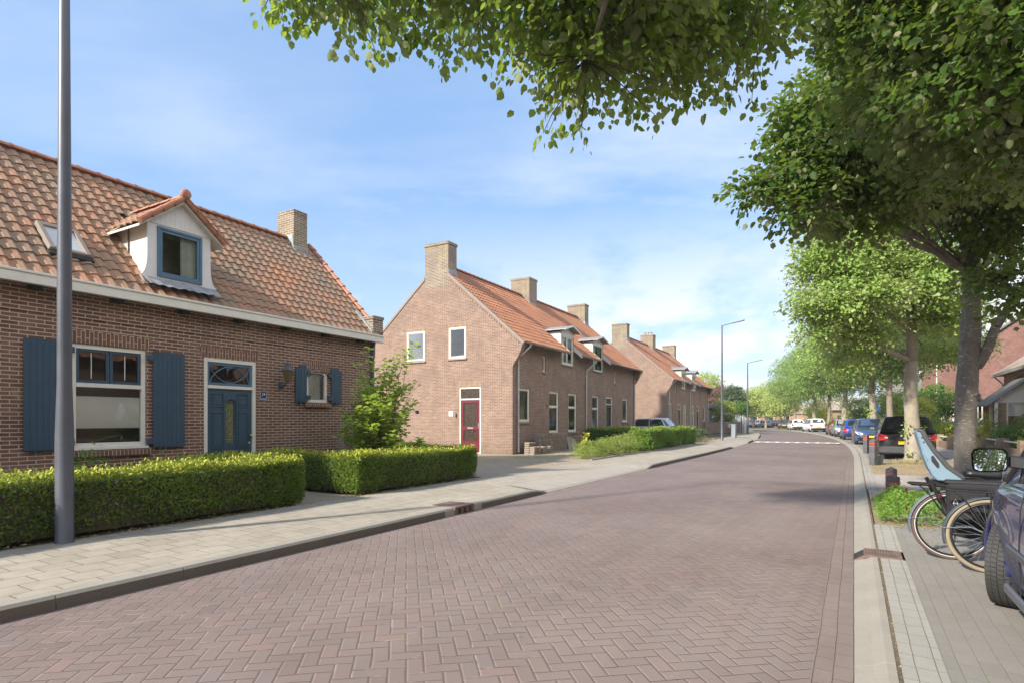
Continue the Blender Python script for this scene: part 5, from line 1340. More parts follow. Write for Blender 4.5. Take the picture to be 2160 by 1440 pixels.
shrub('golden_shrub', 'thin young shrub with golden leaves beside the leaning slabs', gpt(1232, 962, G0), [(0, 0, .45, .22, .22, .35), (.05, .0, .80, .10, .10, .2)], 26, 8, .10, .08, MT['golden'], 9)
shrub('small_shrub', 'small bush on the corner of the house by the silver car', Vector((8.9, 34.9, G0)), [(0, 0, .7, .35, .35, .7)], 60, 10, .16, .05, MT['green'], 8)
shrub('small_shrub', 'dark green bush behind the near end of the wooden fence', SP(37.5, -8.7, G0), [(0, 0, .5, 1.3, .8, .55)], 200, 12, .18, .05, MT['green'], 8)
shrub('small_shrub', 'reddish and dry low plants at the foot of the street lamp', SP(36.6, -8.0, G0), [(0, 0, .12, 1.0, .8, .2)], 120, 10, .15, .05, MT['dry'], 0)
# bright ground cover in the planting bed
gc = thing('ground_cover', 'bright green ground cover filling the planting bed at the right kerb', 'ground cover plants', SP(10.7, 1.0, RG))
Nn = 17000; sv = NR.uniform(-1.35, 1.35, Nn); tv_ = NR.uniform(-.72, 1.5, Nn); edge = np.minimum.reduce([1.35 - np.abs(sv), tv_ + .78, 1.5 - tv_])
keepm = edge > NR.random(Nn) * .18; sv, tv_, edge = sv[keepm], tv_[keepm], edge[keepm]
hh = .30 * np.clip(edge / .3, .12, 1) * (.75 + .25 * np.sin(sv * 6 + tv_ * 4) + .12 * np.sin(tv_ * 11)) * (NR.random(len(sv)) ** .4)
P = np.stack([.515 * sv + .857 * tv_, .857 * sv - .515 * tv_, hh + .02], 1); tp = NR.normal(size=(len(P), 3)) * .7; tp[:, 2] = np.abs(tp[:, 2]) * .6 + .15
leaf_mesh('foliage', P, tp, NR.normal(size=(len(P), 3)) * .45 + [0, 0, 1], .05 * NR.uniform(.6, 1.3, len(P)), T_LONG, MT['ground'], gc); stuff(gc)
def tuft(label, loc, r, n_, h, mat, cat='grass tuft', name='grass_tuft'):
    T = thing(name, label, cat, loc); a = NR.uniform(0, 2 * np.pi, n_); q = r * np.sqrt(NR.random(n_)); P = np.stack([q * np.cos(a), q * np.sin(a), np.zeros(n_)], 1)
    t = np.stack([np.cos(a) * .5, np.sin(a) * .5, np.ones(n_)], 1) + NR.normal(size=(n_, 3)) * .35
    leaf_mesh('blades', P, t, NR.normal(size=(n_, 3)), h * NR.uniform(.5, 1.2, n_), (np.array([(-.03, 0, 0), (.03, 0, 0), (.02, .6, .02), (0, 1, .08)]), [(0, 1, 2, 3)]), mat, T); return stuff(T)
# fallen debris and weeds at edges
def litter(name, label, s0, s1, t0, t1, n_, size, mat, z):
    s_ = NR.uniform(s0, s1, n_); t_ = NR.uniform(t0, t1, n_); P = np.array([list(SP(a, b, z)) for a, b in zip(s_, t_)])
    o = leaf_mesh(name, P, NR.normal(size=(n_, 3)) * [1, 1, .15], NR.normal(size=(n_, 3)) * .3 + [0, 0, 1], size * NR.uniform(.5, 1.3, n_), T_QUAD, mat); stuff(o, label, 'leaf litter'); return o
litter('leaf_litter', 'dry bits lying in the joint behind the right kerb', -1, 30, .21, .24, 700, .012, MT['dry'], RG + .008)
litter('leaf_litter', 'dry yellow litter on the soil round the pale tree trunk', 18, 23.8, .3, 2.9, 4200, .028, MT['dry'], RG + .01)
litter('leaf_litter', 'brown bits along the front of the bright ground cover', 9.0, 9.6, .4, 3.0, 900, .022, MT['dry'], RG + .01)
litter('leaf_litter', 'dry leaves at the foot of the clipped yew hedges', -4, 11.2, -7.86, -7.62, 1500, .026, MT['dry'], G0 + .01)
litter('leaf_litter', 'straw and dry weeds on the old brick driveway', 14.5, 24, -10.8, -7.8, 2600, .03, MT['dry'], G0 + .008)
litter('leaf_litter', 'white petals and flecks scattered on the grey parking pavers', 0, 9, .5, 4.5, 260, .016, MT['conc'], RG + .006)
litter('leaf_litter', 'small pale flecks scattered over the red road bricks', 0, 20, -5.1, -.3, 160, .014, MT['conc'], .04)
tuft('weeds along the edge of the old brick driveway', SP(15.9, -11.0, G0), .9, 500, .07, MT['privetL'])
tuft('dry grass round the foot of the pale tree', SP(23.0, 1.75, RG), .62, 900, .16, MT['dry'])
tuft('green weeds in front of the stacked blocks', SP(18.0, -10.0, G0), .7, 500, .08, MT['privetL'])

# ================================================================ STREET TREES
GT = 'linden trees along the right side of the street'
b0 = SP(8.2, 2.1, RG)
def L3(b, *ls):   # world-space lobes into the tree's own frame
    return [(x - b.x, y - b.y, z - b.z, rx, ry, rz, *w_) for (x, y, z, rx, ry, rz, *w_) in ls]
def lobe(px, py, D, r, rz=None, w_=None):
    p = at(px, py, D); return (p.x, p.y, p.z, r, r, rz or r, *([w_] if w_ else []))
# tree -1: stands behind the camera; its long boughs reach over the road and hang into the top of the view
bA = SP(-.9, 2.0, RG)
ov = [lobe(700, -120, 5.6, .95, .55), lobe(900, -90, 6.0, 1.15, .60), lobe(1080, -60, 5.8, .95, .75), lobe(1240, 20, 5.6, .9, .85), lobe(1240, 150, 5.5, .42, .45), lobe(1380, 40, 6.0, 1.0, .85), lobe(1480, 20, 6.2, .85, .75), lobe(1590, 90, 6.4, .35, .3), lobe(1300, -180, 5.0, 1.3, .8), lobe(620, -60, 5.9, .5, .35), lobe(1650, -30, 6.2, .75, .5), (bA.x, bA.y, 6.6, 3.3, 3.0, 1.6, 4.), (bA.x, bA.y + .5, 8.2, 2.6, 2.6, 1.6, 2.5)]
hang = []
for px, y0, y1 in ((560, -20, 30), (600, -20, 40), (640, -10, 45), (660, 0, 60), (725, 20, 95), (745, -10, 50), (800, 20, 125), (820, 40, 118), (850, 30, 110), (880, 60, 105), (935, 60, 145), (990, 60, 120), (1040, 50, 140), (1065, 60, 125), (1100, 60, 150), (1130, 80, 160), (1150, 180, 290), (1165, 150, 280), (1200, 180, 265), (1232, 180, 292), (1290, 140, 240), (1340, 120, 240), (1385, 130, 250), (1440, 130, 225), (1500, 130, 218), (1545, 120, 215), (1590, 90, 225), (1610, 70, 180)):
    D = 5.4 + .7 * ((px * 37) % 100) / 100
    for q in range(3): f = q / 2; hang.append(at(px + 6 * math.sin(q * 2), y0 + (y1 - y0) * f - 8, D) - bA)
hangC = np.array([list(p) for p in hang]); hangD = np.tile([-.3, .1, -.9], (len(hang), 1))
tA = thing('linden_tree', 'linden standing behind the camera whose leafy boughs hang into the top of the picture', 'tree', bA, 0, GT)
C, d = lobe_points(L3(bA, *ov), 2200, .2); Pm = sprays(C, d, 20, .25, .080, .5, hang=.25); Ph = sprays(hangC, hangD, 10, .12, .075, .6, hang=.9)
leaf_mesh('crown', *[np.concatenate([a, b]) for a, b in zip(Pm, Ph)], T_LEAF, MT['leafT'], tA)
mb = MB(); mb.ring([(0, 0, -.1), (0, 0, .3), (.02, 0, 2), (0, .05, 4.6)], [.36, .27, .24, .2], 16); mb.build('trunk', MT['bark1'], tA, smooth=True)
mb = MB(); allp = []
for i, l in enumerate(L3(bA, *ov)): allp += limb(mb, (0, .03, 4.2), (l[0], l[1], l[2] + .1), .085, .018, sag=.10 * Vector(l[:3]).length ** .9, n=9, seed=i, wig=.06)[2:]
mb.build('limbs', MT['bark1'], tA, smooth=True)
mb = MB()
for i in NR.choice(len(C), 320, replace=False):
    c = Vector(C[i]); p = min(allp, key=lambda u: (u - c).length); limb(mb, p, c, .014, .004, sag=.03, n=4, seed=int(i), wig=.1)
for c in hang[2::3]: p = min(allp, key=lambda u: (u - c).length); limb(mb, p, c, .008, .003, sag=.05, n=4, seed=1, wig=.06)
stuff(mb.build('twigs', MT['twig'], tA, smooth=True))
# tree 0: beside the near car, just outside the frame
lob = [lobe(2000, 60, 6.6, 1.5, 1.2), lobe(2120, 250, 7.0, 1.2, 1.0), lobe(1900, 0, 7.2, 1.0, 1.0), lobe(2160, 60, 5.6, 1.4, 1.1), (b0.x, b0.y, 6.8, 2.6, 2.6, 1.8, 5.), lobe(1850, -140, 6.4, 1.1, .7), lobe(1770, -20, 7.0, .7, .55)]
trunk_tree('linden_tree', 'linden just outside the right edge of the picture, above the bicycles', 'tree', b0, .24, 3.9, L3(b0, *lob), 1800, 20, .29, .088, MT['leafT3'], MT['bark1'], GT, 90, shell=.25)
# tree 1: dark trunk at the right
b1 = Vector((9.42, 11.75, RG))
lob = [lobe(1700, 250, 9.4, .8, .6), lobe(1690, 360, 9.3, .8, .5), lobe(1730, 330, 9.6, 1.15, .85), lobe(1600, 395, 9.2, .55, .30), lobe(1700, 430, 9.0, .7, .45), lobe(1850, 200, 10.2, 1.5, 1.2), lobe(1840, 400, 9.8, 1.2, .8), lobe(1770, 250, 9.9, .8, .6), lobe(2000, 330, 10.5, 1.5, 1.1), lobe(2000, 80, 11.0, 2.0, 1.5), lobe(2120, 450, 11, 1.3, 1.0), lobe(2120, 590, 10.2, .8, .45), lobe(1850, 60, 10.5, .9, 1.0), lobe(2150, 200, 9.5, 1.3, 1.3), lobe(2135, 650, 10.4, .45, .3)]
lm = [Vector(l[:3]) for l in L3(b1, *lob)][:12] + [at(2150, 635, 10.9) - b1]
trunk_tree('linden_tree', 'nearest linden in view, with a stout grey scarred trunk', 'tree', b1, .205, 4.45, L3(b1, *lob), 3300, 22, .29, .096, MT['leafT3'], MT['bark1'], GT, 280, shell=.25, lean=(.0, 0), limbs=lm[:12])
t1 = [o for o in S.objects if o.get('label', '').startswith('nearest linden')][0]
mb = MB(); limb(mb, (.12, -.05, 2.55), at(2100, 690, 11.4) - b1, .13, .085, n=6, seed=3, wig=.02, sag=-.12); limb(mb, at(2100, 690, 11.4) - b1, at(2165, 600, 11.2) - b1, .085, .05, n=4, seed=5, wig=.03); mb.build('bough', MT['bark1'], t1, smooth=True)
for a, z, r in ((-1.3, 3.1, .075), (-1.75, 2.0, .09), (-2.4, 2.75, .06), (-1.0, 2.55, .085), (-.6, 1.9, .07)):
    mb = MB(); M = Matrix.Translation((math.cos(a) * .17, math.sin(a) * .17, z)) @ Vector((math.cos(a), math.sin(a), .1)).to_track_quat('Z', 'Y').to_matrix().to_4x4()
    mb.lathe([(r * 1.25, -.03), (r * 1.1, .02), (r * .95, .035), (r * .7, .028), (r * .45, .018), (r * .1, .022)], 14, M=M); mb.build('branch_scar', MT['bark1'], t1, smooth=True)
# tree 2: pale trunk
b2 = Vector((13.35, 19.2, RG)); b2.x = (1923 - 1080) / 1200 * 19.2
lob = [lobe(1780, 560, 18.5, 1.7, 1.4), lobe(1760, 640, 18, 1.3, .8), lobe(1700, 625, 17.6, .75, .4), lobe(1850, 480, 19.5, 2.2, 1.8), lobe(1950, 580, 18.6, 2.0, 1.4), lobe(1820, 700, 18.6, 1.1, .7), lobe(2000, 660, 18.8, 1.3, .8), lobe(1960, 380, 20, 2.6, 1.8), lobe(1990, 730, 21, 1.7, .6), lobe(1850, 620, 17.6, 1.2, .7), lobe(1730, 700, 18.2, .9, .6), lobe(1790, 760, 19, .9, .45), lobe(1740, 540, 18.6, 1.1, .9), lobe(1690, 655, 18, .6, .3)]
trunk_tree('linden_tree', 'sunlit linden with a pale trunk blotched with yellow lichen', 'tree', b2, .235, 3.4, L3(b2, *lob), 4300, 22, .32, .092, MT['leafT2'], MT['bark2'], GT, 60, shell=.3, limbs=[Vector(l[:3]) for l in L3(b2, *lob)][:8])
def sprout(label, T, pts):
    pass
C = np.array([[-.26, -.1, 1.15], [-.30, -.12, .95], [-.22, -.16, 1.35], [.20, -.22, 1.2], [-.25, -.1, 2.6], [-.22, -.15, .35], [-.1, -.25, .3]]); SPR = leaf_mesh('trunk_sprouts', *sprays(C, np.tile([-.5, -.7, 0], (7, 1)), 9, .14, .09), T_LEAF, MT['leafT2'], [o for o in S.objects if o.get('label', '').startswith('sunlit linden')][0]); stuff(SPR)
# trees 3.. down the street share crowns
far = []
def std_lobes(rx, h0, h1):
    m = (h0 + h1) / 2; return [(0, 0, m + .5, rx, rx, (h1 - h0) / 2), (rx * .5, .3, m - .8, rx * .62, rx * .62, 1.3), (-rx * .5, -.4, m - .7, rx * .62, rx * .62, 1.3), (.2, rx * .5, m - .5, rx * .6, rx * .6, 1.4), (-.2, -rx * .55, m - 1.0, rx * .55, rx * .55, 1.1), (0, 0, h1 - 1.6, rx * .6, rx * .6, 1.7)]
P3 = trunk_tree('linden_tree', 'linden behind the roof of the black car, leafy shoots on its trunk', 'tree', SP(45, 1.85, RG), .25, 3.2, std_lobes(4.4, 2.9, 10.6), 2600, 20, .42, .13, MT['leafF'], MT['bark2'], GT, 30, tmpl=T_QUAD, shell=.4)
C = np.array([[math.cos(a) * .3, math.sin(a) * .3, z] for a, z in zip(NR.uniform(0, 6.28, 26), NR.uniform(.3, 3.2, 26))]); SPR = leaf_mesh('trunk_sprouts', *sprays(C, unit(C * [1, 1, 0]), 9, .25, .13), T_QUAD, MT['leafT2'], P3); stuff(SPR)
P4 = trunk_tree('linden_tree', 'linden with a slim dark trunk between the two pale trunks', 'tree', SP(35, 1.8, RG), .16, 3.3, std_lobes(3.6, 2.8, 10.0), 2100, 20, .38, .12, MT['leafD'], MT['bark3'], GT, 30, tmpl=T_QUAD, shell=.4)
P9 = copy_tree(P4); P9.location = SP(-18, 2.0, RG); P9['label'] = 'linden farther behind the camera, reflected in the car mirror'
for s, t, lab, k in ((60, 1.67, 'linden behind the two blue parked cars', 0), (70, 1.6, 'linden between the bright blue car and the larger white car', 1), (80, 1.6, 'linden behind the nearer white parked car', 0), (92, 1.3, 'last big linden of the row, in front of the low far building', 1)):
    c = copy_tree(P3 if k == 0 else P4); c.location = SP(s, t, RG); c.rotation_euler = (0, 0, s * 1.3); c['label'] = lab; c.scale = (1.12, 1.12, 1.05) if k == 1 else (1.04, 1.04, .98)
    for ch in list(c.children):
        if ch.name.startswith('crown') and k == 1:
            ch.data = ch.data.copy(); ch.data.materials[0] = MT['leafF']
# willow-like pale trees beyond the bend
P = at(1615, 893, 100); P.z = .1
wl = [(0, 0, 5.6, 3.2, 3.2, 2.6), (2.2, 0, 4.6, 2.4, 2.4, 2.6), (-2.2, 0, 4.8, 2.4, 2.4, 2.4), (0, 0, 4.2, 3.4, 3, 1.3)]
TW = trunk_tree('willow_tree', 'pale yellow-green drooping tree beyond the bend, middle one of its group', 'tree', P, .2, 3.2, wl, 1100, 16, .5, .22, MT['leafY'], MT['bark2'], 'pale trees beyond the bend', 20, tmpl=T_QUAD, shell=.3, droop=1.2)
for px, D, lab, sc in ((1590, 104, 'pale yellow-green tree beyond the bend, just right of the second street lamp', .92), (1648, 96, 'pale tree beyond the bend touching the end of the linden row', .95), (1556, 108, 'pale tree behind the wooden fence and the mesh gate', .85)):
    c = copy_tree(TW); p = at(px, 890, D); p.z = .1; c.location = p; c.rotation_euler = (0, 0, px * .7); c['label'] = lab; c.scale = (sc,) * 3
TC = trunk_tree('copper_tree', 'dark red copper-leaved tree right of the far brick house', 'tree', Vector((at(1513, 890, 78).x, 78, .1)), .2, 2.5, [(0, 0, 4.3, 2.6, 2.6, 2.1), (1.4, 0, 3.6, 1.6, 1.6, 1.5), (-1.5, 0, 3.6, 1.6, 1.6, 1.5)], 900, 16, .4, .18, MT['leafP'], MT['bark3'], None, 10, tmpl=T_QUAD)
trunk_tree('pine_tree', 'dark spiky round-topped pine between the copper tree and the second lamp', 'tree', Vector((at(1547, 890, 72).x, 72, .1)), .12, 2.8, [(0, 0, 4.4, 1.7, 1.7, 1.3), (0, 0, 5.2, 1.0, 1.0, .7), (.9, 0, 3.6, 1., 1., .6), (-.9, 0, 3.6, 1., 1., .6)], 420, 16, .26, .22, MT['leafPine'], MT['bark2'], None, 40, tmpl=T_LONG, shell=.5)
trunk_tree('small_tree', 'small bright green tree standing behind the wooden fence', 'tree', Vector((at(1524, 890, 60).x, 60, .1)), .07, 1.5, [(0, 0, 2.4, 1.5, 1.5, 1.2), (0, 0, 1.5, 1.2, 1.2, .7)], 420, 14, .28, .13, MT['privetL'], MT['bark3'], None, 10, tmpl=T_QUAD)
trunk_tree('small_tree', 'round bright green tree by the mesh gate and lamp', 'tree', Vector((at(1564, 890, 62).x, 62, .1)), .07, 1.8, [(0, 0, 2.7, 1.1, 1.1, .9)], 240, 14, .24, .12, MT['green'], MT['bark3'], None, 10, tmpl=T_QUAD)
trunk_tree('tall_tree', 'pale green tree top showing above the far end of the row house roof', 'tree', Vector((at(1490, 890, 95).x, 95, .1)), .25, 5, [(0, 0, 7.4, 2.8, 2.8, 2.2), (0, 0, 5.2, 2.6, 2.6, 1.6)], 700, 16, .45, .2, MT['leafY'], MT['bark3'], None, 10, tmpl=T_QUAD)
# ================================================================ CARS
def wheel(parent, x, y, r, w_, steer=0., detail=False, rim=None, name='wheel'):
    sg = 1 if y > 0 else -1
    M = Matrix.Translation((x, y, r)) @ Matrix.Rotation(steer, 4, 'Z') @ Matrix.Rotation(R_(-90 * sg), 4, 'X')   # local z points outwards
    h = w_ / 2; ri = r * .62
    prof = [(ri, -h * .95), (r * .86, -h), (r * .955, -h * .92)]
    if detail: prof += [(r * .97, -h * .8), (r * .97, h * .8)]
    else: prof += [(r, -h * .72), (r, h * .72)]
    prof += [(r * .955, h * .92), (r * .86, h), (ri, h * .95)]
    mb = MB(); mb.lathe(prof, 40 if detail else 24, M=M)
    if detail:
        rows = [(-.90, -.58), (-.54, -.22), (-.18, .18), (.22, .54), (.58, .90)]; n_ = 58
        for a0, a1 in rows:
            off = .5 if abs(a0) < .6 and a0 != -.18 else 0
            for k in range(n_):
                t0 = 2 * math.pi * (k + off + .06) / n_; t1 = 2 * math.pi * (k + off + .94) / n_; z0, z1 = a0 * h, a1 * h; sk = .02 if a0 > -.2 else -.02
                r0 = r * .95; r1 = r * (1. if abs(a0 + a1) < 1.2 else .988)
                q = [(r0, t0, z0), (r0, t1, z0), (r0, t1 + sk, z1), (r0, t0 + sk, z1), (r1, t0, z0), (r1, t1, z0), (r1, t1 + sk, z1), (r1, t0 + sk, z1)]
                mb.add([M @ Vector((a * math.cos(b), a * math.sin(b), c)) for a, b, c in q], [(4, 5, 6, 7), (0, 1, 5, 4), (1, 2, 6, 5), (2, 3, 7, 6), (3, 0, 4, 7)])
    wv = mb.build(name, MT['rubber'], parent, autos=40)
    mb = MB(); mb.lathe([(ri * 1.02, h * .90), (ri * .98, h * .96), (ri * .93, h * .80), (ri * .90, h * .3), (.02, h * .2)], 24, M=M)
    for k in range(5):
        a = 2 * math.pi * k / 5; R2 = M @ Matrix.Rotation(a, 4, 'Z')
        mb.box(0, -ri * .12, h * .62, ri * .95, ri * .12, h * .80, M=R2)
    mb.lathe([(ri * .22, h * .5), (ri * .22, h * .84), (.01, h * .86)], 12, M=M); mb.build('rim', rim or MT['galv'], wv, autos=40)
    return wv
def car(name, label, loc, rz, col, L=4.1, W=1.74, belt=.93, roof=1.48, hood=.90, xs=None, wr=.31, kind='hatch', group=None, rails=False, steer=0., near=False, plates=True, cat='car', lower=None, wx=None, trim='black', ground=.17):
    T = thing(name, label, cat, loc, rz, group); hl, hw = L / 2, W / 2; paint = col
    br, rr, rf, bf = xs or (-hl + .12, -hl + .55, .35, 1.05)
    fx, rx = wx or (hl - .78, -hl + .75)
    st = [(-hl, .62, .62, .42), (-hl + .03, belt - .12, .70, ground + .08), (-hl + .14, belt - .03, hw - .08, ground + .02), (-hl + .45, belt, hw - .01, ground), (rx, belt, hw, ground), (0, belt - .01, hw, ground), (bf - .35, belt - .015, hw, ground), (bf, belt - .01, hw - .01, ground),
          (bf + (hl - bf) * .45, hood - .01, hw - .02, ground), (hl - .25, hood - .07, hw - .09, ground + .02), (hl - .07, hood - .20, hw - .20, ground + .06), (hl, hood - .36, hw - .34, ground + .18)]
    mb = MB(); ringn = 0; vs = []
    for x, zt, w_, zb in st:
        mid = zb + (zt - zb) * .5
        half = [(0, zb), (w_ * .86, zb), (w_ * .97, zb + .06), (w_, mid - .06), (w_, mid + .06), (w_ * .975, zt - .12), (w_ * .93, zt - .035), (w_ * .84, zt), (w_ * .45, zt + .015), (0, zt + .02)]
        rg = half + [(-a, b) for a, b in half[-2:0:-1]]; ringn = len(rg); vs += [(x, a, b) for a, b in rg]
    n_ = len(st); fs = [(i * ringn + k, (i + 1) * ringn + k, (i + 1) * ringn + (k + 1) % ringn, i * ringn + (k + 1) % ringn) for i in range(n_ - 1) for k in range(ringn)]
    fs += [tuple(range(ringn)), tuple(range((n_ - 1) * ringn, n_ * ringn))[::-1]]
    mb.add(vs, fs); body = mb.build('body', [paint, MT['blackm']], T, smooth=True)
    bmm = bmesh.new(); bmm.from_mesh(body.data); bmesh.ops.recalc_face_normals(bmm, faces=bmm.faces); bmm.to_mesh(body.data); bmm.free()
    ss = body.modifiers.new('s', 'SUBSURF'); ss.levels = ss.render_levels = 3 if near else 2
    cuts = []
    for x in (fx, rx):
        for sg in (1, -1):
            c = MB(); c.cur = 1; c.ring([(x, sg * (hw - .26), wr + .0), (x, sg * (hw + .2), wr + .0)], [wr + .065] * 2, 36 if near else 24); co = c.build('cut', [paint, MT['blackm']], None)
            bo = body.modifiers.new('b', 'BOOLEAN'); bo.operation = 'DIFFERENCE'; bo.object = co; bo.solver = 'EXACT'; cuts.append(co)
    merge_eval(body)
    for c in cuts: bpy.data.objects.remove(c)
    body.data.set_sharp_from_angle(angle=R_(38))
    # greenhouse
    hb, ht = hw - .07, hw - .24; b = belt - .03
    mb = MB(); sec = [(br, b, hb - .05, b), (br + (rr - br) * .9, roof - .06, ht + .0, b), (rr, roof - .02, ht, b), ((rr + rf) / 2, roof, ht + .01, b), (rf, roof - .025, ht, b), (bf, b, hb - .04, b)]
    vs = []; 
    for x, zt, w_, zb in sec:
        wb = hb
        vs += [(x, wb, b - .04), (x, w_ if zt > b else hb - .02, zt - (.04 if zt > b else 0)), (x, w_ * .86, zt), (x, w_ * .4, zt + (.03 if zt > b else .0)), (x, -w_ * .4, zt + (.03 if zt > b else .0)), (x, -w_ * .86, zt), (x, -(w_ if zt > b else hb - .02), zt - (.04 if zt > b else 0)), (x, -wb, b - .04)]
    fs = [(i * 8 + k, i * 8 + k + 1, (i + 1) * 8 + k + 1, (i + 1) * 8 + k) for i in range(len(sec) - 1) for k in range(7)]
    mb.add(vs, fs); gh = mb.build('roof', paint, T, autos=35, bevel=.0)
    def sd(x, hgt, sg, o=.006): return (x, sg * (hb + (ht - hb) * hgt + o), b + (roof - .04 - b) * hgt)
    xB = (rr + rf) / 2 + .12
    def xl(hh): return br + (rr - br) * hh * .95 + .10
    def xr(hh): return bf + (rf - bf) * hh - .10
    for sg in (1, -1):
        fr_ = [(xB + .04, .08), (xr(.08) - .16, .08), (xr(.9), .88), (xB + .04, .90)]
        re_ = [(xl(.1) + .35, .10), (xB - .04, .08), (xB - .04, .90), (xl(.9) + .28, .90)]
        qa = [(xl(.12) + .04, .16), (xl(.1) + .28, .12), (xl(.9) + .20, .88), (xl(.85) + .06, .82)]
        for nm, q in (('side_window', fr_), ('side_window', re_), ('quarter_window', qa)):
            mb = MB(); mb.poly([sd(x, h_, sg) for x, h_ in q]); mb.build(nm, MT['cglass'] if near else MT['carwin'], T)
        # door seams and handles
        for x in (xB, xB + 1.0 if xB + 1.0 < fx - wr - .02 else fx - wr - .06, rx + wr + .14): mb = MB(); mb.tube([(x, sg * (hb + .035), belt - .03), (x, sg * (hw - .008), belt - .16), (x, sg * (hw + .001), .55), (x, sg * (hw - .01), ground + .1)], .004, 4); mb.build('door_seam', MT['blackm'], body)
        for x in (xB + .14, xB - .82):
            mb = MB(); mb.tube([(x, sg * (hw + .012), belt - .17), (x + .16, sg * (hw + .012), belt - .17)], .014, 6); mb.build('door_handle', MT['chrome'] if near else paint, body)
        if not near:
            mb = MB(); mb.box(xr(0) - .38, sg * (hb + .02), belt + .01, xr(0) - .26, sg * (hw + .16), belt + .13); mm = mb.build('wing_mirror', paint, T, bevel=.03)
            mb = MB(); mb.box(xr(0) - .384, sg * (hb + .06), belt + .025, xr(0) - .380, sg * (hw + .145), belt + .115); mb.build('mirror_glass', MT['chrome'], mm)
    def lerp3(a, b_, f): return tuple(p + (q - p) * f for p, q in zip(a, b_))
    for nm, (x0, x1), s_ in (('windscreen', (bf, rf), 1), ('hatch_window', (br, br + (rr - br) * .9), -1)):
        zt = roof - (.025 if s_ > 0 else .06); n3 = Vector((s_ * (zt - b), 0, abs(x0 - x1))).normalized() * .008
        P = lambda f, y: (x0 + (x1 - x0) * f + n3.x, y, b + (zt - b) * f + n3.z + (.03 * f if abs(y) < .3 else 0))
        lo, hi = (.10, .90) if s_ > 0 else (.24, .86); w0 = hb - (.12 if s_ > 0 else .20); w1 = ht - (.10 if s_ > 0 else .14)
        mb = MB(); mb.poly([P(lo, -w0), P(lo, w0), P(hi, w1), P(hi, 0.28), P(hi, -.28), P(hi, -w1)]); mb.build(nm, MT['cglass'] if near else MT['carwin'], T)
    # bumpers, lights, plate
    lw = lower or MT['black']
    for nm, s_ in (('bumper', 1), ('bumper', -1)):
        mb = MB(); x0 = s_ * (hl - .10); x1 = s_ * (hl + .035); w0 = hw - .10 if s_ < 0 else hw - .20
        mb.prism([(x0, w0 + .06, .24), (x1, w0 - .18, .24), (x1, -w0 + .18, .24), (x0, -w0 - .06, .24)], (0, 0, .24 if s_ < 0 else .20)); mb.build(nm, lw, T, bevel=.03)
    for sg in (1, -1):
        mb = MB(); y0, y1 = sg * (hw - .33), sg * (hw - .075)
        mb.prism([(-hl + .005, y0, belt - .16), (-hl + .015, y0, belt - .30), (-hl + .06, y1, belt - .34), (-hl + .22, y1 + sg * .045, belt - .22), (-hl + .20, y1 + sg * .03, belt - .08), (-hl + .07, y1, belt - .07)], (-.03, sg * .012, 0)); tl = mb.build('tail_lamp', MT['lampred'], T, bevel=.01)
        mb = MB(); mb.box(-hl - .03, min(y0, y0 + sg * .10), belt - .25, -hl + .03, max(y0, y0 + sg * .10), belt - .20); mb.build('reversing_lens', MT['lampclear'], tl)
        if near: continue
        mb = MB(); mb.prism([(hl - .13, sg * (hw - .20), hood - .20), (hl - .05, sg * (hw - .42), hood - .24), (hl - .04, sg * (hw - .42), hood - .34), (hl - .10, sg * (hw - .18), hood - .33), (hl - .34, sg * (hw - .055), hood - .22), (hl - .34, sg * (hw - .07), hood - .14)], (.035, sg * .02, 0)); mb.build('headlight', MT['lampclear'], T, bevel=.01)
    mb = MB(); mb.box(hl - .0, -.36, hood - .42, hl + .03, .36, hood - .30); mb.build('grille', MT['black'], T)
    if plates:
        for s_ in (1, -1): mb = MB(); x = s_ * (hl + .037); z = .42 if s_ > 0 else .56; mb.box(min(x, x + s_ * .012) - (0.0), -.26, z, max(x, x + s_ * .012), .26, z + .11); mb.build('licence_plate', MT['platey'], T)
    if rails:
        for sg in (1, -1): mb = MB(); mb.tube([(rr - .05, sg * (ht - .05), roof - .04), (rr + .05, sg * (ht - .06), roof + .06), (rf - .25, sg * (ht - .06), roof + .07), (rf - .1, sg * (ht - .05), roof - .02)], .018, 8); mb.build('roof_rail', MT['galv'], T)
    for x, stv in ((fx, steer), (rx, 0)):
        for sg in (1, -1): wheel(T, x, sg * (hw - .115), wr, .205, stv, near)
    return T
m, n_w, p_w = newmat('dark_car_window'); p_w.inputs['Base Color'].default_value = (.02, .024, .024, 1); p_w.inputs['Roughness'].default_value = .04; p_w.inputs['Specular IOR Level'].default_value = .9; MT['carwin'] = m
CP = dict(navy=carpaint('dark_blue_paint', (.018, .025, .105), .15, .3), black=carpaint('black_car_paint', (.022, .022, .026), .4), blue=carpaint('bright_blue_paint', (.02, .09, .42), .3), dblue=carpaint('slate_blue_paint', (.06, .10, .22), .4), silver=carpaint('silver_paint', (.50, .51, .53), .6), white=carpaint('white_car_paint', (.70, .70, .70), 0.), grey=carpaint('grey_car_paint', (.07, .085, .10), .5), dred=carpaint('dark_red_paint', (.16, .02, .025), .3), red=carpaint('red_car_paint', (.6, .02, .02), .1))
CG = 'cars parked along the right side of the street'
def down(s, t, z=RG): return SP(s, t, z)
ncar = car('parked_car', 'dark blue car cut off by the right picture edge, its front wheel turned', down(4.42, 1.815), HD(4.4), CP['navy'], L=4.15, W=1.78, belt=1.0, roof=1.66, hood=.97, wr=.318, steer=R_(-22), near=True, wx=(1.30, -1.28), xs=(-1.98, -1.7, .42, 1.22), lower=MT['galv'], group=CG)
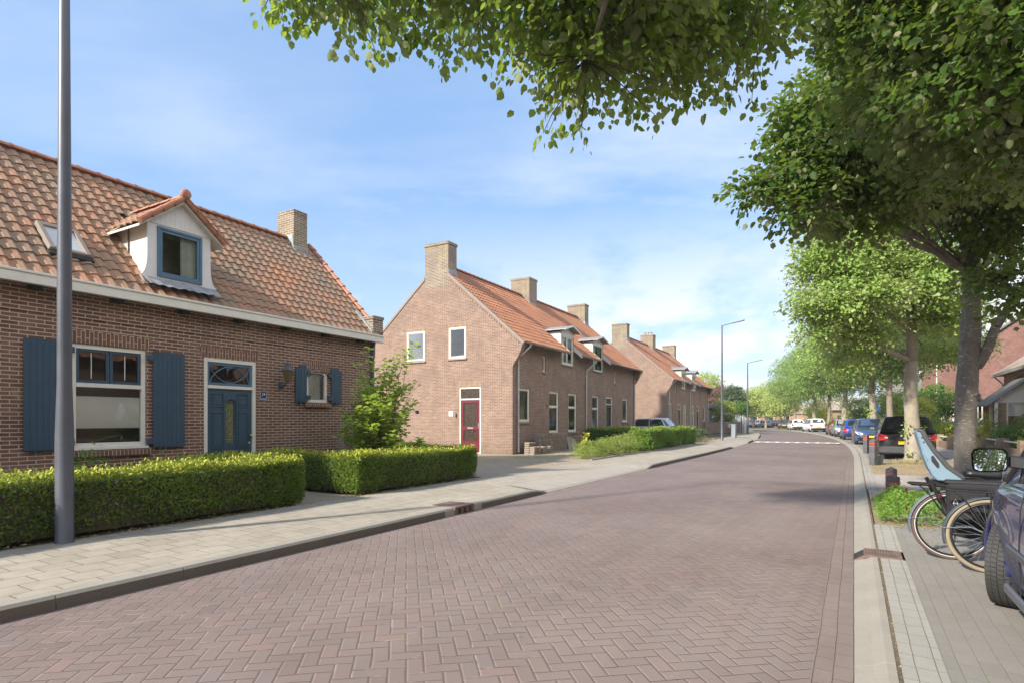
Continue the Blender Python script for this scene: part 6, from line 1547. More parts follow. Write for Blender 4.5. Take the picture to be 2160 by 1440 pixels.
# its side: sill moulding, mirror, A-pillar trim, wheel arch lip
hwN = .89
for sg in (1, -1):
    mb = MB(); mb.box(-.90, sg * (hwN - .02), .20, .86, sg * (hwN + .012), .27); mb.build('sill_moulding', flat('sill_grey', (.09, .095, .11), .5), ncar, bevel=.012)
    mb = MB(); mb.box(-.86, sg * (hwN - .01), .50, .80, sg * (hwN + .016), .56); mb.build('side_moulding', flat('bare_grey_plastic', (.06, .06, .068), .5), ncar, bevel=.012)
    mb = MB(); mb.tube([(1.30 + .40 * math.cos(a), sg * (hwN - .025), .318 + .395 * math.sin(a)) for a in [R_(-8 + i * 10) for i in range(20)]], .016, 8); mb.build('arch_lip', CP['navy'], ncar, smooth=True)
    mb = MB(); mb.tube([(1.28, sg * (hwN - .10), .96), (.88, sg * (hwN - .17), 1.28), (.50, sg * (hwN - .235), 1.60)], .035, 8); mb.tube([(.75, sg * (hwN - .065), .985), (.76, sg * (hwN - .15), 1.42)], .018, 6); mb.build('pillar_trim', MT['black'], ncar)
    # mirror: arm, housing, glass
    mx, my, mz = .62, hwN + .125, 1.150
    mb = MB(); mb.prism([(mx + .03, sg * (hwN - .14), mz - .07), (mx + .11, sg * (hwN - .14), mz - .07), (mx + .10, sg * (hwN + .02), mz - .05), (mx + .02, sg * (hwN + .02), mz - .05)], (0, 0, .085)); mm = mb.build('wing_mirror', MT['black'], ncar, bevel=.01)
    mb = MB(); P0 = [(my - .085, mz - .070), (my - .04, mz - .080), (my + .06, mz - .084), (my + .088, mz - .072), (my + .098, mz - .045), (my + .102, mz + .045), (my + .09, mz + .072), (my + .062, mz + .082), (my - .05, mz + .084), (my - .08, mz + .076), (my - .096, mz + .05), (my - .098, mz - .04)]
    def rg(x, sc): return [(x, sg * (my + (a - my) * sc), mz + (b_ - mz) * sc) for a, b_ in P0]
    vs = rg(mx, .96) + rg(mx - .012, 1.0) + rg(mx + .06, .98) + rg(mx + .11, .75) + rg(mx + .125, .35)
    k = len(P0); mb.add(vs, [(i * k + j, i * k + (j + 1) % k, (i + 1) * k + (j + 1) % k, (i + 1) * k + j) for i in (1, 2, 3) for j in range(k)] + [(j, (j + 1) % k, k + (j + 1) % k, k + j) for j in range(k)] + [tuple(range(4 * k, 5 * k))]); mb.build('mirror_housing', MT['black'], mm, autos=50)
    mb = MB(); mb.poly([(mx - .006 + (b_ - mz) * .09, sg * (my + (a - my) * .90), mz + (b_ - mz) * .88) for a, b_ in P0]); mb.build('mirror_glass', MT['mirror'], mm)
car('parked_car', 'black estate car seen from behind, parked past the pale tree', down(26.75, 1.62), HD(26), CP['black'], L=4.45, W=1.80, belt=1.02, roof=1.56, hood=.98, wr=.345, rails=True, lower=MT['foam'], group=CG, xs=(-2.15, -1.80, .45, 1.20))
car('parked_car', 'slate blue hatchback facing the camera behind the bollards', down(40.3, 1.25), HD(40) + math.pi, CP['dblue'], L=3.8, W=1.68, roof=1.5, belt=.95, hood=.92, group=CG)
car('parked_car', 'bright blue hatchback seen from behind', down(49.5, 1.2), HD(49), CP['blue'], L=4.0, W=1.72, roof=1.47, group=CG)
car('parked_car', 'grey silver car between the bright blue one and the dark red one', down(57.5, 1.3), HD(57) + math.pi, CP['silver'], L=4.2, W=1.74, roof=1.48, group=CG)
car('parked_car', 'dark red car tucked in behind the silver one', down(63.5, 1.5), HD(63), CP['dred'], L=4.2, W=1.74, roof=1.5, group=CG)
car('parked_car', 'larger white car seen from behind, nearer of the two white ones', down(79.5, 1.35), HD(79) + .12, CP['white'], L=4.4, W=1.84, belt=.98, roof=1.6, hood=.98, wr=.34, group=CG)
car('parked_car', 'smaller white car farther along the bend', down(92.5, 1.5), HD(92) - .05, CP['white'], L=4.2, W=1.8, roof=1.5, group=CG)
def pc(px, py, z=RG): return gpt(px, py, z)
car('parked_car', 'dark grey car with a yellow plate parked before the far building', pc(1655, 903.5), R_(62), CP['grey'], L=4.3, W=1.8, group=CG, roof=1.5)
car('moving_car', 'pale silver car alone on the road at the far bend', pc(1617, 901.5, .0), R_(66), CP['silver'], L=4.2, W=1.78, roof=1.5)
car('parked_car', 'small red car behind the smaller white car', Vector((at(1674, 0, 104).x, 104, .1)), R_(20), CP['red'], L=4.0, group=CG)
car('parked_car', 'white car parked beyond the green verge, left one', Vector((at(1590, 0, 112).x, 112, .1)), R_(5), CP['white'], L=4.2, group='cars parked in front of the low far building')
car('parked_car', 'silver car parked beyond the green verge behind the moving one', Vector((at(1603, 0, 109).x, 109, .1)), R_(8), CP['silver'], L=4.2, group='cars parked in front of the low far building')
car('parked_car', 'dark car parked beyond the verge beside the round sign', Vector((at(1638, 0, 110).x, 110, .1)), R_(8), CP['black'], L=4.2, group='cars parked in front of the low far building')
car('parked_car', 'silver hatchback with a red tail lamp on the drive between the row houses', SP(38.6, -11.9, G0), HD(38) + R_(93), CP['silver'], L=4.2, W=1.75, roof=1.52, belt=.98, hood=.93)
car('parked_car', 'white car on the drive right of the stout grey trunk', Vector((33.6, 38.5, .1)), R_(10), CP['white'], L=4.2, roof=1.55)
car('parked_car', 'pale blue-white car behind the yellow shrubs left of the grey trunk', Vector((40.2, 51.5, .1)), R_(160), CP['white'], L=4.0, roof=1.5)
car('parked_car', 'dark red car behind the wooden fence', Vector((at(1497, 0, 64).x, 64, .1)), R_(5), CP['dred'], L=4.2)

# ================================================================ BICYCLES
def bicycle(label, loc, rz, tyre, fendc, seat=False, bags=False, skirt=True):
    T = thing('bicycle', label, 'bicycle', loc, rz, 'bicycles parked behind the near car'); r = .345; fa = 1.10
    for x in (0, fa):
        mb = MB(); tp = [(x + (r - .018) * math.cos(a), 0, r + (r - .018) * math.sin(a)) for a in [2 * math.pi * k / 48 for k in range(48)]]; mb.tube(tp, .0205, 8, closed=True); wv = mb.build('wheel', tyre, T, smooth=True)
        mb = MB(); mb.tube([(x + (r - .045) * math.cos(a), 0, r + (r - .045) * math.sin(a)) for a in [2 * math.pi * k / 48 for k in range(48)]], .012, 6, closed=True); mb.build('rim', MT['black'], wv, smooth=True)
        mb = MB()
        for k in range(32):
            a = 2 * math.pi * k / 32; b_ = a + (.5 if k % 2 else -.5); sy = .028 if (k // 2) % 2 else -.028
            mb.cyl((x + .03 * math.cos(b_), sy, r + .03 * math.sin(b_)), (x + (r - .05) * math.cos(a), 0, r + (r - .05) * math.sin(a)), .0013, n=4)
        mb.build('spokes', MT['galv'], wv)
        mb = MB(); mb.cyl((x, -.055, r), (x, .055, r), .032 if x == 0 else .02, n=14); mb.build('hub', MT['galv'], wv)
        if tyre is not MT['creamtyre']:
            mb = MB(); mb.tube([(x + (r - .032) * math.cos(a), -.0165, r + (r - .032) * math.sin(a)) for a in [2 * math.pi * k / 48 for k in range(48)]], .0035, 4, closed=True); mb.build('reflective_ring', MT['refl'], wv)
        # mudguard
        mb = MB(); a0, a1 = (R_(-8), R_(195)) if x == 0 else (R_(20), R_(215)); vs = []; n_ = 26
        if x == 0: a0, a1 = R_(15), R_(196)
        for i in range(n_ + 1):
            a = a0 + (a1 - a0) * i / n_
            for yy, rr_ in ((-.032, r + .008), (-.024, r + .022), (0, r + .028), (.024, r + .022), (.032, r + .008)): vs.append((x + rr_ * math.cos(a), yy, r + rr_ * math.sin(a)))
        mb.add(vs, [(i * 5 + k, i * 5 + k + 1, i * 5 + 6 + k, i * 5 + 5 + k) for i in range(n_) for k in range(4)]); mb.build('mudguard', fendc, T, smooth=True)
    bb = (.46, 0, .30); st = (.28, 0, .76); hd0 = (.98, 0, .72); hd1 = (.94, 0, .92)
    mb = MB(); mb.tube([bb, (.36, 0, .55), st], .018, 8); mb.tube([bb, (.72, 0, .42), hd0], .022, 8); mb.tube([(.38, 0, .48), (.72, 0, .56), (.965, 0, .80)], .018, 8); mb.tube([hd0, hd1], .022, 8)
    for sy in (-.05, .05): mb.tube([(0, sy, r), (.25, sy * .9, .33), bb], .011, 6); mb.tube([(0, sy, r), (.12, sy * .8, .55), (.30, sy * .3, .72)], .009, 6); mb.tube([(fa, sy * .9, r), (1.04, sy * .8, .56), (1.0, sy * .6, .70), hd0], .012, 6)
    mb.build('frame', MT['black'], T, smooth=True)
    mb = MB(); mb.tube([hd1, (.90, 0, 1.08), (.92, 0, 1.12)], .013, 8); mb.tube([(.72, -.29, 1.12), (.84, -.25, 1.14), (.93, -.1, 1.13), (.94, 0, 1.12), (.93, .1, 1.13), (.84, .25, 1.14), (.72, .29, 1.12)], .012, 8); hb_ = mb.build('handlebar', MT['galv'], T, smooth=True)
    for sy in (-1, 1): mb = MB(); mb.tube([(.84, sy * .255, 1.14), (.70, sy * .295, 1.12)], .018, 8); mb.build('grip', MT['black'], hb_)
    mb = MB(); mb.cyl((.28, 0, .76), (.245, 0, .85), .014); mb.build('seat_post', MT['galv'], T)
    mb = MB(); prof = [(-.14, .05, .012), (-.125, .10, .014), (-.08, .115, .020), (-.01, .095, .008), (.06, .06, .0), (.13, .035, .002), (.165, .02, -.004)]; vs = []
    for x, w_, z in prof:
        for k in range(8): a = 2 * math.pi * k / 8; vs.append((.23 + x, w_ * math.cos(a), .885 + z + (.034 if math.sin(a) > 0 else .045) * math.sin(a) - abs(math.cos(a)) ** 2 * .018))
    mb.add(vs, [(i * 8 + k, i * 8 + (k + 1) % 8, (i + 1) * 8 + (k + 1) % 8, (i + 1) * 8 + k) for i in range(6) for k in range(8)] + [tuple(range(8))[::-1], tuple(range(48, 56))]); sd_ = mb.build('saddle', MT['black'], T, smooth=True)
    mb = MB()
    for sy in (-.045, .045):
        mb.tube([(.14 + .03 * math.cos(a) , sy + .018 * math.sin(a * 6), .80 + a * .006) for a in [i * .35 for i in range(10)]], .004, 4); mb.tube([(.12, sy, .86), (.24, sy * .6, .83), (.33, sy * .4, .87)], .005, 5)
    mb.build('saddle_springs', MT['zinc'], sd_)
    mb = MB(); 
    for sy in (-.075, .075): mb.tube([(.30, sy * .5, .74), (.15, sy, .755), (-.34, sy, .765), (-.37, sy * .5, .765)], .008, 6); mb.tube([(0, sy * .8, r + .02), (-.22, sy, .70), (-.30, sy, .765)], .007, 6); mb.tube([(0, sy * .8, r + .02), (-.02, sy, .76)], .006, 6)
    for x in (.12, -.03, -.18, -.36): mb.tube([(x, -.075, .76), (x, .075, .76)], .006, 5)
    mb.tube([(-.02, 0, .77), (-.36, 0, .775)], .006, 5); mb.build('luggage_rack', MT['black'], T)
    mb = MB(); mb.box(-.395, -.03, .67, -.375, .03, .715); mb.build('rear_light', flat('dull_red_lens', (.10, .008, .008), .3), T, bevel=.008)
    mb = MB(); mb.lathe([(.022, 0), (.026, .012), (.02, .02)], 10, M=Matrix.Translation((-.375, 0, .50)) @ Matrix.Rotation(R_(-100), 4, 'Y')); mb.build('reflector', flat('dull_orange_lens', (.10, .03, .012), .3), T)
    mb = MB(); mb.tube([(0, -.04, r), (-.15, -.04, .42), (-.355, -.03, .40), (-.43, 0, .42)], .003, 4); mb.tube([(0, .04, r), (-.15, .04, .42), (-.355, .03, .40)], .003, 4); mb.build('mudguard_stay', MT['galv'], T)
    mb = MB(); ch = [(-.07, .27), (-.09, r), (-.06, .42), (.10, .43), (.40, .40), (.54, .36), (.57, .29), (.53, .20), (.42, .18), (.10, .24)]; mb.prism([(x, -.075, z) for x, z in ch], (0, .022, 0)); mb.build('chain_case', MT['black'], T, bevel=.008)
    mb = MB(); mb.tube([(.46, -.08, .30), (.50, -.10, .14)], .010, 6); mb.box(.44, -.20, .12, .56, -.11, .145); mb.tube([(.46, .08, .30), (.42, .10, .46)], .010, 6); mb.box(.36, .11, .455, .48, .20, .48); mb.build('pedals', MT['zinc'], T)
    mb = MB(); mb.tube([(.04, .06, .30), (.02, .13, .02)], .009, 6); mb.build('kickstand', MT['zinc'], T)
    if skirt:
        mb = MB(); 
        for sy in (-.045, .045): mb.poly([(0, sy, r)] + [(.0 + .36 * math.cos(a), sy, r + .36 * math.sin(a)) for a in [R_(28 + k * 8) for k in range(9)]])
        mb.build('skirt_guard', MT['fabric'], T)
    if bags:
        for sy in (-1, 1):
            mb = MB(); mb.prism([(-.06, sy * .085, .42), (.34, sy * .085, .42), (.37, sy * .085, .80), (-.07, sy * .085, .80)], (0, sy * .13, 0)); bg_ = mb.build('pannier', MT['fabric'], T, bevel=.03)
            if sy < 0:
                mb = MB()
                for cx_, cz_, s_ in ((-.0, .62, .022), (.0, .575, -.022), (.01, .53, .022)):
                    p = [(cx_ - .02, -.2185, cz_ - s_), (cx_ + .02, -.2185, cz_ - s_), (cx_, -.2185, cz_ + s_)]; mb.tube(p, .0025, 4, closed=True)
                mb.build('printed_mark', MT['refl'], bg_)
        mb = MB(); o = [(-.08, -.20), (-.10, 0), (-.08, .20), (.36, .20), (.40, 0), (.36, -.20)]; vs = [(x, y, .79) for x, y in o] + [(x * .97, y * .9, .845 - abs(y) * .08) for x, y in o]; mb.add(vs, [tuple(range(6))[::-1], tuple(range(6, 12))] + [(i, (i + 1) % 6, 6 + (i + 1) % 6, 6 + i) for i in range(6)]); mb.build('pannier_lid', MT['fabric'], T, bevel=.012)
    return T
rzB = math.atan2(-.5, .866)
bp1 = Vector((4.50, 5.82, RG)); bp2 = Vector((4.45, 5.28, RG))
B1 = bicycle('bicycle with brown tyres, black double panniers and the pale blue child seat', bp1, rzB, MT['browntyre'], flat('grey_mudguard', (.10, .125, .155), .4), bags=True, skirt=False)
B2 = bicycle('bicycle with cream tyres, half behind the dark blue car', bp2, rzB, MT['creamtyre'], flat('slate_mudguard', (.05, .06, .07), .4), skirt=False)
# child seat fixed on the rack of the first bicycle
cs = thing('child_seat', 'pale blue child bicycle seat with a dark foam liner mounted over the rear wheel', 'child seat', bp1 + Vector((.03, 0, -.045)), rzB)
sp = [(-.335, 1.335), (-.325, 1.365), (-.29, 1.36), (-.255, 1.28), (-.19, 1.16), (-.08, 1.0), (.04, .90), (.055, .865), (.03, .85), (-.16, .855), (-.20, .90), (-.235, .98), (-.245, 1.06), (-.285, 1.12), (-.30, 1.22)]
mb = MB()
for sy in (-1, 1): mb.prism([(x, sy * .135, z) for x, z in sp], (0, sy * .022, 0))
mb.prism([(-.335, -.15, 1.335), (-.325, -.15, 1.365), (-.30, -.15, 1.36), (-.27, -.15, 1.12), (-.22, -.15, .98), (-.17, -.15, .90), (.0, -.15, .89), (.055, -.15, .865), (.03, -.15, .85), (-.16, -.15, .855), (-.20, -.15, .90), (-.235, -.15, .98), (-.245, -.15, 1.06), (-.285, -.15, 1.12), (-.30, -.15, 1.22)][:7] + [(-.16, -.15, .858), (-.235, -.15, .98), (-.30, -.15, 1.2)], (0, .30, 0))
mb.build('seat_shell', MT['lgblue'], cs, bevel=.012)
mb = MB()
for sy in (-1, 1): mb.ring([(x, sy * .147, z) for x, z in sp[1:8]], [.02, .024, .026, .026, .026, .024, .016], 8)
mb.build('foam_rim', MT['foam'], cs, smooth=True)
mb = MB(); mb.prism([(-.30, -.13, 1.33), (-.27, -.13, 1.34), (-.13, -.13, .93), (.02, -.13, .92), (.02, -.13, .895), (-.17, -.13, .895)], (0, .26, 0)); mb.build('liner', MT['foam'], cs, bevel=.01)
mb = MB(); sl_ = [(-.215, 1.10), (-.195, 1.11), (-.15, 1.03), (-.145, .99), (-.165, .985), (-.21, 1.05)]
mb.prism([(x, -.1605, z) for x, z in sl_], (0, .004, 0)); mb.build('vent_slot', MT['blackm'], cs); mb = MB(); mb.prism([(x, .1605, z) for x, z in sl_], (0, -.004, 0)); mb.build('vent_slot', MT['blackm'], cs)
for x, z in ((-.275, 1.245), (-.29, 1.29)): mb = MB(); mb.cyl((x, -.160, z), (x, -.155, z), .008); mb.build('strap_hole', MT['blackm'], cs)
mb = MB(); mb.box(-.20, -.10, .785, .10, .10, .85); mb.box(-.38, -.09, .79, -.0, .09, .81); mb.build('mounting_base', MT['black'], cs, bevel=.01)
mb = MB(); mb.tube([(-.22, -.17, .86), (-.16, -.175, .70), (-.03, -.15, .50), (.0, -.14, .42)], .02, 6); mb.box(-.03, -.19, .40, .10, -.12, .43); mb.tube([(-.22, .17, .86), (-.16, .175, .70), (-.03, .15, .50)], .02, 6); mb.build('leg_guard', MT['black'], cs)
# ================================================================ BUILDINGS ON THE RIGHT AND FAR BEHIND
def pane_win(H, mp, a0, a1, z0, z1, fm='white', d=.08, fw=.06, sillm=None, inner=None):
    return window(H, mp, a0, a1, z0, z1, inner=inner, fm=fm, fw=fw, d=d, sillm=sillm)
# house with a lean-to beside the near car
o = SP(43.8, 7.6, 0) if False else UX * 43.8 + TX * 7.6
R1 = thing('brick_house', 'orange brick house with a white boarded lean-to at the right picture edge', 'house', o, math.atan2(UX.y, UX.x) + math.pi)
# local x runs back towards the camera, local y away from the street is +y after the half turn
mf1 = mp_front(); mb = MB(); ops = [(2.0, 3.2, .9, 2.4), (12.5, 14.2, .9, 2.4)]; wall(mb, mf1, 0, [(0, 4.25), (17.8, 4.25)], ops); mb.build('facade', MT['brickO'], R1)
g = [(0, 4.25), (4.2, 7.4), (8.4, 4.25)]
mb = MB(); wall(mb, mp_left(0), 0, g, []); wall(mb, mp_right(17.8), 0, g, [(1.5, 2.7, 1, 2.4)]); mb.build('gable_wall', MT['brickO'], R1)
mb = MB(); pantiles(mb, -.15, 17.95, -.45, 4.2, 4.2, 7.6, tw=.3, exp_=.36, seg=4); pantiles(mb, -.15, 17.95, 8.85, 4.2, 4.2, 7.6, tw=.4, exp_=.5, seg=4, uo=99); rf = mb.build('roof', MT['tileBr'], R1)
mb = MB(); soffit_roofplane(mb, -.15, 17.95, -.45, 4.2, 4.2, 7.6); mb.build('roof_boarding', MT['wood'], rf)
mb = MB(); mb.box(-.2, -.56, 4.02, 17.95, -.44, 4.16); mb.box(-.2, -.45, 4.08, 17.9, 0, 4.1); mb.build('gutter_board', MT['concd'], R1)
for a in ops: pane_win(R1, mf1, *a, sillm='stone', inner='curtain')
mb = MB(); mb.tube([(.3, -.5, 4.05), (.3, -.1, 3.6), (.3, -.08, .2)], .045, 8); mb.build('downpipe', MT['white'], R1)
# lean-to: its white boarded end looks towards the camera
x0, x1 = 4.2, 7.8
mb = MB(); mb.prism([(x1, 0, 2.34), (x1, -1.75, 2.34), (x1, 0, 3.75)], (-.06, 0, 0)); LT1 = mb.build('lean_to', MT['white'], R1); 
mb = MB(); 
for k in range(7): z = 2.5 + k * .17; yl = -1.75 * (1 - (z - 2.34) / 1.41); mb.box(x1, yl + .02, z, x1 + .006, 0, z + .012) if yl < -.1 else None
mb.build('board_joint', MT['slat'], LT1)
mb = MB(); M_ = None
mb.prism([(x1 + .25, .0, 3.88), (x1 + .25, -2.0, 2.26), (x1 + .25, -2.0, 2.19), (x1 + .25, 0, 3.80)], (-(x1 - x0 + .5), 0, 0)); mb.build('lean_to_roof', MT['tileG'], LT1)
mb = MB(); mb.box(x0, -1.6, 0, x1 - .05, 0, .85); mb.box(x1 - .3, -.42, .85, x1 - .05, 0, 2.34); mb.box(x1 - .3, -1.6, .85, x1 - .05, -1.25, 2.34); mb.box(x0, -1.6, .85, x0 + .25, 0, 2.34); mb.build('lean_to_wall', MT['brickO'], LT1)
mb = MB(); 
for y in (-1.25, -.46): mb.box(x1 - .16, y - .0, .85, x1 - .02, y + .06, 2.34)
mb.box(x1 - .16, -1.25, .85, x1 - .02, -.4, .95); mb.box(x1 + .05, -1.72, 0, x1 + .17, -1.60, 2.34); mb.box(x1 - 1.2, -1.72, 0, x1 - 1.08, -1.60, 2.34); mb.build('lean_to_posts', MT['white'], LT1)
mb = MB(); mb.box(x1 - .1, -1.2, .95, x1 - .095, -.46, 2.34); mb.build('lean_to_pane', MT['glass'], LT1)
mb = MB(); mb.box(x1 - .2, -1.2, 1.7, x1 - .19, -.46, 2.34); mb.build('blind', MT['blind'], LT1)
# big red gable
def plain_block(name, label, x0, x1, y0, z0, prof, mat, rev=.1, ops=(), depth=9, rz=0.):
    H = thing(name, label, 'building', (x0, y0, 0), rz); mpf = mp_front(); w_ = x1 - x0
    mb = MB(); wall(mb, mpf, 0, prof, list(ops), rev); wall(mb, mp_left(0), 0, [(0, prof[0][1]), (depth, prof[0][1])], []); wall(mb, mp_right(w_), 0, [(0, prof[-1][1]), (depth, prof[-1][1])], []); wall(mb, mp_back(depth), 0, [(0, prof[0][1]), (w_, prof[-1][1])], []); mb.build('wall', mat, H)
    interior(H, .3, .8, .1, w_ - .3, depth - .2, max(1, min(prof[0][1], prof[-1][1]) - .3), 'room_lining'); return H, mpf
R2, mpf = plain_block('red_brick_house', 'tall modern red brick house whose gable rises behind the stout grey trunk', 36.6, 46.6, 45, 0, [(0, 7.2), (5, 10.9), (10, 7.2)], MT['brickR'], ops=[(.15, .5, .2, 2.9), (5.5, 6.6, 1.0, 2.4)], rz=R_(-38))
pane_win(R2, mpf, .15, .5, .2, 2.9); pane_win(R2, mpf, 5.5, 6.6, 1., 2.4)
mb = MB(); mb.prism([(-.3, -.25, 7.05), (5, -.25, 11.0), (5, -.25, 11.2), (-.3, -.25, 7.25)], (0, 9.4, 0)); mb.prism([(10.3, -.25, 7.05), (5, -.25, 11.0), (5, -.25, 11.2), (10.3, -.25, 7.25)], (0, 9.4, 0)); mb.build('roof', MT['tileG'], R2)
mb = MB(); mb.box(.2, -.5, 3.0, 2.4, 0, 3.14); mb.build('canopy', MT['black'], R2)
dw = [(.75, 1.1, .15, 2.8), (.71, 1.07, 3.25, 4.85), (1.6, 1.94, .15, 2.8), (1.52, 1.92, 3.45, 5.05), (.33, .48, .15, 2.7), (2.3, 3.1, .15, 2.9), (5.6, 6.1, 3.9, 5.7)]
R3, mpf = plain_block('red_brick_house', 'modern red brick terrace with narrow dark windows left of the stout grey trunk', 43.2, 52, 60, 0, [(0, 8.2), (8.8, 8.2)], MT['brickR'], ops=dw, rz=R_(-38))
for i, a in enumerate(dw):
    if i in (1, 3, 6): pane_win(R3, mpf, *a, fm='black', fw=.05)
    elif i == 5: mb = MB(); mbox(mb, mpf, a[0], a[1], a[2], a[3], .05, .09); mb.build('door', flat('beige_door', (.55, .46, .33), .6), R3)
    else: pane_win(R3, mpf, *a, fm='cream', fw=.09, inner='curtain')
mb = MB(); mb.tube([(1.28, -.05, 8.1), (1.28, -.05, .2)], .06, 8); mb.build('downpipe', MT['white'], R3)
mb = MB(); mb.box(-.1, -.12, 8.2, 8.9, 9.1, 8.4); mb.build('roof', MT['concd'], R3)
R4, mpf = plain_block('tiled_house', 'house with a large grey tile roof seen between the two pale trunks', 45.4, 51.4, 70, 0, [(0, 3.0), (6, 3.0)], MT['brickO'], ops=[(2.5, 3.4, 1, 2.3)], rz=R_(-34))
pane_win(R4, mpf, 2.5, 3.4, 1, 2.3)
mb = MB(); pantiles(mb, -.2, 6.2, -.4, 2.9, 4.4, 7.0, tw=.3, exp_=.42, seg=2, amp=.01); mb.build('roof', MT['tileG'], R4)
mb = MB(); soffit_roofplane(mb, -.2, 6.2, -.4, 2.9, 4.4, 7.0); mb.build('roof_boarding', MT['wood'], R4)
F1, mpf = plain_block('low_building', 'long low pale building with a grey roof beyond the far bend', 47.5, 63.5, 126, 0, [(0, 3.2), (16, 3.2)], MT['brickO'], ops=[(5.2, 7.0, 1.0, 2.6), (8.8, 10.6, 1.0, 2.6), (1.2, 2.6, 1, 2.6), (13, 14.6, 1, 2.6)], depth=8)
for a in [(5.2, 7.0, 1.0, 2.6), (8.8, 10.6, 1.0, 2.6), (1.2, 2.6, 1, 2.6), (13, 14.6, 1, 2.6)]: pane_win(F1, mpf, *a, fw=.15)
mb = MB(); mb.prism([(-.4, -.5, 3.1), (-.4, -.5, 3.3), (-.4, 4, 4.9), (-.4, 8.4, 3.3), (-.4, 8.4, 3.1)], (16.8, 0, 0)); mb.build('roof', MT['tileG'], F1)
for i, (px, D, w_, zt, lab) in enumerate(((1745, 118, 9, 2.9, 'pale brick house glimpsed between the far linden trunks'), (1805, 92, 8, 3.2, 'peach brick house behind the trees above the blue cars'), (1700, 130, 10, 2.8, 'orange brick house end behind the last lindens'))):
    x = at(px, 0, D).x; H, mpf = plain_block('far_house', lab, x - w_ / 2, x + w_ / 2, D, 0, [(0, zt), (w_, zt)], MT['brickO'], ops=[(1, 2.2, 1, 2.3), (w_ - 3, w_ - 1.6, 1, 2.3)], depth=7)
    for a in [(1, 2.2, 1, 2.3), (w_ - 3, w_ - 1.6, 1, 2.3)]: pane_win(H, mpf, *a)
    mb = MB(); mb.prism([(-.3, -.4, zt - .1), (-.3, 3.5, zt + 1.9), (-.3, 7.4, zt - .1)], (w_ + .6, 0, 0)); mb.build('roof', MT['tileBr'], H)
# grey sheds on the left behind the fence
SH = thing('garage', 'grey clad garage with a rounded dark canopy right of the far row house', 'garage', (at(1492, 0, 60).x - 3, 60, 0))
mb = MB(); mb.box(0, 0, 0, 3.5, 5, 3.0); mb.build('wall', flat('grey_cladding', (.36, .38, .42), .7), SH)
mb = MB(); mb.prism([(-.2, -.5, 2.75), (-.2, -.4, 3.05), (-.2, 0, 3.2), (-.2, 5.2, 3.2), (-.2, 5.2, 2.95), (-.2, 0, 2.9)], (4.1, 0, 0)); mb.build('roof', flat('dark_roofing', (.10, .11, .13), .6), SH)
SH2 = thing('container', 'pale grey corrugated container behind the fence', 'container', (at(1539, 0, 66).x, 66, 0))
mb = MB(); mb.box(0, 0, 0, 1.9, 2.4, 2.35)
for k in range(12): mb.box(.08 + k * .15, -.03, .1, .15 + k * .15, 0, 2.25)
mb.build('shell', flat('pale_grey_steel', (.50, .53, .56), .6), SH2)
# wooden fence with mesh panels
fa, fb = gpt(1488, 915.5, G0), gpt(1562, 912.8, G0); FD = (fb - fa); FL = FD.length
FN = thing('wooden_fence', 'weathered wooden plank fence past the second street lamp', 'fence', fa, math.atan2(FD.y, FD.x))
nb = int(FL / .14)
for k in range(min(nb, 60)):
    mb = MB(); z = 1.15 + .02 * math.sin(k * 7.7); mb.box(k * FL / nb, 0, .08, k * FL / nb + .115, .022, z); mb.build('plank', MT['wood'], FN)
for z in (.3, .95): mb = MB(); mb.box(0, .022, z, FL, .06, z + .08); mb.build('rail', MT['wood'], FN)
for k in range(4): mb = MB(); mb.box(k * FL / 3 - .05, .022, 0, k * FL / 3 + .05, .12, 1.25); mb.build('post', MT['wood'], FN)
mbx = thing('letter_box', 'pale letter box hung on the wooden fence', 'letter box', fa + FD * .63 + Vector((0, -.08, .62)), math.atan2(FD.y, FD.x))
mb = MB(); mb.box(-.2, -.1, 0, .2, .05, .38); mb.build('box', MT['cream'], mbx, bevel=.01)
mb = MB(); mb.box(-.21, -.12, .33, .21, .05, .40); mb.build('lid', MT['white'], mbx)
MF = thing('mesh_fence', 'tall galvanised mesh fence behind the wooden planks', 'fence', fa + Vector((-.6, 1.2, 0)), math.atan2(FD.y, FD.x)); W_ = FL + 1.6
for k in range(6): mb = MB(); mb.cyl((k * W_ / 5, 0, 0), (k * W_ / 5, 0, 2.0), .025, n=6); mb.build('post', MT['galv'], MF)
mb = MB(); n_ = int(W_ / .12)
for k in range(n_): mb.box(k * W_ / n_, -.003, .1, k * W_ / n_ + .006, .003, 1.95)
for k in range(16): mb.box(0, -.003, .1 + k * .12, W_, .003, .106 + k * .12)
mb.build('mesh_panel', MT['galv'], MF)
GP = thing('gate_post', 'white concrete post at the end of the wooden fence', 'post', gpt(1571, 912, G0)); mb = MB(); mb.box(-.12, -.12, 0, .12, .12, 1.5); mb.prism([(-.14, -.14, 1.5), (.14, -.14, 1.5), (.14, .14, 1.5), (-.14, .14, 1.5)], (0, 0, .06)); mb.build('post', MT['white'], GP)
# signs
def sign(label, p, h, kind):
    T = thing('traffic_sign', label, 'traffic sign', p); mb = MB(); mb.cyl((0, 0, 0), (0, 0, h), .03, n=8); mb.build('pole', MT['galv'], T)
    mb = MB()
    if kind == 'round': mb.cyl((0, -.05, h - .3), (0, -.03, h - .3), .32, n=20); b = mb.build('sign_plate', MT['lampred'], T); mb = MB(); mb.cyl((0, -.055, h - .3), (0, -.05, h - .3), .24, n=20); mb.build('sign_field', MT['bluesign'], b)
    else: mb.box(-.2, -.05, h - .55, .2, -.03, h); b = mb.build('sign_plate', flat('sign_blue', (.05, .25, .55), .4), T)
sign('small round traffic sign before the low far building', Vector((at(1636, 0, 98).x, 98, .1)), 2.6, 'round')
sign('narrow blue sign on a pole between the far lindens', SP(52, 3.0, RG), 2.6, 'box')
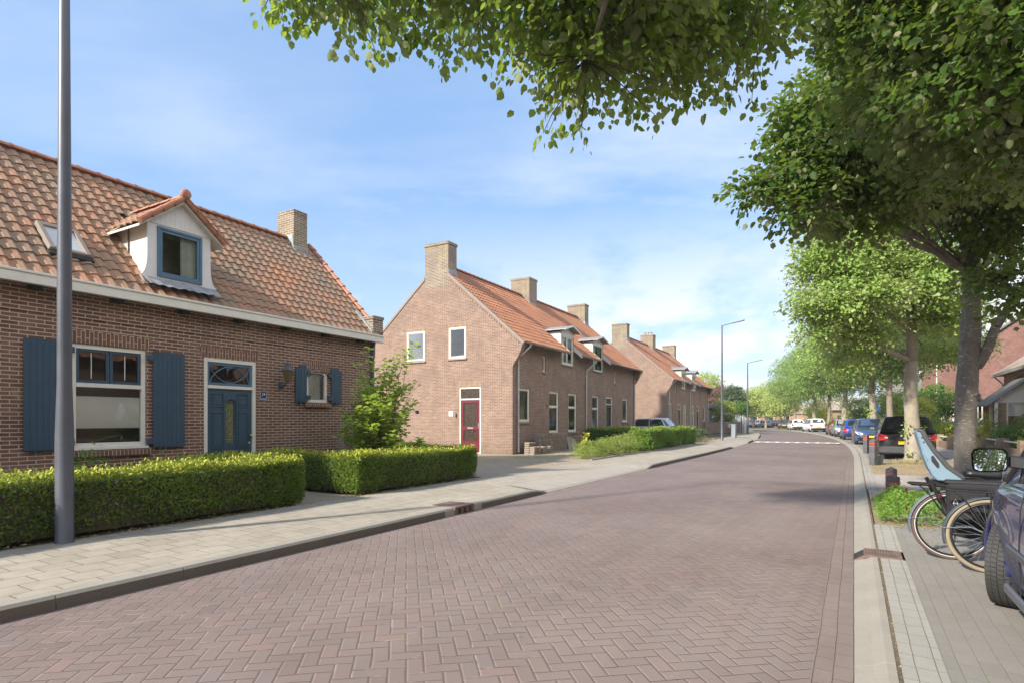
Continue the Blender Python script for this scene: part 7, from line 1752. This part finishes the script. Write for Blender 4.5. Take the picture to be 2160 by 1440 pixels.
# garden walls and rails at the right
def gwall(label, pts, h=.55, pil=(.42, .68), rail=True, mat='brickW'):
    T = thing('garden_wall', label, 'wall', pts[0], math.atan2((pts[1] - pts[0]).y, (pts[1] - pts[0]).x), 'low brick garden walls'); L = (pts[1] - pts[0]).length
    mb = MB(); mb.box(0, -.06, 0, L, .06, h * .62); mb.build('wall', MT[mat], T)
    n_ = max(1, round(L / 3.4))
    for k in range(n_ + 1): mb = MB(); x = L * k / n_; mb.box(x - pil[0] / 2, -.17, 0, x + pil[0] / 2, .17, pil[1]); mb.build('pillar', MT[mat], T, bevel=.008)
    if rail: mb = MB(); mb.tube([(0, 0, h + .02), (L, 0, h + .02)], .035, 8); mb.build('rail', MT['white'], T)
gwall('low brick wall with a white rail left of the stout grey trunk', [SP(44, 4.3, RG), SP(34.6, 4.3, RG)])
gwall('low brick garden wall with pillars right of the stout grey trunk', [SP(33.4, 5.35, RG), SP(24.0, 5.35, RG)])
gwall('brick garden wall beside the near drive, mostly hidden by the side mirror', [SP(20.5, 6.1, RG), SP(12.0, 6.1, RG)])
SG = 'garden shrubs on the right side'
shrub('garden_shrub', 'yellow-green bush behind the railed wall, left one', SP(41.3, 5.6, RG), [(0, 0, .8, 1.5, 1.1, .75)], 260, 14, .2, .07, MT['golden'], 8, tmpl=T_QUAD, group=SG)
shrub('garden_shrub', 'yellow-green bush just left of the stout grey trunk', SP(36.6, 5.7, RG), [(0, 0, .85, 1.4, 1.1, .8), (.3, .2, 1.6, .5, .5, .6)], 280, 14, .2, .07, MT['golden'], 8, tmpl=T_QUAD, group=SG)
shrub('garden_shrub', 'dense green bush right of the stout grey trunk', SP(32.0, 6.5, RG), [(0, 0, .8, 1.35, 1.2, .85)], 360, 14, .2, .08, MT['green'], 8, tmpl=T_LEAF, group=SG)
shrub('garden_shrub', 'golden bush between the brick pillars near the side mirror', SP(28.6, 6.3, RG), [(0, 0, .6, 1.0, .9, .65)], 260, 14, .18, .06, MT['golden'], 8, tmpl=T_QUAD, group=SG)
shrub('garden_shrub', 'tall thin climbing shrub by the white lean-to post', SP(35.2, 6.2, RG), [(0, 0, 1.2, .25, .25, 1.1), (.6, 0, .9, .2, .2, .9)], 60, 10, .14, .06, MT['green'], 8, tmpl=T_QUAD, group=SG)
for k, (s, t, r, hgt, mt) in enumerate(((50, 6.4, 1.4, 1.5, 'green'), (55, 6.8, 1.6, 1.8, 'privetL'), (61, 6.2, 1.5, 1.3, 'leafF'), (67, 6.4, 1.7, 1.7, 'green'), (73, 5.8, 1.6, 1.4, 'privetL'), (80, 5.6, 1.9, 1.9, 'green'), (87, 5.4, 1.8, 1.6, 'leafF'), (95, 5.0, 2.0, 1.8, 'privetL'))):
    lb = ['round dark green bush behind the slate blue car', 'tall yellowish bush behind the bright blue car', 'pale bush behind the silver parked car', 'green bush behind the dark red car', 'yellow-green bush between the red and the white cars', 'big green bush beside the larger white car', 'pale green bush behind the larger white car', 'yellow-green bush behind the smaller white car'][k]
    shrub('garden_shrub', lb, SP(s, t, .05), [(0, 0, hgt * .5, r, r, hgt * .55)], 260, 12, .28, .12, MT[mt], 6, tmpl=T_QUAD, group=SG)
for px, D, lab in ((1893, 40, 'small round lollipop tree left of the pale trunk'), (1945, 44, 'small reddish round tree right of the pale trunk'), (1910, 52, 'small green tree behind the black car roof')):
    trunk_tree('small_tree', lab, 'tree', Vector((at(px, 0, D).x, D, .1)), .05, 1.6, [(0, 0, 2.3, 1.0, 1.0, .85)], 200, 14, .24, .10, MT['privetL'] if 'green' in lab or 'left' in lab else MT['golden'], MT['bark3'], None, 8, tmpl=T_QUAD)
for s_, t_, lab, mt in ((57, 7.6, 'small green garden tree behind the bright blue car', 'green'), (66, 7.4, 'yellow-green garden tree behind the dark red car', 'privetL'), (74, 7.6, 'green garden tree between the dark red and larger white cars', 'green'), (84, 7.2, 'pale green garden tree behind the larger white car', 'leafF'), (97, 7.0, 'orange-green garden tree behind the smaller white car', 'golden')):
    trunk_tree('small_tree', lab, 'tree', SP(s_, t_, .05), .07, 1.5, [(0, 0, 3.0, 2.0, 2.0, 1.5), (1.0, .5, 2.2, 1.4, 1.4, .9)], 420, 14, .34, .16, MT[mt], MT['bark3'], None, 8, tmpl=T_QUAD)
# the row of houses across the street goes on beside and behind the camera, where the windows mirror it
for k, (s0, lab) in enumerate(((21, 'brick house outside the right edge of the picture, across from the bungalow'), (5, 'brick house beside the camera across the street'), (-11, 'brick house behind the camera'))):
    o = UX * s0 + TX * 9.0; H = thing('brick_house', lab, 'house', o, math.atan2(UX.y, UX.x) + math.pi, 'row of houses across the street'); ops = [(2, 3.6, .9, 2.4), (5, 6, .1, 2.4), (8.5, 10, .9, 2.4)]
    mb = MB(); wall(mb, mp_front(), 0, [(0, 4.6), (13, 4.6)], ops); wall(mb, mp_left(0), 0, [(0, 4.6), (4, 8.2), (8, 4.6)], []); wall(mb, mp_right(13), 0, [(0, 4.6), (4, 8.2), (8, 4.6)], []); mb.build('wall', MT['brickA'], H)
    for a in ops: pane_win(H, mp_front(), *a, inner='curtain')
    mb = MB(); pantiles(mb, -.1, 13.1, -.4, 4.5, 4, 8.25, tw=.4, exp_=.45, seg=3); pantiles(mb, -.1, 13.1, 8.4, 4.5, 4, 8.25, tw=.5, exp_=.6, seg=2); mb.build('roof', MT['tileB'], H)
    shrub('garden_shrub', ['bush in front of the house outside the right edge', 'bush in front of the house beside the camera', 'bush in front of the house behind the camera'][k], SP(s0 - 6, 7.6, RG), [(0, 0, .8, 2.2, 1.2, .9)], 160, 14, .3, .12, MT['green'], 5, tmpl=T_QUAD, group=SG)
# ================================================================ AIR: a thin even haze that pales the far end of the street
mb = MB(); mb.box(-330, -230, -1.1, 430, 560, 14.5)
m, n_h, p_h = newmat('air'); m.node_tree.nodes.remove(p_h)
pv_ = n_h.n('ShaderNodeVolumePrincipled'); pv_.inputs['Density'].default_value = .0006; pv_.inputs['Color'].default_value = (.93, .95, 1, 1); pv_.inputs['Anisotropy'].default_value = .2
n_h.lk(pv_.outputs[0], m.node_tree.nodes['Material Output'].inputs['Volume'])
hz_o = stuff(mb.build('haze', m), 'thin pale haze filling the air of the street', 'haze')
